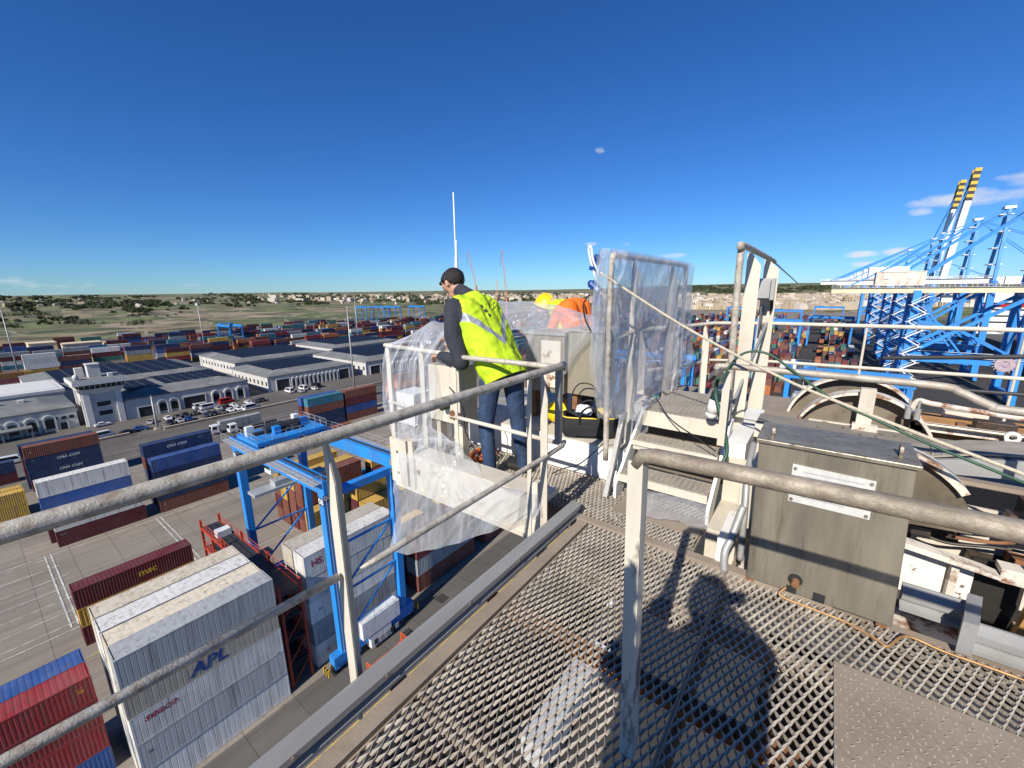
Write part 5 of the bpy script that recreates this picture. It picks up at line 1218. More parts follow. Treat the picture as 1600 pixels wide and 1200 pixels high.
MB().bar((-.5, 3.45, .72), (-.47, 4.8, 1.25), .02, .03).bar((-.5, 4.8, 1.25), (-.47, 5.2, .55), .02, .03).build('brace', TOE, t)
pipe(smoothpath([(-.46, 4.8, 1.6), (-.45, 4.85, 1.4), (-.47, 4.9, 1.15), (-.44, 5.0, .9)]), .014, 8).build('cable', BLACKM, t)
pipe([(-.52, 5.25, 1.86), (-.52, 9.6, 1.66)], .008, 6).build('chain', TOE, t)

# ---------------------------------------------------------------- steel cabinet
CAB = mat('dull_stainless', (0.30, 0.265, 0.20), 0.4, 0.5, 0.35, 4, dirt=(0.085, 0.068, 0.042), dirt_amt=0.75, dirt_scale=7, stretch=(2.2, 2.2, .28), bump=0.05, bump_scale=200)
t = dthing('electrical_cabinet', 'dull stainless electrical cabinet with white label plate on the walkway mesh', 'cabinet')
m = MB(); m.prism([(-.185, .02), (.425, .02), (.395, .815), (-.205, .815)], 1, 2.40, 2.72); body = m.build('body', CAB, t, bevel=.006)
MB().box((-.218, 2.385, .816), (.41, 2.735, .838)).build('lid', CAB, t, bevel=.004)
pl = MB().prism([(-.048, .535), (.272, .535), (.272, .728), (-.048, .735)], 1, 2.394, 2.3985).build('label_plate', mat('white_label', (0.56, 0.55, 0.51), 0.5, 0, 0.15, 20, dirt=(0.38, 0.36, 0.31), dirt_amt=0.5, dirt_scale=60, stretch=(1, 1, .3)), t)
for (x, z) in ((-.035, .55), (.258, .55), (-.035, .715), (.258, .712)): MB().tube([(x, 2.388, z), (x, 2.395, z)], .008, 8).build('rivet', BOLT, pl)
for k in range(7): z = .70 - .022 * k; MB().box((.0 + .012 * (k % 3), 2.3925, z), (.235 - .03 * ((k * 5) % 4), 2.3938, z + .007)).build('print_line', mat('faint_print', (0.42, 0.42, 0.42), 0.7, 0, .3, 90), pl)
MB().tube([(.033, 2.392, .105), (.033, 2.3985, .105)], .032, 20).build('cable_hole', BLACK_INK, body); MB().tube([(.036, 2.36, .095), (.036, 2.398, .10)], .018, 12).build('cable_gland', RUST, body)
MB().box((.115, 2.396, .022), (.165, 2.3985, .07)).build('notch', BLACK_INK, body); MB().box((.0, 2.396, .022), (.045, 2.3985, .06)).build('notch', BLACK_INK, body)
for (x, y) in ((-.15, 2.47), (.345, 2.5)):
    o = MB().ring((x, y, .865), 0, .017, .028, .012, 16).box((x - .006, y - .028, .838), (x + .006, y + .028, .85)).build('lifting_eye', BOLT, t)
for x in (-.17, .39): MB().box((x - .02, 2.42, -.01), (x + .02, 2.7, .02)).build('foot', RUST, t)
t = dthing('conduit', 'rust brown wire lying along the foot of the steel cabinet', 'conduit')
pipe(smoothpath([(.0, 2.37, .06), (-.02, 2.35, .015), (.1, 2.34, .012), (.25, 2.33, .012), (.36, 2.28, .014), (.40, 2.26, .015), (.47, 2.36, .03), (.6, 2.36, .02), (.8, 2.36, .02), (1.3, 2.34, .02)]), .006, 8).build('wire', mat('copper_wire', (0.42, 0.24, 0.10), 0.5, 0.4, 0.3, 20), t, smooth=True)
# pipes beside the cabinet
t = dthing('cable_conduit', 'grey painted conduit pipe climbing beside the steel cabinet', 'conduit')
pipe(smoothpath([(-.24, 2.55, .02), (-.25, 2.6, .3), (-.27, 2.72, .5), (-.28, 2.95, .62)]), .018, 12).build('pipe', TOE, t, smooth=True); pipe(smoothpath([(-.30, 2.42, .0), (-.31, 2.45, .1), (-.29, 2.5, .18), (-.26, 2.6, .34)]), .022, 12).build('sleeve', TOE, t, smooth=True)
MB().box((-.36, 2.48, 0), (-.31, 2.86, .16)).build('bracket', WCLEAN, t); MB().box((-.31, 2.8, .1), (-.22, 3.2, .48)).build('bracket', WPAINT, t)

# ---------------------------------------------------------------- raised machinery floor, its riser and the beams
t = dthing('machinery_floor', 'raised white edged machinery floor behind the walkway', 'platform')
MB().box((-3.2, 3.12, 0), (-1.20, 3.14, .285)).build('riser', WCLEAN, t)
MB().box((-3.2, 3.12, .286), (-1.20, 5.0, .30)).build('top_plate', WPAINT, t)
MB().box((-3.2, 3.16, -.5), (-1.2, 4.9, .28)).build('base', WPAINT, t)
MB().box((-1.9, 4.9, -.4), (3.5, 7.3, -.02)).build('floor_plate', PLATE, t)
GREYP = mat('grey_floor_plate', (0.25, 0.225, 0.19), 0.75, 0.1, 0.2, 3, dirt=(0.16, 0.13, 0.1), dirt_amt=0.6, dirt_scale=5)
MB().box((-.36, 3.74, .50), (2.4, 4.06, .535)).build('walk_plate', GREYP, t); MB().box((-.36, 3.725, .42), (2.4, 3.739, .53)).build('plate_edge', RUSTP, t)
MB().box((-.36, 4.3, .36), (.1, 4.9, .46)).build('walk_plate', PLATE, t)
MB().box((-.30, 3.35, .44), (.05, 3.72, .49)).box((-.30, 3.34, .38), (.05, 3.349, .47)).build('side_plate', WPAINT, t)
MB().box((-.3, 3.9, .1), (-.1, 4.9, .41)).build('side_girder', WCLEAN, t)
MB().box((-.48, 3.28, -.4), (1.2, 3.30, .37)).build('bulkhead', WPAINT, t)
MB().box((-.48, 2.80, -.3), (-.30, 3.27, .02)).build('ledge', WPAINT, t)
MB().box((-.29, 2.76, -.32), (1.2, 3.27, -.28)).build('trough', RUSTP, t)
# sheave guards and the rope wheels
t = dthing('sheave_guard', 'twin white curved sheave guards with square strut behind the cabinet', 'sheave')
for (y, r, x) in ((4.15, .44, .31), (4.62, .48, .27)):
    MB().ring((x, y, .36), 1, r - .02, r, .14, 30, R(4), R(172)).build('guard_rim', RUSTP, t); MB().ring((x, y + .06, .36), 1, .0, r - .03, .02, 30, R(0), R(180)).build('sheave_disc', mat('sheave_brown', (0.20, 0.165, 0.12), 0.8, 0.1, 0.3, 5, dirt=(0.10, 0.06, 0.035), dirt_amt=0.7, dirt_scale=8), t)
MB().box((.27, 4.0, .5), (.36, 4.06, .85)).build('strut', WPAINT, t); MB().box((.25, 3.96, .5), (.40, 4.02, .58)).build('strut_foot', RUSTP, t)
MB().box((-.02, 4.06, .5), (.6, 4.1, .54)).build('sill', RUSTP, t)
for x in (.55, .6): MB().tube([(x, 4.02, .66), (x, 4.02, .74)], .018, 10).tube([(x, 4.02, .74), (x, 4.02, .8)], .008, 8).build('grease_nipple', TOE, t)
t = dthing('rope_sheave', 'stained rope sheave with rusty white rim beside the cabinet lid', 'sheave')
MB().ring((.32, 2.98, .30), 1, .02, .42, .03, 40, R(5), R(100)).build('disc', mat('sheave_tan', (0.15, 0.12, 0.08), 0.8, 0.1, 0.4, 4, dirt=(0.06, 0.04, 0.025), dirt_amt=0.7, dirt_scale=6), t)
MB().ring((.32, 2.98, .30), 1, .42, .455, .12, 40, R(36), R(84)).build('rim', RUSTP, t)
MB().tube([(.32, 2.9, .30), (.32, 3.1, .30)], .06, 16).build('hub', RUST, t)
t = dthing('machinery_bracket', 'flaking white bracket plates and rusty post beside the rope sheave', 'bracket')
MB().prism([(.45, .225), (.80, .175), (.86, .16), (.86, .145), (.45, .19)], 1, 2.92, 3.0).build('bracket_plate', RUSTP, t)
MB().prism([(.42, -.2), (.80, -.2), (.80, .13), (.42, .18)], 1, 3.04, 3.06).build('web_plate', mat('flaked_white', (0.72, 0.69, 0.62), 0.7, 0, 0.1, 5, dirt=(0.12, 0.075, 0.05), dirt_amt=0.95, dirt_scale=9, lo=0.6, hi=0.64), t)
MB().box((.70, 2.98, -.2), (.73, 3.03, .14)).build('stiffener', RUSTP, t)
MB().prism([(.93, -.2), (.98, -.2), (1.02, .14), (.98, .14)], 1, 2.90, 2.94).build('rusty_post', ORUST, t)
MB().box((.42, 3.1, -.7), (2.2, 3.6, -.2)).box((.8, 3.1, -.2), (2.2, 3.13, .15)).build('shadow_box', mat('void_shadow', (0.03, 0.026, 0.022), 0.6, 0.3, 0.4, 6), t)  # dark boxes added as the shadowed void, the shade is in their colour
MB().box((.86, 2.95, .17), (1.6, 3.04, .20)).box((.86, 2.94, .13), (1.6, 2.949, .19)).build('upper_flange', RUSTP, t)
t = dthing('rail_beam', 'long galvanised beam edge and orange primer girder beyond the sheave', 'beam')
MB().prism([(.48, .50), (.62, .49), (1.5, .60), (2.2, .66), (2.2, .78), (1.5, .72), (.8, .62), (.48, .53)], 1, 3.40, 3.43).build('edge_plate', TOE, t)
MB().prism([(.55, .55), (.8, .63), (1.5, .74), (2.2, .80), (2.2, .81), (1.5, .75), (.8, .64), (.55, .56)], 1, 3.44, 3.72).build('tread_strip', RIBT, t)
m = MB()
for k in range(34): x = .62 + k * .045; z = .575 + (x - .55) * .165; m.bar((x, 3.46, z), (x + .02, 3.7, z + .002), .006, .012)
m.build('tread_rib', RIBT, t)
MB().box((.55, 4.35, .46), (2.4, 4.75, .56)).build('primer_girder', ORUST, t); MB().box((.60, 4.2, .54), (2.4, 4.24, .60)).build('primer_flange', RUSTP, t)
pipe([(.62, 4.16, .60), (1.1, 4.16, .60), (2.2, 4.16, .575)], .014, 8).build('rod', BOLT, t); MB().ring((1.1, 4.15, .59), 1, .02, .04, .02, 12).build('shackle', WCLEAN, t)
pipe(smoothpath([(.62, 4.5, .60), (.66, 4.5, .70), (.75, 4.5, .69), (1.1, 4.5, .66), (1.5, 4.5, .64)]), .02, 8).build('grease_pipe', RUSTP, t)
# wires of the lifting gear: dark ropes rising to the far side
t = dthing('hoist_wire', 'dark wire rope slanting over the machinery floor', 'wire rope')
pipe([(.45, 5.0, .96), (1.9, 4.6, 1.16)], .018, 8).build('wire', DARKM, t)
t = dthing('hoist_wire', 'lower dark wire rope behind the kinked rail', 'wire rope')
pipe([(.70, 4.6, .80), (2.0, 4.4, .86)], .014, 8).build('wire', DARKM, t)
# ---------------------------------------------------------------- beam under the film, boxes on the raised floor
t = dthing('edge_beam', 'cream edge beam with bolted stiffener under the hanging plastic film', 'beam')
MB().box((-3.02, 2.20, .165), (-1.40, 2.40, .205)).box((-3.02, 2.215, -.12), (-1.40, 2.24, .165)).box((-3.02, 2.2, -.15), (-1.40, 2.4, -.12)).build('beam', WPAINT, t)
MB().box((-2.80, 2.19, -.12), (-2.74, 2.213, .33)).build('stiffener', WPAINT, t); MB().box((-3.04, 2.18, -.1), (-2.82, 2.21, .32)).build('end_plate', WPAINT, t)
for (x, z) in ((-2.70, .06), (-2.94, .2), (-2.94, .0), (-1.45, .08), (-1.45, -.05)): MB().tube([(x, 2.175, z), (x, 2.215, z)], .014, 8).build('bolt', BOLT, t)
MB().box((-1.46, 2.14, -.14), (-1.395, 2.2, .34)).build('end_plate', WPAINT, t)
BOXM = mat('dull_box_steel', (0.30, 0.265, 0.20), 0.5, 0.35, 0.25, 3, dirt=(0.2, 0.16, 0.11), dirt_amt=0.6, dirt_scale=5, stretch=(1, 1, .3))
t = dthing('junction_box', 'brown steel junction box on the raised floor next to the wrapped handrail', 'box')
MB().box((-1.93, 3.45, .62), (-1.58, 3.75, 1.22)).build('body', BOXM, t, bevel=.005); MB().box((-1.95, 3.43, 1.222), (-1.56, 3.77, 1.245)).build('lid', BOXM, t)
for x in (-1.9, -1.64): MB().box((x, 3.5, .30), (x + .05, 3.6, .618)).build('leg', RUST, t)
t = dthing('junction_box', 'grey steel junction box behind the man in the yellow vest', 'box')
MB().box((-2.42, 3.45, .60), (-1.97, 3.8, 1.17)).build('body', BOXM, t, bevel=.005); MB().box((-2.44, 3.43, 1.172), (-1.95, 3.82, 1.20)).build('lid', TOE, t); MB().box((-2.22, 3.43, .66), (-2.0, 3.448, 1.12)).build('door', RUSTP, t)
for x in (-2.38, -2.06): MB().box((x, 3.5, .30), (x + .05, 3.6, .598)).build('leg', RUST, t)
t = dthing('control_box', 'cream control box with black knob that the man leans over', 'box')
MB().box((-2.86, 2.52, .44), (-2.46, 2.74, .955)).build('body', WPAINT, t, bevel=.006); MB().tube([(-2.62, 2.44, .60), (-2.62, 2.519, .60)], .03, 14).build('knob', BLACKM, t)
for x in (-2.82, -2.54): MB().box((x, 2.56, 0.0), (x + .05, 2.64, .438)).build('leg', WPAINT, t)
t = dthing('guard_frame', 'cream guard frame wrapped in plastic film at the platform corner', 'frame')
for (x, y) in ((-3.44, 2.5), (-3.42, 2.92), (-2.95, 2.5)): angle_post(MB(), x, y, -.1, 1.09, .06, tip=.06).build('post', WPAINT, t)
pipe([(-3.44, 2.5, 1.09), (-2.46, 2.5, 1.07)], .02, 12).build('top_rail', WPAINT, t); pipe([(-3.44, 2.5, .52), (-2.9, 2.5, .5)], .015, 10).build('mid_rail', WPAINT, t); pipe([(-3.44, 2.5, 1.09), (-3.42, 2.92, 1.09)], .02, 12).build('side_rail', WPAINT, t)
MB().box((-3.40, 2.55, .30), (-3.12, 2.8, .62)).build('motor_box', WCLEAN, t)
MB().box((-3.46, 2.46, -.16), (-2.98, 3.1, -.1)).build('base_plate', PLATE, t)
t = dthing('aerial_pole', 'slim white aerial pole rising behind the man', 'aerial')
b0 = GY(713, 415, 3.4) - Vector((0, 0, DECK)); b1 = GY(706, 300, 3.4) - Vector((0, 0, DECK))
pipe([(b0.x, 3.4, .3), (b0.x, 3.4, b0.z), (b0.x + .012, 3.4, b0.z + .25), (b0.x + .008, 3.4, b0.z + .26)], [.022, .02, .008, .012], 12).build('base_tube', WCLEAN, t, smooth=True)
pipe([(b0.x - .02, 3.42, b0.z - .1), (b1.x, 3.42, b1.z)], [.011, .006], 10).build('whip', WCLEAN, t, smooth=True)

# ---------------------------------------------------------------- ropes, hoses, tools
def draped(name, label, pts, r, mt, cat, n=10):
    o = pipe(smoothpath(pts, 8), r, n).build(name, mt, smooth=True); at_deck(o); return tag(o, label, cat)
dv = lambda v: tuple(v - Vector((0, 0, DECK)))
draped('rope', 'pale rope stretched from the wrapped handrail down past the cabinet', [(-1.33, 2.80, 1.72), (-.75, 2.86, 1.36), (-.2, 2.82, 1.10), (.16, 2.72, .985), (.78, 2.62, .80), (1.6, 2.5, .58)], .0085, ROPE, 'rope')
gp_ = [dv(GY(px, py, y)) for (px, py, y) in ((1128, 596, 2.9), (1140, 572, 2.92), (1165, 551, 2.94), (1200, 553, 2.94), (1240, 580, 2.94), (1305, 627, 2.92), (1360, 652, 2.9), (1425, 682, 2.86), (1490, 710, 2.84), (1560, 738, 2.82), (1640, 772, 2.8))]
draped('hose', 'thin green hose slung over the kinked rail towards the sheave', gp_, .0075, GREEN, 'hose')
gp_ = [dv(GY(px, py, y)) for (px, py, y) in ((1122, 590, 3.2), (1118, 615, 3.2), (1124, 640, 3.15), (1132, 670, 3.1), (1136, 705, 3.0), (1128, 725, 2.95))]
draped('hose', 'dark green hose hanging down the stair side', gp_, .013, GREEN, 'hose')
draped('cable', 'thin black cable lying across the stair treads', [dv(GY(*p)) for p in ((1025, 622, 3.3), (1048, 655, 3.28), (1090, 685, 3.1), (1118, 705, 3.0))], .005, BLACKM, 'cable')
draped('cable', 'black cable looping out of the tool bag', [dv(GY(*p)) for p in ((892, 640, 3.3), (893, 618, 3.32), (905, 600, 3.34), (925, 602, 3.36), (935, 620, 3.38), (930, 648, 3.36))], .006, BLACKM, 'cable')
draped('cable', 'black cable trailing over the white riser to the mesh', [dv(GY(*p)) for p in ((955, 680, 3.05), (930, 705, 3.04), (905, 725, 3.02), (880, 732, 2.98), (862, 740, 2.9))], .005, BLACKM, 'cable')
draped('cable', 'black lead hanging from the blue hook block', [dv(GY(*p)) for p in ((922, 460, 2.85), (912, 475, 2.85), (915, 500, 2.86), (925, 520, 2.88), (934, 535, 2.9))], .006, BLACKM, 'cable')
draped('cable', 'black lead hanging from the knob of the control box', [dv(GY(*p)) for p in ((702, 605, 2.42), (712, 618, 2.4), (724, 640, 2.42), (727, 672, 2.45), (735, 690, 2.5), (748, 712, 2.5))], .005, BLACKM, 'cable')
coil = []
for k in range(70): a = k * .45; r_ = .10 + .02 * math.sin(k * .37); coil.append((-2.50 + r_ * math.cos(a) * 1.2, 2.84 + r_ * math.sin(a), .012 + .0011 * k))
o = MB().tube(coil, .008, 6).build('cable_coil', mat('orange_cable', (0.62, 0.13, 0.02), 0.5, 0, 0.2, 20), smooth=True); at_deck(o); tag(o, 'coil of orange cable lying behind the legs of the man', 'cable coil')
# tool bag, with what sticks out of it
BAG = mat('black_canvas', (0.016, 0.016, 0.017), 0.75, 0, 0.4, 12, bump=0.4, bump_scale=150); TRIMY = flat('yellow_trim', (0.75, 0.55, 0.03), 0.6)
t = thing('tool_bag', 'open black canvas tool bag with yellow piping on the raised floor', 'tool bag', (-1.62, 3.32, DECK + .30), R(28))
m = MB(); L, W, Hh = .25, .13, .2
rim = []
n = 22
for j, (sc, z) in enumerate(((.92, 0), (1.0, .04), (1.02, .12), (.97, .185), (.94, .2), (.88, .19), (.9, .05))):
    for k in range(n):
        a = 2 * math.pi * k / n; cx, sx = math.cos(a), math.sin(a); q = .45
        x = L * sc * (abs(cx) ** q) * (1 if cx > 0 else -1); y = W * sc * (abs(sx) ** q) * (1 if sx > 0 else -1)
        m.v.append((x, y, z + .008 * noise.noise(Vector((x * 20, y * 20, j)))))
for j in range(6):
    for k in range(n): m.f.append((j * n + k, j * n + (k + 1) % n, (j + 1) * n + (k + 1) % n, (j + 1) * n + k)); m.mi.append(0)
m.f.append(tuple(6 * n + k for k in range(n))); m.mi.append(0)
m.build('body', BAG, t, smooth=True)
MB().tube([(L * .98 * (abs(math.cos(a)) ** .45) * (1 if math.cos(a) > 0 else -1), W * .98 * (abs(math.sin(a)) ** .45) * (1 if math.sin(a) > 0 else -1), .19) for a in [2 * math.pi * k / 40 for k in range(41)]], .006, 6).build('piping', TRIMY, t)
for s in (-1, 1): MB().tube(smoothpath([(-.1, s * W, .1), (-.08, s * W * 1.1, .24), (0, s * W * .9, .29), (.08, s * W * 1.1, .24), (.1, s * W, .1)]), .009, 6).build('handle', BAG, t)
MB().box((-.14, -W - .025, .03), (.14, -W + .0, .13)).build('pocket', BAG, t, bevel=.01)
def crumple(name, c, s, mt, label, cat, seed):
    m = MB(); r_ = random.Random(seed); m.ball((0, 0, 0), s, 14, 9)
    m.v = [tuple(Vector(p) * (1 + .35 * noise.noise(Vector(p) * 14 + Vector((seed, 0, 0))))) for p in m.v]
    o = m.build(name, mt); o.location = c; return tag(o, label, cat)
crumple('crumpled_film', (-1.68, 3.33, DECK + .52), (.085, .07, .05), mat('milky_film', (0.75, 0.76, 0.78), 0.35, 0, 0.1, 20), 'crumpled white film stuffed into the tool bag', 'film', 3)
crumple('yellow_cloth', (-1.52, 3.4, DECK + .52), (.07, .05, .035), flat('yellow_cloth', (0.75, 0.55, 0.04), 0.7), 'yellow cloth lying on top of the tool bag', 'cloth', 8)
crumple('white_rag', (-1.55, 3.55, DECK + .40), (.16, .07, .055), WCLEAN, 'white rag heaped behind the tool bag', 'rag', 5)
def hard_hat(loc, rot, mt, label):
    t = thing('hard_hat', label, 'hard hat', loc); t.rotation_euler = rot
    m = MB(); m.ball((0, 0, 0), (.13, .105, .12), 24, 12); keep = [f for f in m.f if sum(m.v[i][2] for i in f) / len(f) > -.01]; m.f = keep; m.mi = [0] * len(keep); m.build('shell', mt, t, smooth=True)
    b = MB(); n = 32
    for k in range(n):
        a = 2 * math.pi * k / n; f = 1.0 + .16 * max(0, math.cos(a)) + .05
        b.v += [(.128 * math.cos(a), .104 * math.sin(a), 0), (.13 * f * math.cos(a), .106 * (1.08) * math.sin(a), -.018)]
    b.f = [(2 * k, 2 * k + 1, (2 * k + 3) % (2 * n), (2 * k + 2) % (2 * n)) for k in range(n)]; b.mi = [0] * n; b.build('brim', mt, t)
    MB().tube(smoothpath([(-.12, 0, .05), (-.06, 0, .115), (.02, 0, .128), (.11, 0, .07)]), .008, 6).build('ridge', mt, t, smooth=True)
    return t
YHAT = mat('yellow_plastic', (0.80, 0.56, 0.01), 0.35, 0, 0.06, 5)
hard_hat((-2.02, 3.42, DECK + .42), (R(80), R(10), R(-30)), YHAT, 'yellow hard hat lying on its side next to the tool bag')
# blue snap hooks hung on the wrapped handrail
BLUEP = mat('blue_plastic', (0.01, 0.055, 0.24), 0.35, 0.1, 0.15, 10)
t = dthing('hook_block', 'blue rope hook block hanging from the wrapped handrail top', 'hook')
for (c, rot, L) in (((-1.375, 2.84, 1.80), R(20), .085), ((-1.395, 2.84, 1.63), R(-50), .075), ((-1.36, 2.86, 1.54), R(-10), .06)):
    Mx = Matrix.Translation(c) @ Matrix.Rotation(rot, 4, 'Y')
    m = MB(); m.tube([Mx @ Vector((0, 0, -L / 2)), Mx @ Vector((0, 0, -L / 4)), Mx @ Vector((0, 0, L / 4)), Mx @ Vector((0, 0, L / 2))], [.018, .021, .026, .018], 6); m.cbox((0, 0, 0), (.055, .03, L * .5), Mx); m.build('hook_body', BLUEP, t)
    MB().tube([Mx @ Vector((0, 0, -L / 2 - .03)), Mx @ Vector((0, 0, -L / 2))], .03, 8).build('collar', BLUEP, t)
MB().tube(smoothpath([(-1.36, 2.83, 1.66), (-1.40, 2.82, 1.78), (-1.425, 2.82, 1.88), (-1.405, 2.82, 1.89), (-1.385, 2.82, 1.80), (-1.34, 2.83, 1.70)]), .008, 8).build('rope_loop', flat('white_cord', (0.7, 0.7, 0.68), 0.8), t, smooth=True)
# capped socket at the stair head
t = dthing('socket', 'white round socket with dark cap beside the stair head', 'socket')
MB().tube([(-.60, 3.25, .70), (-.58, 3.25, .80)], [.042, .04], 16).ball((-.602, 3.25, .69), .042, 14, 8).build('body', WCLEAN, t, smooth=True); MB().tube([(-.58, 3.25, .80), (-.566, 3.25, .86)], .043, 16).build('cap', mat('dark_teal_cap', (0.02, 0.035, 0.04), 0.4), t); MB().cbox((-.56, 3.3, .69), (.16, .06, .08)).build('mount', TOE, t)

# clutter of the trolley machinery right of the cabinet: brackets, pipes and plates, each its own rusty piece of the same gear
t = dthing('trolley_gear', 'greasy rusted trolley gear with pipes and plates beyond the rope sheave', 'machinery')
q = random.Random(17); GREASE = mat('greasy_steel', (0.055, 0.045, 0.035), 0.5, 0.3, 0.5, 8, dirt=(0.16, 0.075, 0.03), dirt_amt=0.8, dirt_scale=11)
for k in range(26):
    x, y, z = q.uniform(.50, 1.5), q.uniform(3.12, 3.38), q.uniform(-.1, .42); w, d, h = q.uniform(.04, .22), q.uniform(.05, .16), q.uniform(.02, .14)
    MB().cbox((x, y, z), (w, d, h), Matrix.Identity(4)).build('bracket', (GREASE, RUST, GREASE, GREASE, ORUST, GREASE)[k % 6], t, bevel=.004)
for k in range(9):
    x, z = q.uniform(.5, 1.1), q.uniform(-.05, .45); pipe(smoothpath([(x, 3.14, z), (x + .15, 3.12, z + q.uniform(-.05, .05)), (x + .4, 3.14, z + q.uniform(-.1, .1)), (x + .8, 3.16, z)]), q.uniform(.006, .016), 8).build('grease_pipe', (GREASE, GREASE, RUST)[k % 3], t, smooth=True)
for k in range(14):
    x, y = q.uniform(-.2, 1.4), q.uniform(3.78, 4.02); MB().tube([(x, y, .535), (x, y, .55)], .011, 6).build('bolt', BOLT, t)
for k in range(8):
    x, y = q.uniform(.65, 1.6), q.uniform(4.1, 4.9); MB().cbox((x, y, .56 + q.random() * .06), (q.uniform(.05, .25), q.uniform(.05, .12), q.uniform(.04, .12))).build('bracket', (GREASE, RUST, RUSTP, WPAINT)[k % 4], t, bevel=.004)
# ================================================================ PEOPLE
def capsule(m, p, q, r1, r2, n=12):
    p, q = Vector(p), Vector(q); m.tube([p, p.lerp(q, .5), q], [r1, (r1 + r2) / 2, r2], n); m.ball(p, r1, n, 8); m.ball(q, r2, n, 8)
def fuse(parts, voxel, smooth=6, factor=.5):
    """parts: list of (region, builder MB); returns one continuous mesh with a region per face"""
    m = MB(); own = []
    for reg, b in parts: m.add(b.v, b.f)
    me = bpy.data.meshes.new('fuse'); me.from_pydata(m.v, [], m.f)
    bm = bmesh.new(); bm.from_mesh(me); bmesh.ops.recalc_face_normals(bm, faces=bm.faces); bm.to_mesh(me); bm.free()
    o = bpy.data.objects.new('fuse', me); col.objects.link(o)
    r = o.modifiers.new('r', 'REMESH'); r.mode = 'VOXEL'; r.voxel_size = voxel
    s = o.modifiers.new('s', 'SMOOTH'); s.iterations = smooth; s.factor = factor
    dg = bpy.context.evaluated_depsgraph_get(); out = bpy.data.meshes.new_from_object(o.evaluated_get(dg))
    bpy.data.objects.remove(o); return out
def seg_dist(p, a, b):
    ab = b - a; t = max(0, min(1, (p - a).dot(ab) / max(ab.length_squared, 1e-9))); return (p - (a + ab * t)).length
class Figure:
    def __init__(s): s.prims = []
    def cap(s, reg, p, q, r1, r2): s.prims.append((reg, Vector(p), Vector(q), r1, r2)); return s
    def mb(s, regs=None, grow=0.0):
        out = []
        for (g, p, q, a, b) in s.prims:
            if regs and g not in regs: continue
            m = MB(); capsule(m, p, q, a + grow, b + grow); out.append((g, m))
        return out
    def mesh(s, mats, voxel=.009, smooth=5, extra=()):
        me = fuse(s.mb() + list(extra), voxel, smooth); names = list(mats)
        for k in names: me.materials.append(mats[k])
        idx = []
        for f in me.polygons:
            c = f.center; best = None; bd = 9
            for (g, p, q, a, b) in s.prims:
                d = seg_dist(c, p, q) - (a + b) / 2
                if d < bd: bd = d; best = g
            idx.append(names.index(best))
        me.polygons.foreach_set('material_index', idx); me.polygons.foreach_set('use_smooth', [True] * len(idx)); return me
    def hand(s, wrist, direction, down, side, curl=.6, reg='skin'):
        """palm and five fingers; direction = where the fingers point, down = palm side, side = thumb side"""
        w, d, dn, sd = Vector(wrist), Vector(direction).normalized(), Vector(down).normalized(), Vector(side).normalized()
        for k in range(4):
            o = (k - 1.5) * .021; base = w + d * .085 + sd * -o
            s.cap(reg, w + d * .02 + sd * -o * .75, base, .013, .0115)
            L = (.030, .034, .032, .025)[k]; a = base; ang = .25
            for j in range(3):
                ang += curl * (.5 + .25 * j); b = a + (d * math.cos(ang) + dn * math.sin(ang)) * L * (1, .8, .65)[j]; s.cap(reg, a, b, .0095 - j * .001, .0088 - j * .001); a = b
        a = w + d * .03 + sd * .03; b = a + (d * .55 + sd * .6 + dn * .45).normalized() * .04; c = b + (d * .8 + sd * .05 + dn * .6).normalized() * .034
        s.cap(reg, w + d * .015 + sd * .012, a, .015, .013); s.cap(reg, a, b, .0125, .0105); s.cap(reg, b, c, .0105, .0085)
SKIN = mat('skin', (0.50, 0.27, 0.18), 0.55, 0, 0.12, 12); SWEAT = mat('charcoal_sweater', (0.028, 0.031, 0.042), 0.9, 0, 0.3, 10, bump=1.0, bump_scale=28); JEANS = mat('blue_denim', (0.022, 0.046, 0.10), 0.85, 0, 0.5, 9, dirt=(0.06, 0.10, 0.18), dirt_amt=0.6, dirt_scale=6, bump=1.0, bump_scale=26)
SHOE = mat('dark_shoe', (0.02, 0.018, 0.016), 0.6); HAIR = mat('black_hair', (0.016, 0.012, 0.010), 0.55, 0, 0.4, 60, bump=0.8, bump_scale=240)
HIVIS = mat('hi_vis_yellow', (0.50, 0.70, 0.014), 0.8, 0, 0.2, 8, bump=1.0, bump_scale=13); REFL = mat('reflective_tape', (0.36, 0.37, 0.40), 0.35, 0.3, 0.15, 30); HIORG = mat('hi_vis_orange', (0.85, 0.16, 0.01), 0.75, 0, 0.1, 6)
man = dthing('person', 'man in yellow high visibility vest and jeans leaning over the control box', 'person')
F = Figure(); Y0 = 2.72
F.cap('sweater', (-2.16, 2.63, .95), (-2.42, 2.59, 1.41), .118, .13).cap('sweater', (-2.16, 2.81, .95), (-2.42, 2.85, 1.41), .118, .13).cap('sweater', (-2.14, Y0, .95), (-2.45, Y0, 1.45), .13, .13)
F.cap('sweater', (-2.47, 2.53, 1.475), (-2.47, 2.91, 1.475), .08, .08).cap('sweater', (-2.47, Y0, 1.51), (-2.58, Y0, 1.585), .095, .068)
F.cap('skin', (-2.57, Y0, 1.58), (-2.65, Y0, 1.635), .058, .058)
fd, up = Vector((-math.cos(R(44)), 0, -math.sin(R(44)))), Vector((-math.sin(R(44)), 0, math.cos(R(44)))); hc = Vector((-2.69, Y0, 1.665)); sd = Vector((0, 1, 0))
F.cap('skin', hc - fd * .025 + up * .02, hc + fd * .03 + up * .025, .088, .08).cap('skin', hc + up * -.03 + fd * .02, hc + up * -.075 + fd * .055, .066, .045).cap('skin', hc + up * -.085 + fd * .07, hc + up * -.085 + fd * .072, .03, .028)
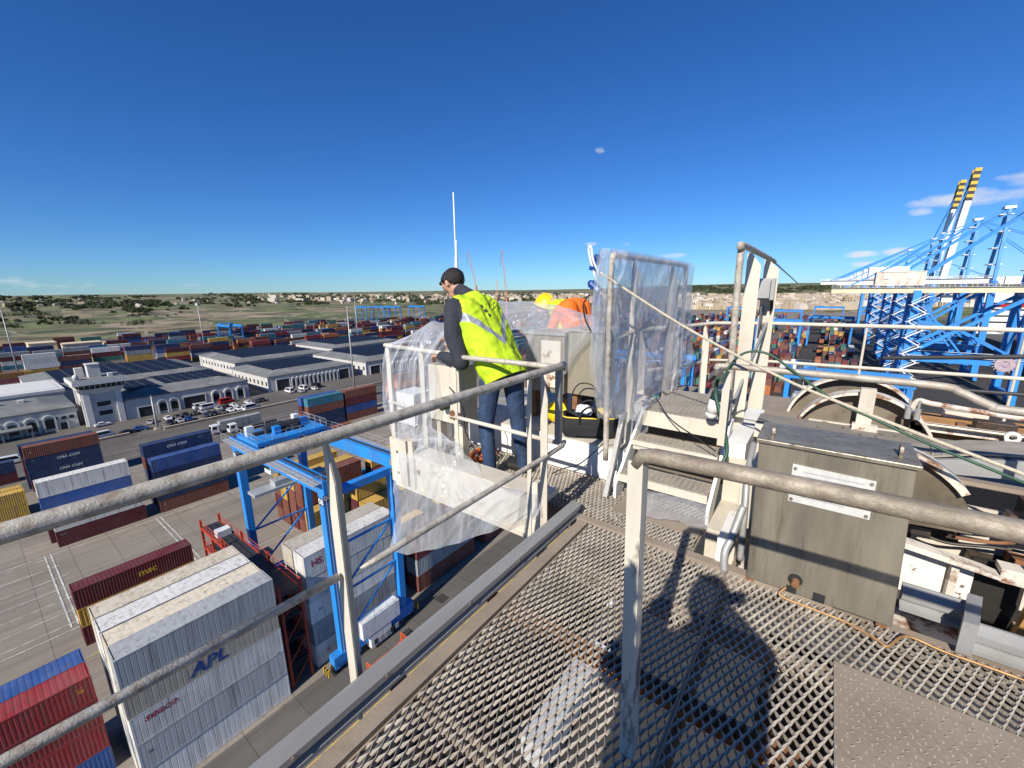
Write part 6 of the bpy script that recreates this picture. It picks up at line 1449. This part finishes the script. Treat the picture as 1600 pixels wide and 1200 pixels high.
F.cap('skin', hc + fd * .095 + up * .015, hc + fd * .118 + up * -.028, .011, .014)                       # nose
F.cap('skin', hc + fd * .08 + up * .03 - sd * .03, hc + fd * .08 + up * .03 + sd * .03, .018, .018).cap('skin', hc + fd * .092 + up * -.055 - sd * .02, hc + fd * .092 + up * -.055 + sd * .02, .011, .011)
for s in (-1, 1): F.cap('skin', hc + sd * s * .083 - fd * .005 + up * .012, hc + sd * s * .085 + up * -.025, .013, .010).cap('skin', hc + sd * s * .09 - fd * .016 + up * .016, hc + sd * s * .086 - fd * .01 + up * -.005, .010, .009)
# near arm bent on the box, far arm reaching under the film
F.cap('sweater', (-2.48, 2.51, 1.455), (-2.44, 2.445, 1.24), .088, .078).cap('sweater', (-2.44, 2.445, 1.24), (-2.345, 2.435, 1.03), .078, .066).cap('sweater', (-2.345, 2.435, 1.03), (-2.63, 2.49, 1.05), .066, .046)
F.hand((-2.645, 2.492, 1.05), (-1, .08, -.12), (0, .15, -1), (0, 1, -.1), .55)
F.cap('sweater', (-2.48, 2.92, 1.455), (-2.66, 2.97, 1.24), .068, .056).cap('sweater', (-2.66, 2.97, 1.24), (-2.88, 2.88, 1.17), .054, .040); F.hand((-2.89, 2.875, 1.17), (-1, -.3, -.15), (0, 0, -1), (0, -1, 0), .5)
F.cap('jeans', (-2.17, 2.64, .93), (-2.21, 2.62, .82), .108, .098).cap('jeans', (-2.13, 2.81, .93), (-2.11, 2.82, .82), .108, .098).cap('jeans', (-2.15, 2.65, .92), (-2.13, 2.80, .92), .112, .112)
F.cap('jeans', (-2.21, 2.62, .82), (-2.245, 2.60, .48), .095, .068).cap('jeans', (-2.245, 2.60, .48), (-2.20, 2.585, .11), .070, .060).cap('jeans', (-2.11, 2.82, .82), (-2.07, 2.82, .48), .095, .068).cap('jeans', (-2.07, 2.82, .48), (-2.01, 2.83, .11), .070, .060)
for (x, y) in ((-2.19, 2.585), (-2.0, 2.83)): F.cap('shoe', (x + .02, y, .05), (x - .16, y - .01, .042), .047, .040)
o = bpy.data.objects.new('body', F.mesh(dict(sweater=SWEAT, skin=SKIN, jeans=JEANS, shoe=SHOE), .0085, 5)); col.objects.link(o); o.parent = man
# hair: a cap over crown and back of the head
m = MB(); m.ball((0, 0, 0), 1.0, 40, 26); Mh = Matrix((fd, sd, up)).transposed()
keep = []
for f in m.f:
    c = sum((Vector(m.v[i]) for i in f), Vector()) / len(f)
    if c.z > .46 - 1.55 * max(0, min(1, (.50 - c.x) / 1.0)) and not (abs(c.y) > .72 and -.2 < c.x < .2 and c.z < -.02): keep.append(f)
keep = [f for f in keep if sum(m.v[i][0] for i in f) / len(f) < .78]
m.f = keep; m.mi = [0] * len(keep)
m.v = [tuple(hc - fd * .016 + up * .020 + Mh @ Vector((v[0] * .105, v[1] * .088, v[2] * .086)) * (1 + .035 * noise.noise(Vector(v) * 7) + .03 * noise.noise(Vector(v) * 26))) for v in m.v]
o = m.build('hair', HAIR, man, smooth=True); sol = o.modifiers.new('s', 'SOLIDIFY'); sol.thickness = .014; sol.offset = -1
g = MB()
for s in (-1, 1): g.tube([hc + fd * .082 + up * .072 + sd * s * .055, hc + fd * .045 + up * .055 + sd * s * .092, hc - fd * .03 + up * .02 + sd * s * .102], .005, 6); g.ball(hc + fd * .082 + up * .072 + sd * s * .036, (.012, .026, .012), 12, 8)
g.tube([hc + fd * .084 + up * .074 - sd * .05, hc + fd * .09 + up * .08, hc + fd * .084 + up * .074 + sd * .05], .005, 6); g.build('sunglasses', flat('black_glasses', (0.008, 0.008, 0.009), 0.15), man, smooth=True)
# the vest: looser than the sweater, sleeveless, hanging below the hips
V = Figure()
V.cap('v', (-2.09, 2.63, .86), (-2.42, 2.595, 1.41), .132, .137).cap('v', (-2.11, 2.81, .86), (-2.42, 2.845, 1.41), .132, .137).cap('v', (-2.07, Y0, .86), (-2.45, Y0, 1.45), .15, .138).cap('v', (-2.47, 2.56, 1.475), (-2.47, 2.88, 1.475), .09, .09).cap('v', (-2.47, Y0, 1.51), (-2.54, Y0, 1.555), .102, .09)
ridge_ = lambda p: .5 - abs(noise.noise(p)) * 2
me = fuse(V.mb(), .007, 6); axis_ = (Vector((-2.47, Y0, 1.50)) - Vector((-2.12, Y0, .85))).normalized()
bm = bmesh.new(); bm.from_mesh(me); dele = []
for f in bm.faces:
    c = f.calc_center_median(); h = (c - Vector((-2.12, Y0, .85))).dot(axis_)
    arm = abs(c.y - Y0) > .19 and h > .36 and ((c.x + 2.475) ** 2 + (c.z - 1.41) ** 2) < .0145
    if h < .015 or arm or (c - hc).length < .145 or (h > .80): dele.append(f)
bmesh.ops.delete(bm, geom=dele, context='FACES')
for v in bm.verts:
    h = (v.co - Vector((-2.12, Y0, .85))).dot(axis_); k = 1 - min(1, max(0, (h - .05) / .5))
    v.co += v.normal * (.017 * (.35 + .65 * k) * noise.noise(v.co * 7) + .009 * ridge_(v.co * 11 + Vector((3, 1, 4))) + .006 * k)
bm.to_mesh(me); bm.free()
me.materials.clear(); me.materials.append(HIVIS); me.materials.append(REFL); me.materials.append(flat('vest_trim', (0.5, 0.55, 0.06), 0.8))
idx = []
for f in me.polygons:
    c = f.center; h = (c - Vector((-2.12, Y0, .85))).dot(axis_); y = c.y - Y0; k = 0
    back = f.normal.x > -.2
    if back and (abs(h - (.30 + 1.25 * abs(y + .02))) < .036): k = 1
    if not back and abs(h - .25) < .03: k = 1
    idx.append(k)
me.polygons.foreach_set('material_index', idx); me.polygons.foreach_set('use_smooth', [True] * len(idx))
vest = bpy.data.objects.new('vest', me); col.objects.link(vest); vest.parent = man
sol = vest.modifiers.new('s', 'SOLIDIFY'); sol.thickness = .004; sol.offset = 1
# print on the back: three dark round pictograms and short lines too fine to read
from mathutils.bvhtree import BVHTree
bv = BVHTree.FromPolygons([v.co for v in me.vertices], [tuple(p.vertices) for p in me.polygons])
def on_vest(px, py):
    h, n, i, d = bv.ray_cast(EYE - Vector((0, 0, DECK)), ray(px, py).normalized()); return h, n
pm = MB(); VD = flat('vest_print', (0.03, 0.06, 0.03), 0.8)
for (px, py) in ((752.5, 479), (758.5, 486), (764.5, 493)):
    h, n = on_vest(px, py)
    if h is None: continue
    a = n.cross(Vector((0, 0, 1))).normalized(); b = n.cross(a); c = h + n * .006
    pm.add([c + (a * math.cos(t) + b * math.sin(t)) * .017 for t in [2 * math.pi * k / 16 for k in range(16)]], [tuple(range(16))])
for (px, py, L) in ((750, 461, 12), (755, 464, 10), (763, 472, 13), (768, 477, 13), (772, 481, 11), (776, 485, 11)):
    h0, n0 = on_vest(px - L * .35, py + L * .3); h1, n1 = on_vest(px + L * .35, py - L * .35)
    if h0 and h1: pm.bar(h0 + n0 * .006, h1 + n1 * .006, .006, .002, n0)
if pm.f: pm.build('vest_print', VD, vest)

# second worker, bent behind the film
t = dthing('person', 'bending worker in yellow hard hat and orange yellow vest behind the film', 'person')
F = Figure(); y = 4.25
for d in (-.12, 0, .12): F.cap('orange', (-2.20, y + d, 1.0), (-2.30, y + d * 1.3, 1.39), .12, .115 if d else .125).cap('yellow', (-2.33, y + d, 1.0), (-2.44, y + d * 1.3, 1.40), .11, .10)
F.cap('skin', (-2.48, y, 1.44), (-2.60, y, 1.45), .055, .055).cap('skin', (-2.67, y, 1.42), (-2.73, y, 1.37), .085, .06)
for s in (-1, 1):
    F.cap('orange', (-2.38, y + s * .21, 1.38), (-2.46, y + s * .25, 1.14), .068, .056).cap('orange', (-2.46, y + s * .25, 1.14), (-2.72, y + s * .16, .92), .05, .038); F.hand((-2.73, y + s * .15, .91), (-1, 0, -.6), (0, 0, -1), (0, -s, 0), .5)
    F.cap('sweater', (-2.12, y + s * .09, 1.06), (-2.16, y + s * .11, .70), .105, .075).cap('sweater', (-2.16, y + s * .11, .70), (-2.06, y + s * .12, .40), .072, .056).cap('shoe', (-2.04, y + s * .12, .345), (-2.2, y + s * .12, .34), .045, .04)
o = bpy.data.objects.new('body', F.mesh(dict(orange=HIORG, yellow=HIVIS, skin=SKIN, sweater=SWEAT, shoe=SHOE), .009, 6)); col.objects.link(o); o.parent = t
hh = hard_hat((-2.70, y, DECK + 1.43), (0, R(-18), R(180)), YHAT, 'yellow hard hat worn by the bending worker behind the film')

# the photographer stands behind the lens; only the shadow falls into the picture
t = dthing('person', 'photographer in dark jacket holding up a phone, casting the shadow on the mesh', 'person')
h = Vector((-.602, .799, 0)); rt = Vector((.799, .602, 0)); c0 = Vector((-.03, -.36, 0)); zz = Vector((0, 0, 1))
def B(f, r_, z): return c0 + h * f + rt * r_ + zz * z
F = Figure()
F.cap('sweater', B(0, -.12, .92), B(0, -.14, 1.40), .14, .15).cap('sweater', B(0, .12, .92), B(0, .14, 1.40), .14, .15).cap('sweater', B(0, 0, .92), B(0, 0, 1.46), .15, .14).cap('sweater', B(0, -.2, 1.48), B(0, .2, 1.48), .09, .09)
F.cap('skin', B(.01, 0, 1.5), B(.02, 0, 1.62), .06, .06).cap('skin', B(.01, 0, 1.70), B(.035, 0, 1.74), .10, .09).cap('skin', B(.04, 0, 1.64), B(.06, 0, 1.62), .065, .05).cap('hair', B(-.015, 0, 1.77), B(.0, 0, 1.80), .10, .092)
for s in (-1, 1):
    F.cap('sweater', B(0, s * .22, 1.46), B(.08, s * .30, 1.38), .095, .088).cap('sweater', B(.08, s * .30, 1.38), B(.17, s * .15, 1.56), .088, .06); F.hand(B(.19, s * .135, 1.57), h * .3 + rt * (-s * .4) + zz, h, rt * -s, .35)
    F.cap('jeans', B(0, s * .09, .92), B(.02, s * .11, .5), .115, .08).cap('jeans', B(.02, s * .11, .5), B(0, s * .12, .1), .078, .06).cap('shoe', B(-.03, s * .12, .055), B(.15, s * .14, .05), .05, .042)
o = bpy.data.objects.new('body', F.mesh(dict(sweater=SWEAT, skin=SKIN, hair=HAIR, jeans=JEANS, shoe=SHOE), .013, 4)); col.objects.link(o); o.parent = t
ph = MB().box((-.075, -.004, -.036), (.075, .004, .036)).build('mobile_phone', flat('phone_black', (0.01, 0.01, 0.011), 0.2)); ph.location = EYE - h * .055 - zz * .02; ph.rotation_euler = (0, 0, R(37)); tag(ph, 'black mobile phone held up in both hands of the photographer', 'phone')

# ================================================================ PLASTIC FILM
def film_material():
    m, n, l, p = _new('clear_film'); out = n['Material Output']
    v = coords(n, l, (1, 1, 1)); vs = coords(n, l, (3.2, 3.2, .7))
    st = noise_node(n, l, vs, 5, 8, 0.62, 0.46, 0.74); fine = noise_node(n, l, v, 22, 6, 0.6, 0.5, 0.8)
    lw = n.new('ShaderNodeLayerWeight'); lw.inputs['Blend'].default_value = 0.35
    a = n.new('ShaderNodeMath'); a.operation = 'MULTIPLY_ADD'; l.new(st, a.inputs[0]); a.inputs[1].default_value = .18; a.inputs[2].default_value = .14
    b = n.new('ShaderNodeMath'); b.operation = 'MULTIPLY_ADD'; l.new(lw.outputs['Facing'], b.inputs[0]); b.inputs[1].default_value = .62; l.new(a.outputs[0], b.inputs[2])
    c = n.new('ShaderNodeMath'); c.operation = 'MULTIPLY_ADD'; c.use_clamp = True; l.new(fine, c.inputs[0]); c.inputs[1].default_value = .07; l.new(b.outputs[0], c.inputs[2])
    tr_ = n.new('ShaderNodeBsdfTransparent'); tr_.inputs[0].default_value = (.93, .945, .97, 1)
    p.inputs['Base Color'].default_value = (.78, .80, .84, 1); p.inputs['Roughness'].default_value = .06; p.inputs['Specular IOR Level'].default_value = 1.0
    tl = n.new('ShaderNodeBsdfTranslucent'); tl.inputs[0].default_value = (.80, .82, .86, 1)
    bp = n.new('ShaderNodeBump'); bp.inputs['Strength'].default_value = .4; bp.inputs['Distance'].default_value = .02; l.new(noise_node(n, l, vs, 4.5, 4, 0.5), bp.inputs['Height'])
    l.new(bp.outputs[0], p.inputs['Normal'])
    m1 = n.new('ShaderNodeMixShader'); m1.inputs[0].default_value = .35; l.new(p.outputs[0], m1.inputs[1]); l.new(tl.outputs[0], m1.inputs[2])
    m2 = n.new('ShaderNodeMixShader'); l.new(c.outputs[0], m2.inputs[0]); l.new(tr_.outputs[0], m2.inputs[1]); l.new(m1.outputs[0], m2.inputs[2])
    l.new(m2.outputs[0], out.inputs['Surface']); return m
FILM = film_material()
def resample(pts, n):
    P = [Vector(p) for p in pts]; ls = [0]
    for a, b in zip(P[:-1], P[1:]): ls.append(ls[-1] + (b - a).length)
    out = []; j = 0
    for i in range(n + 1):
        d = ls[-1] * i / n
        while j < len(P) - 2 and ls[j + 1] < d: j += 1
        out.append(P[j].lerp(P[j + 1], (d - ls[j]) / max(1e-6, ls[j + 1] - ls[j])))
    return out
def ridge(p): return 1 - abs(noise.noise(p)) * 2.2
def film_grid(rows, nu, nv, nrm, amp, seed, knots=(), pin=.12):
    """rows: polylines from top to bottom; nrm: way the folds bulge"""
    R_ = [resample(r, nu) for r in rows]; nrm = Vector(nrm).normalized(); m = MB()
    for j in range(nv + 1):
        t = j / nv * (len(R_) - 1); a = min(int(t), len(R_) - 2); f = t - a; f = f * f * (3 - 2 * f) * .4 + f * .6
        for i in range(nu + 1):
            p = R_[a][i].lerp(R_[a + 1][i], f); u, v = i / nu, j / nv
            q = Vector((u * 3.4 + v * 1.3, v * 1.1 + seed, seed * .7)); w = min(1, v / pin) * 1.0
            d = amp * w * (ridge(q * 1.15) * 1.0 + .38 * ridge(q * 2.9 + Vector((5, 2, 1))) + .10 * ridge(q * 8))
            for (kp, ks, kn) in knots:
                e = p - Vector(kp); r_ = e.length; ang = math.atan2(e.z, e.x + e.y); d += ks * .6 * math.sin(ang * kn * .6 + seed + 5 * noise.noise(p * 5)) * math.exp(-((r_ - .18) / .22) ** 2)
            m.v.append(tuple(p + nrm * d))
    for j in range(nv):
        for i in range(nu): k = j * (nu + 1) + i; m.f.append((k, k + 1, k + nu + 2, k + nu + 1)); m.mi.append(0)
    return m
D0 = Vector((0, 0, DECK))
fy = lambda px, py, y: tuple(GY(px, py, y) - D0); fx = lambda px, py, x: tuple(GX(px, py, x) - D0)
def film(name, label, grids):
    t = dthing(name, label, 'plastic film', 'clear plastic films')
    for g in grids: g.build('film_sheet', FILM, t, smooth=True)
    return t
# around the stair handrail: front, back, top and the gathered end
X = -1.25
fr_ = [[(X + .03, 2.74, 1.87), (X + .03, 3.4, 1.87), (X + .03, 4.1, 1.865), (X + .03, 4.80, 1.86)], [(X + .05, 2.70, 1.6), (X + .035, 3.4, 1.6), (X + .03, 4.80, 1.6)], [(X + .05, 2.68, 1.2), (X + .02, 3.5, 1.2), (X + .05, 4.84, 1.15)], [(X + .06, 2.72, .86), (X + .10, 3.3, .82), (X + .1, 4.9, .78)], [(X + .05, 2.90, .64), (X + .12, 3.15, .56), (X + .1, 3.5, .70), (X + .08, 4.3, .62), (X + .03, 4.95, .66)]]
bk_ = [[(X - .04, p[1], p[2]) for p in r_] for r_ in fr_]
g1 = film_grid(fr_, 110, 80, (1, 0, 0), .035, 1.3, (((X, 4.45, .80), .03, 13), ((X, 2.75, 1.6), .025, 15)), .05); g2 = film_grid(bk_, 80, 60, (-1, 0, 0), .03, 4.1, (), .05)
e_ = film_grid([[(X - .04, 2.74, 1.87), (X + .03, 2.74, 1.87)], [(X - .05, 2.68, 1.5), (X + .05, 2.69, 1.5)], [(X - .05, 2.67, 1.1), (X + .05, 2.68, 1.1)], [(X - .06, 2.86, .64), (X + .06, 2.90, .64)]], 20, 50, (0, -1, 0), .035, 7.7)
film('plastic_film', 'clear plastic film wrapped round the stair handrail, gathered at the bottom', [g1, g2, e_])
# over the guard frame at the corner
front = [[fy(606, 538, 2.44), fy(640, 524, 2.50), fy(672, 503, 2.58), fy(698, 520, 2.56)], [fy(601, 570, 2.43), fy(650, 565, 2.45), fy(676, 560, 2.47)], [fy(602, 630, 2.42), fy(650, 630, 2.43), fy(682, 625, 2.43)], [fy(612, 676, 2.40), fy(650, 668, 2.40), fy(676, 664, 2.40)], [fy(634, 690, 2.34), fy(668, 684, 2.34), fy(716, 690, 2.33)]]
back = [[tuple(Vector(p) + Vector((0, .45, 0))) for p in r_] for r_ in front[:3]]
topg = [front[0], [tuple(Vector(p) + Vector((0, .45, -.04))) for p in front[0]]]
film('plastic_film', 'clear plastic film draped like a tent over the corner guard frame', [film_grid(front, 70, 70, (.3, -1, 0), .04, 2.2, ((fy(655, 680, 2.38), .03, 17),), .06), film_grid(back, 40, 40, (0, 1, 0), .04, 5.2), film_grid(topg, 50, 16, (0, 0, 1), .02, 8.8, (), .3)])
low = [[fy(640, 686, 2.33), fy(672, 682, 2.33), fy(716, 690, 2.33)], [fy(620, 720, 2.16), fy(690, 722, 2.2), fy(745, 735, 2.28), fy(770, 752, 2.3)], [fy(622, 770, 2.12), fy(700, 770, 2.13), fy(790, 775, 2.13), fy(842, 772, 2.13)], [fy(618, 815, 2.08), fy(700, 812, 2.09), fy(790, 800, 2.1), fy(846, 790, 2.11)], [fy(614, 856, 2.03), fy(640, 864, 2.04), fy(710, 848, 2.06), fy(775, 826, 2.08), fy(846, 800, 2.1)]]
film('plastic_film', 'clear plastic film hanging over the cream edge beam above the containers', [film_grid(low, 90, 90, (.2, -1, .1), .045, 3.9, ((fy(700, 735, 2.2), .03, 15),), .04)])
tent = [[fy(748, 468, 4.05), fy(800, 474, 4.0), fy(852, 474, 3.92), fy(890, 486, 3.85), fy(934, 500, 3.8)], [fy(760, 492, 3.7), fy(820, 492, 3.66), fy(880, 498, 3.6), fy(936, 508, 3.55)], [fy(770, 522, 3.44), fy(830, 516, 3.40), fy(888, 522, 3.40), fy(936, 520, 3.40)], [fy(775, 560, 3.40), fy(832, 570, 3.39), fy(886, 590, 3.40), fy(900, 560, 3.41)]]
film('plastic_film', 'clear plastic film pitched like a tent over the junction boxes', [film_grid(tent, 70, 60, (0, -.5, .6), .035, 6.1, (), .03)])
flo = [[(-1.02, 3.04, .06), (-.8, 3.08, .05), (-.55, 3.2, .07)], [(-.95, 2.86, .10), (-.70, 2.9, .12), (-.50, 2.95, .12)], [(-.86, 2.66, .03), (-.66, 2.68, .05), (-.46, 2.70, .04)]]
film('plastic_film', 'clear plastic film lying crumpled on the mesh below the stair', [film_grid(flo, 40, 30, (0, 0, 1), .02, 9.3, (), .02)])
MB().box((-1.10, 2.66, .006), (-.5, 2.9, .012)).build('floor_sheet', PLATE, wk)
# ================================================================ far site cranes on the ridge
ORC = mat('site_crane_orange', (0.50, 0.22, 0.10), 0.6)
def site_crane(px0, py0, px1, py1, dist, lab):
    a = EYE + ray(px0, py0) * dist; b = EYE + ray(px1, py1) * dist; t = thing('site_crane', lab, 'crane')
    d = (b - a); side = Vector((.8, .6, 0)); m = MB(); w = 1.5
    for s in (-1, 1): m.bar(a + side * s * w, b + side * s * w * .4, .5)
    for k in range(16): f, g_ = k / 16, (k + 1) / 16; s = 1 if k % 2 else -1; m.bar(a + d * f + side * s * w * (1 - .6 * f), a + d * g_ - side * s * w * (1 - .6 * g_), .35)
    m.build('lattice_boom', ORC, t)
    base = Vector((a.x, a.y, land_h(a.x, a.y))); MB().bar(base, a, 3, 3).build('mast', ORC, t); MB().tube([b, Vector((b.x - 4, b.y, b.z - 28))], .3, 4).build('hoist_rope', DARKM, t)
site_crane(744, 447, 731, 394, 900, 'orange lattice site crane leaning over the skyline behind the man')
site_crane(792, 466, 784, 390, 760, 'taller orange lattice site crane standing against the sky')
site_crane(776, 466, 777, 438, 900, 'short thin crane beside the taller orange site crane')
